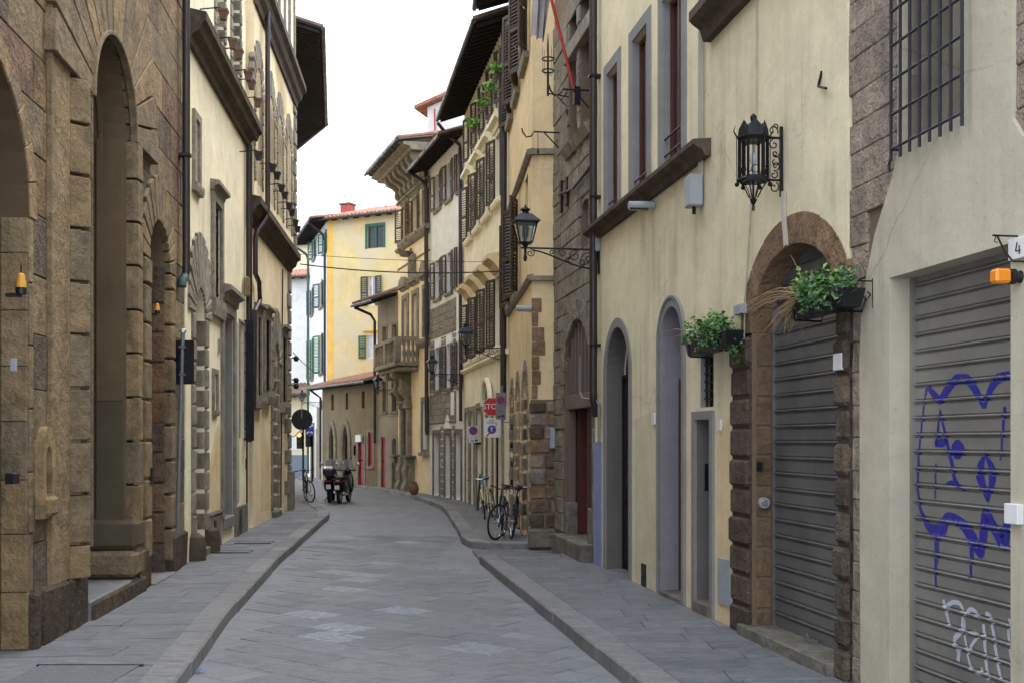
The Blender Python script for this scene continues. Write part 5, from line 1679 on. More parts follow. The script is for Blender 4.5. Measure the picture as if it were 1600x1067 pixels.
# balcony, on its great bracket
s0, s1 = w.S(655, .0), w.L + .62
zb, zr = 4.68, 5.72
o = B.part('balcony', 'pietra', B.mb().plan([(s0, -.05), (s0, .62), (s0 + .2, .85), (s1 - .2, .85), (s1, .62), (s1, -.05)], zb, zb + .16), bevel=.03)
B.part('balcony_moulding', 'pietra', B.mb().plan([(s0 + .1, -.05), (s0 + .1, .5), (s0 + .25, .7), (s1 - .25, .7), (s1 - .1, .5), (s1 - .1, -.05)], zb - .16, zb - .004), o, bevel=.04)
B.part('handrail', 'pietra', B.mb().plan([(s0, -.05), (s0, .62), (s0 + .2, .85), (s1 - .2, .85), (s1, .62), (s1, -.05), (s1 - .16, -.05), (s1 - .16, .56), (s1 - .26, .69), (s0 + .26, .69), (s0 + .16, .56), (s0 + .16, -.05)], zr - .14, zr), o)
nb = 9
for k in range(nb):
    a = s0 + .3 + (s1 - s0 - .6) * k / (nb - 1)
    B.part('baluster', 'pietra', B.mb().lathe((a, .76, zb + .16), [(.07, 0), (.05, .08), (.09, .28), (.04, .5), (.06, .62), (.06, zr - zb - .3)], 8), o, smooth=True)
for k in range(4):
    for a in (s0 + .09, s1 - .09):
        B.part('baluster', 'pietra', B.mb().lathe((a, .05 + .16 * k, zb + .16), [(.07, 0), (.05, .08), (.09, .28), (.04, .5), (.06, .62), (.06, zr - zb - .3)], 8), o, smooth=True)
for a in (s0 + .2, (s0 + s1) / 2, s1 - .2):
    B.part('balcony_pier', 'pietra', B.mb().box(a - .13, a + .13, .64, .86, zb + .16, zr - .14), o, bevel=.02)
sc = (s0 + s1) / 2
for a in (sc - .55, sc + .45):
    c = [(-.02, zb - .16), (.72, zb - .16), (.74, zb - .3), (.6, zb - .42), (.42, zb - .4), (.36, zb - .6), (.44, zb - .8), (.3, zb - 1.0), (.1, zb - 1.1), (.06, zb - 1.5), (-.02, zb - 1.5)]
    B.part('bracket', 'pietra', B.mb().profile(c, a - .18, a + .18), o, bevel=.04)
# portal of two pilasters with consoles and basins
for a in (sc - .7, sc + .35):
    p = B.part('pilaster', 'pietra', B.mb().box(a - .16, a + .16, -.02, .16, 1.4, 3.2), None, bevel=.015)
    B.part('capital', 'pietra', B.mb().box(a - .24, a + .24, -.02, .26, 3.2, 3.34).lathe((a, .12, 3.34), [(.16, 0), (.2, .1), (.12, .16), (.2, .3)], 10), p, bevel=.01)
    B.part('pilaster_base', 'pietra', B.mb().profile([(-.02, .1), (.34, .1), (.34, .3), (.24, .5), (.3, .9), (.2, 1.2), (.22, 1.39), (-.02, 1.39)], a - .26, a + .26), p, bevel=.03)
for a in (sc - 1.15, sc + .95):
    p = B.part('console_shelf', 'plinth', B.mb().box(a - .42, a + .42, -.02, .36, 1.38, 1.46), None, bevel=.015)
    B.part('console', 'pietra', B.mb().profile([(-.02, 1.37), (.3, 1.37), (.32, 1.2), (.16, 1.0), (.2, .6), (.12, .3), (.12, .1), (-.02, .1)], a - .14, a + .14), p, bevel=.03)
door(B, sc - .5, sc + .15, G, 3.3, .25, 'wood_dark', hole=False) if False else None
B.part('niche_door', 'wood_dark', B.mb().box(sc - .53, sc + .18, -.02, .03, G, 3.1))
a, b = w.S(669), w.S(661)
o = window(B, a, b, 1.6, 3.4, .1, hole=False, sur=(.12, .05, 'pietra')) if False else B.part('window', 'wood_dark', B.mb().box(a, b, -.02, .03, 1.6, 3.4))
ringband(B, a, b, 1.6, 3.4, 0, .14, .0, .06, 'surround', 'pietra', o)
B.part('sill', 'pietra', B.mb().box(a - .2, b + .2, 0, .14, 1.46, 1.59), o)
B.part('pane', 'glass', B.mb().box(a + .08, b - .08, .03, .036, 1.7, 3.3), o)

# ---------------------------------------------------------------- grey two-storey house
w = WR8
sy = sY(w)
B = Bld('grey_low_house', 'small grey plastered house with drooping tiled eave left of the balcony', w)
for xn, xf in ((620, 613.5), (604, 598.5)):
    s0, s1 = w.S(xn), w.S(xf)
    window(B, s0, s1, 5.0, 6.5, .15, sur=(.1, .03, 'pietra'), lights=1)
    window(B, s0, s1, 3.15, 4.35, .15, sur=(.1, .03, 'pietra'), lights=1, sill=(.12, .08, .1, 'pietra'))
s0, s1 = w.S(620.5), w.S(613.5)
hw = (s1 - s0) / 2
o = door(B, s0, s1, G, 2.1, .2, 'wood_dark', rise=hw)
ringband(B, s0, s1, G, 2.1 - hw, hw, .14, -.01, .03, 'surround', 'pietra', o)
o = door(B, w.S(602), w.S(595), G, 2.15, .08, 'red_door', leaves=1)
string_course(B, 0, w.L, 2.95, .06, .03, 'r8')
B.wall([(0, 0), (w.L, 0), (w.L, 7.75), (0, 7.75)], 'r8', depth=3)
eave_strip(B, w, .05, w.L + .15, 1.0, 7.35, .4, pitch=.3, back=2, roofmat='tile_dark')
B.part('downpipe', 'pipe', B.mb().tube([(w.L, 1.0, 7.3), (w.L, .3, 7.05), (w.L + .02, .12, 6.8), (w.L + .02, .12, 1.9)], .06, 8), smooth=True)
B.part('hung_cloth', m_plain('purple_red_cloth', srgb(96, 66, 104), .9, var=.6, freq=14), B.mb().box(w.S(604), w.S(598.5), .02, .12, 4.85, 5.35), bevel=.04, jitter=.04)

# ---------------------------------------------------------------- low tiled house
w = WR9
sy = sY(w)
B = Bld('low_tiled_house', 'low olive tan house with tiled lean-to roof, two pointed arches and red doors', w)
for xn, xf in ((549, 534), (526.5, 513)):
    s0, s1 = w.S(xn - 1.5), w.S(xf + 1.5)
    hw = (s1 - s0) / 2
    B.hole(arch(s0, s1, G, 1.7, 1.1, 16, .8), .2)
    o = B.part('door', 'wood_red', B.mb().box(s0, s1, -.24, -.2, G, 2.9))
    for k in range(4):
        B.part('glazing_bar', 'wood_dark', B.mb().box(s0 + (s1 - s0) * (k + .5) / 4 - .04, s0 + (s1 - s0) * (k + .5) / 4 + .04, -.2, -.16, 1.0, 2.7), o)
    B.part('pane', 'glass', B.mb().box(s0 + .05, s1 - .05, -.2, -.185, 1.0, 2.75), o)
    pts = arch(s0, s1, G, 1.7, 1.1, 16, .8)
    B.part('surround', 'pietra', B.mb().tube([(a, .0, z) for a, z in pts[1:] + [pts[0]]], .13, 6), o)
s0, s1 = w.S(569.5), w.S(560)
o = door(B, s0, s1, G, 2.15, .08, 'red_door', leaves=1)
ringband(B, s0, s1, G, 2.15, 0, .12, -.01, .03, 'surround', 'pietra', o)
B.part('shop_sign', 'white_paint', B.mb().box(w.S(567.5), w.S(559), .03, .12, w.Z(563, 690), w.Z(563, 679)), bevel=.01)
s0, s1 = w.S(584), w.S(575.5)
o = window(B, s0, s1, .95, 2.35, .06, frame='red_door', pane='red_door', sur=(.1, .03, 'pietra'), sill=(.1, .08, .1, 'pietra'), lights=1, rows=1)
for xn, xf in ((570, 565), (544, 540), (521.5, 517.5)):
    window(B, w.S(xn), w.S(xf), 3.35, 4.05, .2, rows=1, lights=1)
B.part('letter_box', 'iron', B.mb().box(w.S(555.5), w.S(553.5), .0, .08, 1.4, 1.8))
B.wall([(0, 0), (w.L, 0), (w.L, 4.55), (0, 4.55)], 'r9', depth=.5)
B.part('gable_wall', 'r9', B.mb().box(w.L - .3, w.L, -3, -.51, 0, 4.5))
eave_strip(B, w, -.1, w.L + .35, .55, 4.35, .14, pitch=.35, back=2.2, roofmat='tile')
B.part('downpipe', 'pipe', B.mb().tube([(w.L + .1, .62, 4.35), (w.L + .2, .3, 4.15), (w.L - .02, .1, 3.95), (w.L - .02, .1, .8)], .05, 8), smooth=True)

# ---------------------------------------------------------------- tall pale yellow house closing the view
w = WR10f
B = Bld('pale_yellow_house', 'tall pale yellow house with white flank, golden corner and tiled roof closing the street', w)
def green_window(xn, xf, yb, yt, lf, rf, mat, fr, pane='glass_pale'):
    s0, s1 = w.S(xn), w.S(xf)
    z0, z1 = w.Z((xn + xf) / 2, yb), w.Z((xn + xf) / 2, yt)
    o = window(B, s0, s1, z0, z1, .1, frame=fr, pane=pane, rows=1)
    for flag, sh, sg in ((rf, s0, -1), (lf, s1, 1)):
        if flag:
            B.part('shutter', mat, leaf(B.mb(), sh, .02, sg, 8, flag, z0, z1, .09), o)
    return o
o = green_window(599, 574, 388, 353, 0, 0, 'shutter_green', 'shutter_green', 'glass')
s0, s1 = w.S(599), w.S(574)
ringband(B, s0, s1, w.Z(586, 388), w.Z(586, 353), 0, .1, 0, .04, 'surround', 'shutter_green', o)
o = green_window(587, 575, 478, 432, .35, .36, 'shutter_teal', 'white_paint')
o = green_window(592, 572, 560, 524, .36, 0, 'shutter_green', 'white_paint', 'curtain')
string_course(B, w.S(595), w.S(569), w.Z(582, 519), .1, .1, 'r10_gold', 'window_hood')
top = w.Z(512, 342)
B.part('gold_band', 'r10_gold', B.mb().box(w.L - .30, w.L + .015, -.2, .012, 0, top))
B.wall([(0, 0), (w.L, 0), (w.L, top), (0, top)], 'r10', depth=.5)
zr = top - .12
eave_strip(B, w, -.2, w.L + .4, .35, zr, .1, pitch=.6, back=4.5, roofmat='tile')
a = w.S(533, -2.2)
ctop = w.Z(541, 318, -2.2)
ch = B.part('chimney', 'chimney', B.mb().box(a - .56, a, -2.6, -2.1, top + .2, ctop - .08), bevel=.02)
B.part('chimney_cap', 'tile_dark', B.mb().box(a - .6, a + .04, -2.65, -2.05, ctop - .08, ctop), ch)
B.part('antenna', 'iron', B.mb().tube([(w.S(565), -2, top + .5), (w.S(565), -2, top + 2.3)], .02, 5))
B.part('antenna', 'iron', B.mb().tube([(a - .3, -2.3, ctop), (a - .1, -2.3, ctop + .5)], .02, 5).tube([(a - .4, -2.3, ctop + .25), (a, -2.3, ctop + .45)], .012, 4), ch)
YH = B
w = WR10s
B = Bld('side_wing', 'white flank', w)
for xn, xf, yb, yt, sm_ in ((510, 506, 395, 362, 'shutter_green'), (493, 489.5, 405, 375, 'shutter_green'), (505, 500, 480, 440, 'shutter_teal'), (489.5, 486.5, 492, 452, 'shutter_teal'), (505, 500, 583, 522, 'shutter_green_l'), (489.5, 486.5, 592, 530, 'shutter_green_l')):
    s0, s1 = w.S(xn), w.S(xf)
    z0, z1 = w.Z((xn + xf) / 2, yb), w.Z((xn + xf) / 2, yt)
    window(B, s0, s1, z0, z1, .12, shut='nf', shmat=sm_, ang=(10, 25), sill=(.1, .1, .1, 'pietra'), rows=1)
for xn, xf in ((508, 504), (497, 493)):
    o = door(B, w.S(xn), w.S(xf), G, 2.6, .15, 'wood_dark')
B.part('stone_pier', 'pietra', B.mb().box(w.S(502.5), w.S(498.5), -.05, .12, 0, w.Z(500, 636)), bevel=.03)
B.part('stone_pier', 'pietra', B.mb().box(w.S(491.5), w.S(488.5), -.05, .12, 0, w.Z(490, 660)), bevel=.03)
top2 = top
B.wall([(0.02, 0), (w.L, 0), (w.L, top2), (0.02, top2)], 'r10_side', depth=.4)
eave_strip(B, w, -.35, w.L + .2, .8, top2 - .12, .12, pitch=.4, back=2, roofmat='tile')
B.part('downpipe', 'pipe_green', B.mb().tube([(w.L + .1, .85, top2 - .2), (w.L + .1, .2, top2 - .6), (w.L, .1, top2 - .9), (w.L, .1, .3)], .06, 8), smooth=True)
B.part('downpipe', 'pipe', B.mb().tube([(.1, .85, top2 - .2), (.25, .2, top2 - .7), (.25, .1, top2 - 1), (.25, .1, .3)], .06, 8), smooth=True)

merge(B.e, YH.e)
# ---------------------------------------------------------------- houses round the far bend
def far_house(name, label, p0, p1, ztop, mat, depth=5, base=None, roof='tile', wins=()):
    w = Wall(p0, p1, 1)
    B = Bld(name, label, w)
    for s0, s1, z0, z1, fm in wins:
        window(B, s0, s1, z0, z1, .12, frame='white_paint', rows=1)
    B.wall([(0, 0), (w.L, 0), (w.L, ztop), (0, ztop)], mat, depth=depth)
    if base:
        B.part('painted_base', base[1], B.mb().box(0, w.L, 0, .02, 0, base[0]))
    eave_strip(B, w, -.2, w.L + .2, .4, ztop - .05, .1, pitch=.5, back=3, roofmat=roof)
    return B
B = far_house('white_far_house', 'white far house with a pink tiled roof behind the traffic lights', (-10.35, 61), (-16.5, 62.5), 10.9, 'white_wall')
B = far_house('pale_far_house', 'pale yellow far house rising behind the white one at the bend', (-10.0, 69), (-20, 71), 14.2, 'pale_far')
B.part('chimney', 'chimney', B.mb().box(4.2, 4.8, -1.5, -1, 14.3, 16.2))
B = far_house('cream_bend_house', 'cream ground-floor front with grey blue base at the far bend', (-10.75, 58.8), (-19, 60.2), 4.4, 'pale_far', base=(1.25, 'blue_base'), roof='tile_dark', wins=[(2.2, 3.0, 1.7, 2.9, 0)])
B.part('poster', 'white_paint', B.mb().box(.35, .85, .01, .03, 1.5, 2.3))
# room built on the roofs
w = Wall((-.6, 39.6), (-3.05, 40.4), 1)
B = Bld('attic_cabin', 'white attic cabin with a small tiled roof above the black eaves', w)
B.wall([(0, 11), (w.L, 11), (w.L, 14.0), (0, 14.8)], 'white_wall', d=0, depth=3)
B.part('roof_slab', 'tile', B.mb().prism([(-.2, 14.92), (w.L + .4, 13.9), (w.L + .4, 14.02), (-.2, 15.06)], -3, .3))
B.part('flue', 'chimney', B.mb().tube([(w.L - .35, .06, 11.2), (w.L - .3, .06, 13.9)], .03, 8), smooth=True)
# ================================================================ things in the street
DG = None
def text_mesh(txt, size, name='lettering', extrude=.001):
    cu = bpy.data.curves.new(name, 'FONT')
    cu.body = txt
    cu.size = size
    cu.align_x = 'CENTER'
    cu.align_y = 'CENTER'
    cu.extrude = extrude
    ob = bpy.data.objects.new('tmp_text', cu)
    COL.objects.link(ob)
    bpy.context.view_layer.update()
    me = bpy.data.meshes.new_from_object(ob.evaluated_get(bpy.context.evaluated_depsgraph_get()))
    bpy.data.objects.remove(ob)
    me.name = name
    return me
def flat_text(txt, size, mat, parent, loc, rx=90):
    me = text_mesh(txt, size)
    o = link('lettering', me, mat, parent, loc)
    o.rotation_euler = (R(rx), 0, 0)
    return o
def disc(mb, cx, cz, r, y0, y1, n=24):
    return mb.prism([(cx + r * math.cos(t), cz + r * math.sin(t)) for t in [q * 2 * math.pi / n for q in range(n)]], y0, y1)
def ring(mb, cx, cz, r0, r1, y0, y1, n=24):
    o = len(mb.v)
    A = [q * 2 * math.pi / n for q in range(n)]
    vs = [(cx + r * math.cos(t), y, cz + r * math.sin(t)) for y in (y0, y1) for r in (r0, r1) for t in A]
    fs = []
    for k in range(n):
        j = (k + 1) % n
        fs += [(k, j, n + j, n + k), (2 * n + k, 2 * n + j, 3 * n + j, 3 * n + k), (k, j, 2 * n + j, 2 * n + k), (n + k, n + j, 3 * n + j, 3 * n + k)]
    return mb.add(vs, fs)
def spiral(c, r0, r1, t0, turns, n=14):
    """points of a flat scroll in the (d, z) plane"""
    return [(0, c[0] + (r0 + (r1 - r0) * k / n) * math.cos(t0 + turns * 2 * math.pi * k / n), c[1] + (r0 + (r1 - r0) * k / n) * math.sin(t0 + turns * 2 * math.pi * k / n)) for k in range(n + 1)]

M['lamp_glass'] = m_glass('milky_lamp_glass', srgb(150, 160, 158), .2)
t = NT('clear_lamp_pane'); t.out(srgb(225, 235, 232), .05, None, 0, .5); t.b.inputs['Transmission Weight'].default_value = .92; t.b.inputs['IOR'].default_value = 1.1
M['clear_pane'] = t.m
M['sign_white'] = m_plain('sign_white', srgb(214, 214, 208), .45, var=.15, freq=8)
M['sign_grey'] = m_plain('shaded_plate_sticker_grey', srgb(120, 120, 118), .5, .3)  # backlit shade put into the plate's grey; also a plain sticker tone
M['sign_red'] = m_plain('sign_red', srgb(176, 20, 30), .4, var=.15)
M['sign_blue'] = m_plain('sign_blue', srgb(28, 62, 150), .4, var=.15)
M['black_print'] = m_plain('black_print', srgb(28, 28, 28), .6)

# ---------------------------------------------------------------- wall street lamps
def street_lamp(L):
    e = empty('street_lamp')
    b = MB().box(-.012, .012, .04, L + .06, -.012, .012).box(-.06, .06, 0, .03, -.36, .1)
    br = b.build('bracket', 'iron', e)
    arc = [(0, L * .9 - (L * .9 - .03) * (k / 10), -.03 - .26 * math.sin(k / 10 * math.pi / 2) ** 1.5) for k in range(11)]
    MB().tube(arc, .012, 6).build('bracket_brace', 'iron', e, smooth=True)
    for c, r, t0, tr in (((.14, -.13), .1, 0, 1.4), ((.33, -.1), .085, 2, -1.4), ((.24, -.2), .05, 1, 1.2), ((.5, -.075), .055, 0, 1.3), ((.64, -.06), .04, 3, -1.2), ((L * .93, -.075), .06, 1.57, 1.5), ((.42, -.15), .04, 4, 1.2), ((.08, -.24), .04, 1, 1.2)):
        if c[0] < L:
            MB().tube(spiral(c, r, r * .2, t0, tr), .008, 5).build('scroll', 'iron', br)
    # lantern at the end
    z0, z1, r0, r1 = .07, .37, .082, .142
    y = L
    MB().lathe((0, y, -.2), [(.012, 0), (.028, .05), (.016, .1), (.02, .2), (.04, .24), (.06, .27)], 8).build('lamp_stem', 'iron', e, smooth=True)
    fr = MB().lathe((0, y, z0 - .01), [(r0, 0), (r0 + .01, .02)], sq=True)
    for sx in (-1, 1):
        for sz in (-1, 1):
            fr.tube([(sx * r0, y + sz * r0, z0), (sx * r1, y + sz * r1, z1)], .011, 5)
    for (a, b_) in (((-1, -1), (1, -1)), ((1, -1), (1, 1)), ((1, 1), (-1, 1)), ((-1, 1), (-1, -1))):
        fr.tube([(a[0] * r1, y + a[1] * r1, z1), (b_[0] * r1, y + b_[1] * r1, z1)], .014, 5)
    lf = fr.build('lantern_frame', 'iron', e)
    for a in range(4):
        c, s_ = math.cos(a * math.pi / 2), math.sin(a * math.pi / 2)
        q = [(-r0 + .01, -r0, z0 + .01), (r0 - .01, -r0, z0 + .01), (r1 - .012, -r1, z1), (-r1 + .012, -r1, z1)]
        v = [(x * c - yy * s_, y + x * s_ + yy * c, zz) for x, yy, zz in q]
        v2 = [(x * .975, y + (yy - y) * .975, zz) for x, yy, zz in v]
        MB().add(v + v2, [(0, 1, 2, 3), (7, 6, 5, 4), (0, 1, 5, 4), (1, 2, 6, 5), (2, 3, 7, 6), (3, 0, 4, 7)]).build('lantern_pane', 'clear_pane', lf)
    MB().lathe((0, y, z1), [(r1 + .03, 0), (r1 + .035, .015), (r1 * .6, .12), (r1 * .45, .13)], sq=True).build('lantern_roof', 'iron_grey', e)
    MB().lathe((0, y, z1 + .13), [(.06, 0), (.04, .04), (.07, .06), (.065, .075), (.025, .10), (.012, .12), (.005, .14)], 10).build('finial', 'iron', e, smooth=True)
    MB().lathe((0, y, z0), [(.025, 0), (.025, .08), (.045, .09), (.045, .24), (.035, .26)], 10).build('diffuser', 'lamp_glass', e, smooth=True)
    return e
lamps = [(WR, 936, 391, 1.12, 'black iron lantern on scrolled bracket at the ochre house corner, nearest of the lamps'),
         (WR5, 789, 544, .95, 'black iron lantern on bracket in front of the yellow shuttered house'),
         (WR6, 722, 585, .95, 'black iron lantern on bracket before the white and rubble house'),
         (WR8, 626, 609, .95, 'black iron lantern on bracket below the stone balcony'),
         (WR10s, 503, 628, .9, 'small far lantern on bracket beside the white flank at the bend')]
proto = None
for w, px, py, L, lab in lamps:
    if proto is None:
        proto = e = street_lamp(1.0)
    else:
        e = copy_tree(proto)
    s_, z_ = w.at(px, py)
    e.location = w.pt(s_, .0, z_)
    e.rotation_euler = (0, 0, w.ang)
    e.scale = (1.0, L, 1.0) if L > 1 else (.95, .95, .95)
    tag(e, lab, 'street lamp', 'wall lanterns along the right side')
s_, z_ = WR.at(936, 380)
e = WR.root('junction_box', 'pale grey cable box over the nearest lantern bracket on the ochre wall', 'cable box', None, s_ - .03, 0, z_)
MB().box(-.09, .09, .0, .09, -.14, .16).build('box', 'grey_box', e, bevel=.02)
MB().tube([(0, .05, -.14), (0, .05, -.24), (.04, .03, -.3)], .02, 6).build('cable_tail', 'iron', e)

# ---------------------------------------------------------------- ornate hexagonal lantern over the stone arch
w = WR
s_, z_ = w.at(1226, 250)
e = w.root('ornate_lantern', 'large black wrought-iron hexagonal lantern on scrolled bracket above the stone arch', 'lantern', None, s_, 0, 0)
zb, zt = w.Z(1180, 282, .27), w.Z(1180, 215, .27)
L = .29
mb = MB().box(-.014, .014, .02, .045, zb - .14, zt + .1)
br = mb.box(-.01, .01, .045, L - .12, zb - .005, zb + .012).box(-.01, .01, .045, L - .12, zt - .01, zt + .008).build('bracket', 'iron', e)
H = zt - zb
for c, r, t0, tr in (((.11, zt + .06), .05, 3.6, -.9), ((.1, zt - .06), .045, 1.4, -1.1), ((.085, zt - .14), .035, 3, 1.1), ((.09, zb + H * .45), .055, 1.2, 1.0), ((.085, zb + .13), .04, 4.4, -1.1), ((.1, zb + .05), .04, 1.5, 1.1), ((.1, zb - .06), .05, 2.0, 1.1), ((.08, zt + .1), .025, 0, 1.1)):
    MB().tube(spiral(c, r, r * .25, t0, tr), .006, 5).build('scroll', 'iron', br)
r = .125
hexp = [(r * math.cos(k * math.pi / 3 + .3), L + r * math.sin(k * math.pi / 3 + .3)) for k in range(6)]
cage = MB().lathe((0, L, zb - .02), [(r + .015, 0), (r + .02, .02), (r, .045)], 6, rot=.3).lathe((0, L, zt - .04), [(r, 0), (r + .02, .03), (r + .015, .05)], 6, rot=.3)
for x, y in hexp:
    cage.tube([(x, y, zb), (x, y, zt)], .012, 5)
cg = cage.build('cage', 'iron', e)
for k in range(6):
    a, b = hexp[k], hexp[(k + 1) % 6]
    for f in (.33, .67):
        x, y = a[0] + (b[0] - a[0]) * f, a[1] + (b[1] - a[1]) * f
        MB().tube([(x, y, zb + .03), (x, y, zt - .03)], .004, 4).build('cage_bar', 'iron', cg)
    m_ = ((a[0] + b[0]) / 2, (a[1] + b[1]) / 2)
    u = ((b[0] - a[0]) / r, (b[1] - a[1]) / r)
    MB().tube([(m_[0] + u[0] * .035 * math.cos(t), m_[1] + u[1] * .035 * math.cos(t), zb + .075 + .035 * math.sin(t)) for t in [q * math.pi / 4 for q in range(8)]], .004, 4, closed=True).build('rosette', 'iron', cg)
    pts = [(a[0] + (b[0] - a[0]) * f, a[1] + (b[1] - a[1]) * f, zt - .06 + .05 * math.sin(f * math.pi)) for f in [q / 8 for q in range(9)]]
    MB().tube(pts, .006, 4).build('cage_arch', 'iron', cg)
    # crown plates
    MB().add([(a[0] * 1.1, L + (a[1] - L) * 1.1, zt), (b[0] * 1.1, L + (b[1] - L) * 1.1, zt), (b[0] * 1.02, L + (b[1] - L) * 1.02, zt + .07), (m_[0] * .95, L + (m_[1] - L) * .95, zt + .14), (a[0] * 1.02, L + (a[1] - L) * 1.02, zt + .07)], [(0, 1, 2, 3, 4)]).build('crown_plate', 'iron', e)
    x, y = a[0] * 1.15, L + (a[1] - L) * 1.15
    MB().tube([(x, y, zb - .02), (x * 1.02, L + (y - L) * 1.02, zt)], .004, 4).tube([(x, y, zt), (x * 1.15, L + (y - L) * 1.2, zt + .05), (x * 1.05, L + (y - L) * 1.1, zt + .1)], [.008, .006, .002], 4).build('spike', 'iron', e)
    MB().ball((x, y, zb - .04), .022, 5).build('drop', 'iron', e)
    MB().tube([(a[0] * .9, L + (a[1] - L) * .9, zb - .02), (a[0] * .55, L + (a[1] - L) * .55, zb - .09), (a[0] * .28, L + (a[1] - L) * .28, zb - .16)], .006, 4).build('tail_rib', 'iron', e)
MB().lathe((0, L, zt + .05), [(r * .9, 0), (.08, .05), (.02, .08), (.026, .10), (.03, .125), (.018, .145), (.004, .155)], 10).build('finial', 'iron', e, smooth=True)
MB().lathe((0, L, zb - .235), [(.004, 0), (.026, .04), (.034, .06), (.010, .08), (.010, .22)], 8).build('pendant', 'iron', e, smooth=True)
MB().tube([(.022 * math.cos(t), L, zb - .25 + .022 * math.sin(t)) for t in [q * math.pi / 5 for q in range(10)]], .006, 5, closed=True).build('ring', 'iron', e)
MB().lathe((0, L, zb + .05), [(.015, 0), (.015, .08), (.035, .12), (.03, .17), (.01, .19)], 8).build('bulb', 'lamp_glass', e, smooth=True)

# ---------------------------------------------------------------- planters on the wall
def m_leaf(name, c1, c2):
    t = NT(name)
    rr = t.noise(freq=35, detail=2)
    c = t.mix(t.ramp(rr, .35, .65), c1, c2)
    t.out(c, .45, None, 0, .4)
    return t.m
M['leaf'] = m_leaf('ivy_leaf', srgb(36, 66, 34), srgb(100, 138, 82))
M['leaf_fresh'] = m_leaf('fresh_leaf', srgb(96, 140, 48), srgb(130, 168, 78))
def foliage(e, mat, n, cx, cd, cz, rx, rd, rz, size, seed, name='foliage', droop=.3):
    rg = random.Random(seed)
    mb = MB()
    for _ in range(n):
        for _t in range(20):
            x, y, z = rg.uniform(-1, 1), rg.uniform(-1, 1), rg.uniform(-1, 1)
            if x * x + y * y + z * z < 1: break
        lump = .75 + .35 * math.sin(x * 5 + seed) * math.cos(y * 4)
        p = Vector((cx + x * rx * lump, cd + y * rd * lump, cz + z * rz * lump - droop * abs(x) * rz * .5))
        a = rg.uniform(0, 6.28); tl = rg.uniform(-.9, .6)
        s_ = size * rg.uniform(.6, 1.3)
        u = Vector((math.cos(a) * math.cos(tl), math.sin(a) * math.cos(tl), math.sin(tl)))
        v = u.orthogonal().normalized()
        v = (v * math.cos(rg.uniform(0, 3)) + u.cross(v) * math.sin(rg.uniform(0, 3))).normalized()
        nn = u.cross(v)
        q = [p, p + u * s_ * .45 + v * s_ * .42 + nn * s_ * .08, p + u * s_ * 1.1 - nn * s_ * .15, p + u * s_ * .45 - v * s_ * .42 + nn * s_ * .08]
        mb.add(q, [(0, 1, 2), (0, 2, 3)])
    return mb.build(name, mat, e)
def twigs(e, n, cx, cd, cz, spread, length, seed, dirx=1, name='dry_twigs', drop=.5):
    rg = random.Random(seed)
    mb = MB()
    for _ in range(n):
        a = Vector((cx + rg.uniform(-.08, .08), cd + rg.uniform(-.06, .06), cz))
        d = Vector((dirx * rg.uniform(.4, 1), rg.uniform(-.3, .6), rg.uniform(-.1, .7)))
        pts = [a]
        v = d.normalized()
        L = length * rg.uniform(.5, 1.1)
        for k in range(6):
            v = (v + Vector((rg.uniform(-.2, .2), rg.uniform(-.2, .2), -drop * .35 + rg.uniform(-.15, .15)))).normalized()
            pts.append(pts[-1] + v * L / 6)
        mb.tube(pts, [.0055 - .0006 * k for k in range(7)], 4)
    o = mb.build(name, 'dry_twig', e)
    o['kind'] = 'stuff'
    return o
def planter(xa, xb, yt, yb, label, seed, twig, n):
    d0, d1 = .08, .27
    s1, s0 = w.S(xa, .18), w.S(xb, .18)
    zt_, zb_ = w.Z((xa + xb) / 2, yt, .18), w.Z((xa + xb) / 2, yb, .18)
    c = (s0 + s1) / 2
    e = w.root('planter', label, 'planter', 'black trough planters on the ochre house', c, 0, 0)
    hl = (s1 - s0) / 2
    MB().add([(sx * hl * k, d, z) for z, k, da, db in ((zb_, .92, d0 + .02, d1 - .02), (zt_, 1, d0, d1)) for sx, d in ((-1, da), (1, da), (1, db), (-1, db))],
             [(0, 1, 2, 3), (0, 1, 5, 4), (1, 2, 6, 5), (2, 3, 7, 6), (3, 0, 4, 7), (4, 5, 6, 7)]).build('trough', 'black_plastic', e, bevel=.008)
    for sx in (-.7, .7):
        MB().tube([(sx * hl, 0, zt_ - .02), (sx * hl, .04, zb_ - .02), (sx * hl, d1, zb_ - .012), (sx * hl, d1 + .012, zt_ - .05)], .009, 5).build('hanger', 'iron', e)
    foliage(e, 'leaf', n, 0, .2, zt_ + .07, hl * 1.2, .22, .17, .05, seed)
    foliage(e, 'leaf_fresh', n // 4, hl * .1, .2, zt_ + .12, hl * 1.1, .22, .17, .045, seed + 50, 'young_foliage')
    foliage(e, 'leaf', n // 5, -hl * .2, d1, zt_ - .04, hl * .9, .06, .12, .05, seed + 70, 'trailing_leaves')
    twigs(e, twig, hl * .5, .2, zt_ + .02, .2, .62, seed, 1)
    return e, hl, zt_
e, hl, zt_ = planter(1082, 1148, 524, 550, 'black trough of ivy left of the stone arch, beside the small grille', 3, 8, 520)
foliage(e, 'leaf', 60, -hl * .9, .16, zt_ - .15, .08, .1, .2, .05, 9, 'trailing_leaves')
e, hl, zt_ = planter(1246, 1334, 462, 490, 'black trough of ivy and long dry stems across the shuttered stone arch', 5, 64, 520)
e2 = w.root('iron_bracket', 'small black scrolled iron bracket right of the planter on the grey cream wall', 'bracket', None, w.S(1362, .02), 0, w.Z(1362, 464))
MB().tube([(0, .01, .13), (0, .01, -.09)], .007, 5).tube([(0, .01, .11), (0, .18, .11)], .006, 5).tube([(0, .16, .105), (0, .12, .02), (0, .06, -.03), (0, .03, .01), (0, .055, .03)], .006, 5).build('scroll', 'iron', e2)
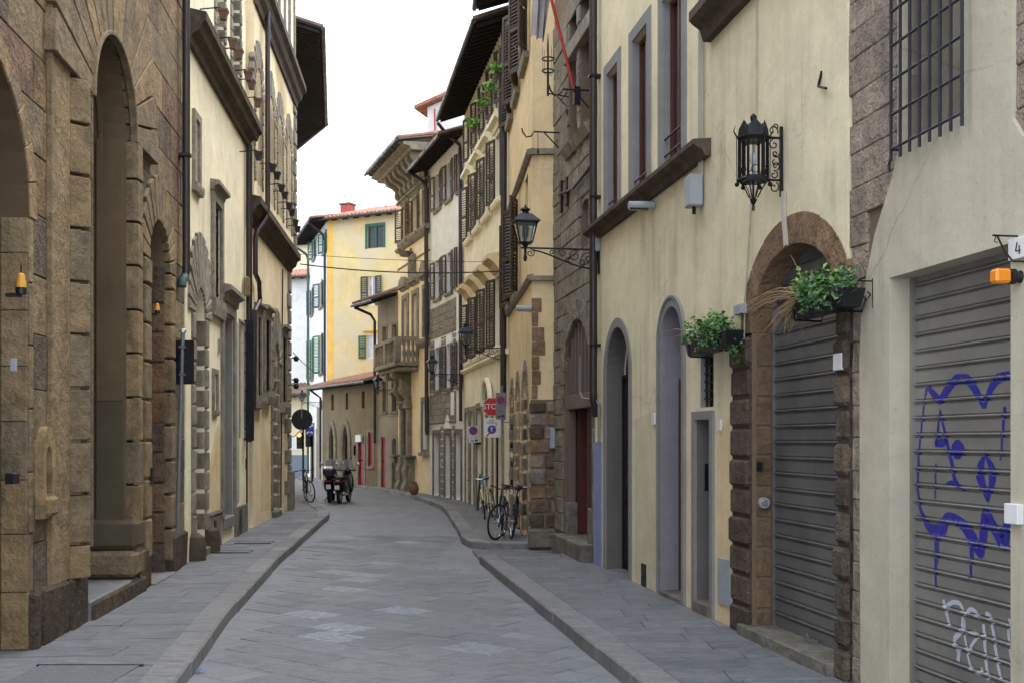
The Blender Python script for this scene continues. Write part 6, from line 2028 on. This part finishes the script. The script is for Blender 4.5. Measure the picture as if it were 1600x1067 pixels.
e2 = w.root('sign_bracket', 'thin black iron arm over the orange warning lamp at the right edge', 'bracket', None, w.S(1588, .02), 0, w.Z(1588, 371))
MB().tube([(0, .0, 0), (0, .17, 0)], .006, 5).tube([(-.08, .02, -.16), (-.01, .05, -.15), (0, .1, -.08), (0, .14, -.005)], .006, 5).tube([(0, .15, -.005), (0, .16, -.035), (0, .14, -.04)], .004, 4).build('arm', 'iron', e2)

# ---------------------------------------------------------------- warning beacons
s_, z_ = w.at(1592, 433, .02)
e = w.root('warning_beacon', 'orange warning lamp on black base beside the graffitied shutter', 'beacon', None, s_, 0, z_)
MB().tube([(0, .0, 0), (0, .05, 0), (0, .055, 0)], [.042, .025, .025], 12).build('foot', 'black_plastic', e, smooth=True)
MB().tube([(0, .05, 0), (0, .085, 0)], .045, 14).build('collar', 'black_plastic', e, smooth=True)
MB().box(-.04, .04, .085, .185, -.042, .042).build('lens', 'amber', e, bevel=.014)
def cone_beacon(w, px, py, d, label, sc):
    s_, z_ = w.at(px, py, d)
    e = w.root('flashing_beacon', label, 'beacon', None, s_, 0, z_)
    sd = w.side
    MB(sd).box(-.035 * sc, .035 * sc, -.02, d, -.13 * sc, -.09 * sc).build('arm', 'black_plastic', e)
    MB(sd).lathe((0, d, -.1 * sc), [(.06 * sc, 0), (.065 * sc, .06 * sc), (.06 * sc, .08 * sc)], 12).build('base', 'black_plastic', e, smooth=True)
    MB(sd).lathe((0, d, -.02 * sc), [(.058 * sc, 0), (.055 * sc, .06 * sc), (.04 * sc, .15 * sc), (.015 * sc, .17 * sc)], 12).build('lens', 'amber_y', e, smooth=True)
    MB(sd).tube([(0, d, .14 * sc), (0, d, .24 * sc)], .006, 4).build('aerial', 'iron', e)
cone_beacon(WL1, 33, 447, .10, 'yellow cone-shaped flashing beacon on the near left portal jamb', .72)
cone_beacon(WL1, 246, 484, .08, 'small amber beacon inside the third left portal', .55)

# ---------------------------------------------------------------- sign post on the left, seen from behind
p = ground(275, 888, G)
e = empty('sign_post', p, 0, 'grey post with the black back of a road sign before the cream house', 'sign')
lean = .10
MB().tube([(0, 0, 0), (lean * .5, 0, 1.7), (lean, 0, 3.42)], .028, 10).build('post', 'pipe_grey', e, smooth=True)
MB().box(lean - .02 - .14, lean - .02 + .17, .03, .045, 2.68, 3.32).build('sign_plate', 'black_plastic', e, bevel=.004)
for z in (2.8, 3.2):
    MB().box(lean - .05, lean + .04, -.035, .03, z, z + .035).build('clamp', 'alu', e)
MB().lathe((lean, 0, 3.42), [(.05, 0), (.05, .04), (.02, .06)], 8).build('cap', 'alu', e)

# ---------------------------------------------------------------- hanging pots on iron arms
M['rust_pot'] = m_plain('rusty_brown_pot', srgb(112, 84, 70), .8, var=.5, freq=9)
def pot_on_arm(w, px, py, d, mat, label, grp, sc=1.0):
    s_, z_ = w.at(px, py, d)
    e = w.root('hanging_pot', label, 'flower pot', grp, s_, 0, z_)
    sd = w.side
    MB(sd).tube([(0, .05, .06), (0, d - .1 * sc, .1), (0, d, .07)], .012, 5).build('arm', 'iron', e)
    MB(sd).lathe((0, d, -.16 * sc), [(.075 * sc, 0), (.11 * sc, .2 * sc), (.125 * sc, .2 * sc), (.13 * sc, .26 * sc)], sq=True).build('pot', mat, e)
ords = ('nearest', 'second nearest', 'third', 'fourth', 'fifth', 'sixth', 'seventh', 'eighth', 'farthest')
for i, (x, y) in enumerate(((349, 22), (364, 68), (373, 84), (388, 118), (393, 132), (403, 160))):
    pot_on_arm(WL2, x, y, .42, 'rust_pot', 'rusty brown square pot above the cream house cornice, %s of the row' % (ords[i] if i < 5 else 'farthest'), 'brown pots above the cream house cornice', .62)
for i, (x, y) in enumerate(((404, 243), (426, 262), (433, 274), (440, 294), (445, 305), (452, 322), (456, 332), (462, 348), (465, 358))):
    pot_on_arm(WL3, x, y, .42, 'black_plastic', 'small black square pot above the corner house lower cornice, %s of the row' % ords[i], 'black pots above the corner house cornice', .62)
# green plants at the attic windows of the yellow house
for i, (x, y, lab) in enumerate(((775, 110, 'bright green plant at the attic window, nearest of four'), (765, 139, 'bright green plant at the attic window, second nearest of four'), (755, 163, 'bright green plant at the attic window, third of four'), (739, 196, 'small green plant at the attic window, farthest of four'))):
    s_, z_ = WR5.at(x, y, .35)
    e = WR5.root('potted_plant', lab + ' on the yellow house', 'plant', 'plants at attic windows', s_, 0, z_)
    MB().lathe((0, .35, -.2), [(.05, 0), (.07, .1), (.075, .11)], 8).build('pot', 'rust_pot', e)
    foliage(e, 'leaf_fresh', 90, 0, .35, .06, .28, .2, .16, .1, 20 + i)

# ---------------------------------------------------------------- flag and torch holder on the stone tower house
s_, z_ = WR.at(905, 166)
e = WR.root('flag', 'grey and white flag drooping from a red slanting pole on the stone tower house', 'flag', None, s_, 0, z_)
MB().tube([(0, .02, 0), (0, .5, 1.86), (0, .62, 2.3)], .026, 8).build('pole', m_plain('red_pole_paint', srgb(170, 44, 38), .4), e, smooth=True)
MB().box(-.05, .05, -.01, .09, .02, .3).build('socket', 'iron', e)
fm = MB()
rowsf, colsf = 16, 14
vs = []
for r_ in range(rowsf + 1):
    t_ = r_ / rowsf
    for c in range(colsf + 1):
        q = c / colsf
        zt_ = 1.75 + .95 * q
        yb_ = .47 + .24 * q
        wob = math.sin(q * 15) * (.03 + .05 * t_) + .02 * math.sin(q * 31 + 4 * t_)
        vs.append((wob, yb_ + t_ * (.10 - .02 * q) + .02 * math.sin(q * 15 + 1.3) * t_, zt_ + (1.0 + .10 * q - zt_) * t_))
fm.add(vs, [(r_ * (colsf + 1) + c, r_ * (colsf + 1) + c + 1, (r_ + 1) * (colsf + 1) + c + 1, (r_ + 1) * (colsf + 1) + c) for r_ in range(rowsf) for c in range(colsf)])
fm.build('cloth', m_plain('grey_white_cloth', srgb(150, 144, 142), .9, var=.5, freq=4), e, smooth=True)
s_, z_ = WR.at(889, 152)
e = WR.root('torch_holder', 'old iron torch holder with two rings on an arm of the stone tower house', 'lantern', None, s_, 0, z_)
MB().tube([(0, 0, 0), (0, .34, .04), (0, .36, .06)], .012, 5).tube([(0, .05, -.15), (0, .2, 0)], .009, 5).build('arm', 'iron', e)
MB().tube([(0, .36, 0), (0, .36, .85), (0, .36, 1.05)], [.02, .016, .004], 6).build('rod', 'iron', e)
for z in (.42, .62):
    MB().tube([(.10 * math.cos(t), .36 + .10 * math.sin(t), z) for t in [q * math.pi / 6 for q in range(12)]], .013, 5, closed=True).build('ring', 'iron', e)
for k in range(4):
    t = k * math.pi / 2 + .4
    MB().tube([(.05 * math.cos(t), .36 + .05 * math.sin(t), .34), (.1 * math.cos(t), .36 + .1 * math.sin(t), .42), (.11 * math.cos(t), .36 + .11 * math.sin(t), .8)], .004, 4).build('cage_wire', 'iron', e)

# ---------------------------------------------------------------- overhead cables
def cable(p, q, r, sag, label):
    p, q = Vector(p), Vector(q)
    pts = [p.lerp(q, k / 14) - Vector((0, 0, sag * 4 * (k / 14) * (1 - k / 14))) for k in range(15)]
    o = empty('overhead_cable', p, 0, label, 'cable')
    MB().tube([v - p for v in pts], r, 5).build('wire', 'iron', o)
cable(WL3.pt(WL3.L - .1, .3, 6.78), WR5.pt(.7, .1, 6.05), .016, .12, 'thicker dark cable strung across the street below the cornice')
cable(WL3.pt(WL3.L - .1, .3, 7.05), WR5.pt(1.2, .1, 6.35), .007, .05, 'thin cable strung across the street above the thicker one')
cable(WL3.pt(WL3.L, .1, 4.4), WR10s.pt(2, .1, 5.2), .012, .1, 'thin cable low beside the corner house toward the white flank')

# ---------------------------------------------------------------- road signs on the right
def sign_np(p, w_, h_, rz, label, mat='sign_white', pole=None):
    e = empty('no_parking_sign', p, rz, label, 'road sign')
    MB().box(-w_ / 2, w_ / 2, 0, .012, -h_ / 2, h_ / 2).build('plate', mat, e, bevel=.003)
    r = w_ * .4
    cz = h_ * .22
    disc(MB(), 0, cz, r, -.004, -.001).build('blue_disc', 'sign_blue', e)
    ring(MB(), 0, cz, r * .74, r, -.008, -.0045).build('red_ring', 'sign_red', e)
    c = math.sqrt(.5) * r * .8
    MB().add([(-c - .012, -.007, cz + c - .012), (-c + .012, -.007, cz + c + .012), (c + .012, -.007, cz - c + .012), (c - .012, -.007, cz - c - .012)], [(0, 1, 2, 3)]).build('red_bar', 'sign_red', e)
    flat_text('0 - 24', w_ * .22, 'black_print', e, (0, -.004, -h_ * .2))
    MB().box(-w_ * .3, -w_ * .05, -.004, -.001, -h_ * .42, -h_ * .36).build('tow_symbol', 'black_print', e)
    MB().box(w_ * .05, w_ * .32, -.004, -.001, -h_ * .42, -h_ * .33).build('tow_symbol', 'black_print', e)
    return e
Y = 25.0
e = sign_np(Vector(((782.5 - 800) / FOC * Y, Y, EYE + 54 * Y / FOC)), .23, .60, R(-12), 'narrow no-parking plate, greyed with painted backlit shade, in front of the stop sign', 'sign_grey')
MB().tube([(.0, .05, -.34), (.06, .05, -.36), (.25, .08, -.36)], .015, 6).build('bracket', 'pipe_grey', e)
MB().tube([(.02, .04, -.34), (.02, .04, .46)], .02, 8).build('post', 'pipe_grey', e)
Y = 31.2
e = sign_np(Vector(((740 - 800) / FOC * Y, Y, EYE + 10 * Y / FOC)), .31, .46, R(4), 'white no-parking plate on the yellow house, left of the stop sign')
e.rotation_euler = (0, R(-6), R(4))
MB().box(.02, .2, .012, .06, -.3, -.24).build('bracket', 'iron', e)
Y = 27.0
p = Vector(((768.5 - 800) / FOC * Y, Y, EYE + 53 * Y / FOC))
e = empty('stop_sign', p, R(-4), 'red octagonal stop sign above a white pedestrian-area plate on a pole', 'road sign')
ro = .225
oc = [(ro * math.cos(R(22.5 + 45 * k)), ro * math.sin(R(22.5 + 45 * k))) for k in range(8)]
MB().prism([(a * 1.06, b * 1.06) for a, b in oc], 0, .012).build('plate', 'sign_white', e)
MB().prism(oc, -.004, -.0005).build('red_face', 'sign_red', e)
flat_text('STOP', .185, 'sign_white', e, (0, -.006, 0))
pl = MB().box(-.19, .22, 0, .012, -.74, -.27).build('lower_plate', 'sign_white', e, bevel=.003)
flat_text('AREA', .06, 'black_print', e, (.0, -.004, -.325))
flat_text('PEDONALE', .05, 'black_print', e, (.0, -.004, -.385))
disc(MB(), .0, -.55, .105, -.004, -.001).build('blue_disc', 'sign_blue', e)
MB().add([(-.14, -.006, -.70), (-.11, -.006, -.72), (.15, -.006, -.40), (.12, -.006, -.42)][::1], [(0, 1, 2, 3)]).build('red_slash', 'sign_red', e)
MB().box(-.02, .012, -.0055, -.0015, -.6, -.49).build('walker_figure', 'sign_white', e)
MB().tube([(.13, .05, .3), (.13, .05, -p.z + G)], .022, 8).build('post', 'iron', e)
for z in (.0, -.5):
    MB().box(-.02, .16, .012, .03, z - .02, z + .02).build('clamp', 'alu', e)
p = ground(799.5, 822, G)
e = empty('sticker_post', p, 0, 'slim pale post patched with stickers behind the parked bicycles', 'post')
MB().tube([(0, 0, 0), (0, 0, 2.35)], .026, 8).build('post', 'pipe_grey', e, smooth=True)
for k in range(8):
    z = .7 + k * .2
    MB().lathe((0, 0, z), [(.028, 0), (.028, .12)], 8).build('sticker', ('sign_white', 'iron', 'sign_grey', 'shutter_teal')[k % 4], e)
p = ground(752, 797, G)
e = empty('shop_board', p, R(75), 'blue shop board standing on the pavement by the yellow house', 'sign board')
MB().profile([(-.12, 0), (-.09, 0), (0, .95), (-.02, .98)], -.08, .08).build('board', m_plain('sky_blue_board', srgb(104, 158, 196), .5), e)
MB().profile([(.09, 0), (.12, 0), (.03, .98), (.005, .95)], -.08, .08).build('board', m_plain('dark_green_board', srgb(40, 66, 58), .5), e)

# ---------------------------------------------------------------- traffic lights, direction sign, convex mirror
t = NT('lit_red_signal'); t.out(srgb(255, 60, 20), .4); t.b.inputs['Emission Color'].default_value = (1, .09, .02, 1); t.b.inputs['Emission Strength'].default_value = 6
M['signal_red'] = t.m
M['signal_off'] = m_plain('unlit_signal_lens', srgb(30, 40, 34), .3)
def traffic_light(px, Y, zc, label):
    X = (px - 800) / FOC * Y
    e = empty('traffic_light', (X, Y, G), 0, label, 'traffic light', 'traffic lights at the bend')
    MB().tube([(.16, .05, 0), (.16, .05, zc + .5)], .05, 8).build('pole', 'iron', e, smooth=True)
    MB().box(-.13, .13, -.1, .05, zc - .42, zc + .36).build('housing', 'black_plastic', e, bevel=.03)
    for k in range(3):
        z = zc + .24 - k * .25
        MB().tube([(0, -.1, z), (0, -.125, z)], [.1, .095], 14).build('lens', 'signal_red' if k == 0 else 'signal_off', e)
        MB().add([(.11 * math.cos(t_), y, z + .11 * math.sin(t_)) for y in (-.1, -.24) for t_ in [R(10) + R(160) * q / 8 for q in range(9)]], [(q, q + 1, 10 + q, 9 + q) for q in range(8)]).build('hood', 'black_plastic', e)
    return e
traffic_light(468, 53, 2 - .1 * 30 / 30, 'red traffic light on the left of two at the bend')
e = traffic_light(482, 51, EYE + 0 * 51 / FOC, 'red traffic light under the blue arrow sign at the bend')
Y = 50.8
e = empty('direction_sign', ((484 - 800) / FOC * Y, Y, EYE + 14 * Y / FOC), 0, 'round blue two-arrow direction sign above the right traffic light', 'road sign')
disc(MB(), 0, 0, .21, 0, .015).build('disc', 'sign_blue', e)
MB().box(-.12, .12, -.004, -.001, -.03, .01).build('arrow_shaft', 'sign_white', e)
for sx in (-1, 1):
    MB().prism([(sx * .17, -.06), (sx * .07, -.01 + .05), (sx * .06, -.08)], -.004, -.001).build('arrow_head', 'sign_white', e)
Y = 31.6
e = empty('convex_mirror', ((472 - 800) / FOC * Y, Y, EYE + 33 * Y / FOC), R(20), 'black back of a round traffic mirror on an arm at the corner house', 'mirror')
MB().tube([(0, .0, 0), (0, .02, 0), (0, .05, 0)], [.30, .29, .12], 20).build('dish', 'black_plastic', e)
MB().tube([(.0, .05, .0), (-.1, .12, .05), (-.33, .1, .08)], .016, 6).tube([(0, .0, -.28), (-.2, -.0, -.46), (-.36, .0, -.5)], .018, 6).tube([(-.02, .02, .05), (-.02, -.06, .05), (-.02, -.06, .42)], .012, 5).build('arm', 'alu', e)

# ---------------------------------------------------------------- terracotta pot by the portal
p = ground(647, 773, G)
e = empty('terracotta_jar', p, 0, 'round terracotta jar on the pavement below the balcony', 'pot')
MB().lathe((0, 0, 0), [(.08, 0), (.14, .09), (.17, .22), (.14, .35), (.09, .41), (.11, .45), (.09, .45), (.07, .41)], 14).build('jar', 'terracotta', e, smooth=True)
# ================================================================ bicycles and scooters
M['tyre'] = m_plain('tyre_rubber', srgb(26, 26, 27), .8)
M['chrome'] = m_plain('bright_metal', srgb(190, 190, 192), .25, .9, var=.1)
M['saddle'] = m_plain('saddle_vinyl', srgb(30, 28, 28), .6)
def bike_frame(name, loc, heading, lean, frame_mat, label, steer=0, basket=False, fender=False):
    """local x points forward; heading in degrees from +X, lean in degrees"""
    e = empty(name, loc, 0, label, 'bicycle')
    e.rotation_mode = 'XYZ'
    e.rotation_euler = (R(lean), 0, R(heading))
    rw = .34
    xr, xf = -.5, .54
    bb = (-.06, 0, .28); st = (-.2, 0, .78); hd = (.37, 0, .82); hd2 = (.41, 0, .66)
    fr = MB()
    for a, b, r in ((bb, st, .016), (bb, hd2, .02), (st, hd, .017), (hd, hd2, .021)):
        fr.tube([a, b], r, 7)
    for sy_ in (-.06, .06):
        fr.tube([(bb[0], sy_ * .5, bb[2]), (xr, sy_, rw)], .010, 6)
        fr.tube([(st[0], sy_ * .3, st[2] - .04), (xr, sy_, rw)], .009, 6)
    fr.build('frame', frame_mat, e, smooth=True)
    def wheel(x, nm, rotz=0):
        T = [q * 2 * math.pi / 28 for q in range(28)]
        c, s_ = math.cos(rotz), math.sin(rotz)
        o = MB().tube([(rw * .95 * math.cos(t), 0, rw + rw * .95 * math.sin(t)) for t in T], .021, 6, closed=True).build(nm, 'tyre', e, smooth=True)
        o.location = (x, 0, 0); o.rotation_euler = (0, 0, rotz)
        MB().tube([(rw * .89 * math.cos(t), 0, rw + rw * .89 * math.sin(t)) for t in T], .011, 5, closed=True).build('rim', 'chrome', o, smooth=True)
        sp = MB()
        for q in range(16):
            t = q * math.pi / 8
            sp.tube([(.02 * math.cos(t + .6), .02 * (1 if q % 2 else -1), rw + .02 * math.sin(t + .6)), (rw * .89 * math.cos(t), 0, rw + rw * .89 * math.sin(t))], .0022, 3)
        sp.build('spokes', 'chrome', o)['kind'] = 'stuff'
        MB().tube([(0, -.05, rw), (0, .05, rw)], .022, 8).build('hub', 'chrome', o)
        if fender:
            MB().tube([(rw * 1.05 * math.cos(t), 0, rw + rw * 1.05 * math.sin(t)) for t in [R(20 + 14 * k) for k in range(11)]], .02, 5).build('mudguard', frame_mat, o)
        return o
    wheel(xr, 'wheel')
    wheel(xf, 'wheel', R(steer))
    c, s_ = math.cos(R(steer)), math.sin(R(steer))
    fk = MB()
    for sy_ in (-.05, .05):
        fk.tube([(hd2[0] - s_ * sy_, sy_ * c, hd2[2] - .02), (xf - s_ * sy_, sy_ * c, rw)], .011, 6)
    fk.build('fork', frame_mat, e)
    hb = (.35, 0, .93)
    mbh = MB().tube([hd, hb], .014, 6)
    pts = [(-.06, -.29, .05), (.02, -.2, .06), (.06, 0, .02), (.02, .2, .06), (-.06, .29, .05)]
    mbh.tube([(hb[0] + x * c - y * s_, x * s_ + y * c, hb[2] + z) for x, y, z in pts], .012, 6)
    h_ = mbh.build('handlebar', 'chrome' if frame_mat == 'bike_cream' else 'iron', e, smooth=True)
    for sg in (-1, 1):
        x, y = -.1, .3 * sg
        MB().tube([(hb[0] + (-.05) * c - .28 * sg * s_, -.05 * s_ + .28 * sg * c, hb[2] + .05), (hb[0] - .15 * c - .31 * sg * s_, -.15 * s_ + .31 * sg * c, hb[2] + .045)], .017, 6).build('grip', 'saddle', h_)
    MB().tube([st, (st[0] - .04, 0, .93)], .013, 6).build('seat_post', 'chrome', e)
    MB().ball((st[0] - .08, 0, .955), .13, 8, 1.0, .62, .3).tube([(st[0], 0, .96), (st[0] + .15, 0, .95)], [.05, .025], 6).build('saddle', 'saddle', e, smooth=True)
    MB().tube([(bb[0], -.03, bb[2]), (bb[0], -.045, bb[2])], .09, 14).build('chainring', 'iron', e)
    for sg in (-1, 1):
        MB().tube([(bb[0], .05 * sg, bb[2]), (bb[0] + .12 * sg, .07 * sg, bb[2] - .1 * sg)], .009, 5).box(bb[0] + .12 * sg - .04, bb[0] + .12 * sg + .04, .07 * sg - .0, .07 * sg + .07 * sg, bb[2] - .1 * sg - .01, bb[2] - .1 * sg + .012).build('pedal', 'iron', e)
    MB().tube([(-.2, .04, .3), (-.28, .2, .01)], .009, 5).build('kickstand', 'iron', e)
    if basket:
        MB().lathe((.5, 0, .66), [(.11, 0), (.15, .2)], sq=True).build('basket', 'iron_grey', e)
    return e
M['bike_dark'] = m_plain('dark_blue_frame_paint', srgb(34, 42, 70), .3, .2, var=.1)
M['bike_black'] = m_plain('black_frame_paint', srgb(26, 26, 28), .3, .2, var=.1)
M['bike_cream'] = m_plain('cream_frame_paint', srgb(206, 190, 150), .35, .1, var=.1)
bike_frame('bicycle', (-.24, 21.5, G), -98, -6, 'bike_dark', 'dark blue bicycle leaning by the rusticated pier, front wheel turned to the road', -22)
bike_frame('bicycle', (.0, 21.8, G), -92, -8, 'bike_black', 'black bicycle between the dark blue one and the tan wall', 8)
bike_frame('bicycle', (-.55, 27.0, G), -100, 8, 'bike_cream', 'cream bicycle parked farther along the right pavement', 15, fender=True)
bike_frame('bicycle', (-6.22, 34.2, G), -72, 6, 'bike_black', 'black bicycle half hidden behind the left corner house', 20)

def scooter(name, loc, rz, label, body, topbox, plate_y=0):
    """local x = right, y = forward, origin on the ground under the middle"""
    e = empty(name, loc, rz, label, 'scooter', 'scooters parked by the kerb')
    T = [q * 2 * math.pi / 22 for q in range(22)]
    for y in (-.66, .64):
        o = MB().tube([(0, y + .2 * math.cos(t), .245 + .2 * math.sin(t)) for t in T], .058, 8, closed=True).build('wheel', 'tyre', e, smooth=True)
        MB().tube([(-.04, y, .245), (.04, y, .245)], .15, 14).build('rim', 'chrome', o)
    # rear bodywork: lofted sections (y, half width, z low, z high)
    def loft(secs, nm, mat, n=14):
        mb = MB()
        rings = []
        for y, hw, zl, zh in secs:
            rings.append([(hw * math.copysign(abs(math.cos(t)) ** .7, math.cos(t)), y, (zl + zh) / 2 + (zh - zl) / 2 * math.copysign(abs(math.sin(t)) ** .7, math.sin(t))) for t in [q * 2 * math.pi / n for q in range(n)]])
        vs = [v for r_ in rings for v in r_]
        fs = [(i * n + k, i * n + (k + 1) % n, (i + 1) * n + (k + 1) % n, (i + 1) * n + k) for i in range(len(secs) - 1) for k in range(n)]
        fs += [tuple(range(n)), tuple(range((len(secs) - 1) * n, len(secs) * n))]
        return mb.add(vs, fs).build(nm, mat, e, smooth=True)
    loft([(-.98, .05, .66, .74), (-.9, .14, .55, .78), (-.6, .2, .36, .80), (-.2, .2, .28, .78), (.1, .15, .24, .5)], 'rear_body', body)
    loft([(-.86, .1, .78, .84), (-.6, .16, .77, .9), (-.2, .17, .76, .87), (.08, .12, .7, .82)], 'seat', 'saddle')
    loft([(.1, .17, .22, .3), (.4, .17, .22, .3)], 'footboard', 'black_plastic')
    loft([(.4, .2, .3, .62), (.48, .22, .26, .9), (.56, .18, .32, 1.02), (.66, .1, .5, .95)], 'front_shield', body)
    loft([(.5, .09, .38, .52), (.75, .08, .42, .54), (.92, .04, .34, .42)], 'front_mudguard', body)
    loft([(-1.02, .07, .42, .5), (-.8, .09, .46, .56)], 'rear_mudguard', 'black_plastic')
    MB().box(-.075, .075, -1.045, -1.03, .46, .60).build('licence_plate', 'sign_white', e)
    tl = MB().box(-.10, .10, -.995, -.95, .69, .735).build('tail_light', 'sign_red', e, bevel=.015)
    MB().tube([(.18, -.3, .3), (.2, -.75, .32), (.2, -.95, .36)], [.04, .055, .05], 8).build('exhaust', 'chrome', e, smooth=True)
    MB().tube([(-.33, .42, 1.04), (-.12, .5, 1.03), (.12, .5, 1.03), (.33, .42, 1.04)], .017, 6).build('handlebar', 'iron', e, smooth=True)
    MB().lathe((0, .5, .95), [(.1, 0), (.12, .08), (.06, .14)], 10).build('headlamp_cowl', body, e, smooth=True)
    for sg in (-1, 1):
        mm = MB().tube([(.24 * sg, .46, 1.05), (.34 * sg, .44, 1.2)], .008, 5).build('mirror_arm', 'iron', e)
        MB().ball((.36 * sg, .43, 1.24), .065, 7, 1, .3, .8).build('mirror', 'chrome', mm, smooth=True)
    vs = []
    for i in range(7):
        z = .98 + .42 * i / 6
        for k in range(9):
            t = -1 + k / 4
            vs.append((.25 * t * (1 - .25 * (i / 6) ** 3), .6 - .14 * t * t - .12 * i / 6, z - .05 * t * t * (i / 6)))
    MB().add(vs, [(i * 9 + k, i * 9 + k + 1, (i + 1) * 9 + k + 1, (i + 1) * 9 + k) for i in range(6) for k in range(8)]).build('windscreen', 'windscreen', e, smooth=True)
    MB().tube([(-.1, -.1, .2), (-.22, -.05, .02)], .014, 5).build('stand', 'iron', e)
    if topbox:
        loft([(-1.14, .14, .88, 1.06), (-1.06, .19, .86, 1.14), (-.8, .2, .86, 1.16), (-.68, .16, .88, 1.1)], 'top_box', 'black_plastic')
        loft([(-1.1, .14, 1.09, 1.13), (-.9, .18, 1.12, 1.19), (-.72, .15, 1.1, 1.15)], 'top_box_lid', 'chrome')
    return e
t = NT('milky_windscreen'); t.out(srgb(196, 202, 206), .15, None, 0, .5); t.b.inputs['Transmission Weight'].default_value = .6; t.b.inputs['IOR'].default_value = 1.05
M['windscreen'] = t.m
M['scooter_grey'] = m_plain('silver_grey_paint', srgb(120, 120, 124), .3, .4, var=.1)
M['scooter_black'] = m_plain('black_paint', srgb(30, 28, 30), .25, .1, var=.1)
p = ground(531, 787)
scooter('scooter', (p.x, p.y + .9, 0), R(-4), 'dark scooter with tall windscreen, right of the parked pair', 'scooter_black', False)
p = ground(510, 786)
scooter('scooter', (p.x - .02, p.y + 1.1, 0), R(4), 'dark scooter carrying a top box, left of the parked pair', 'scooter_black', True)
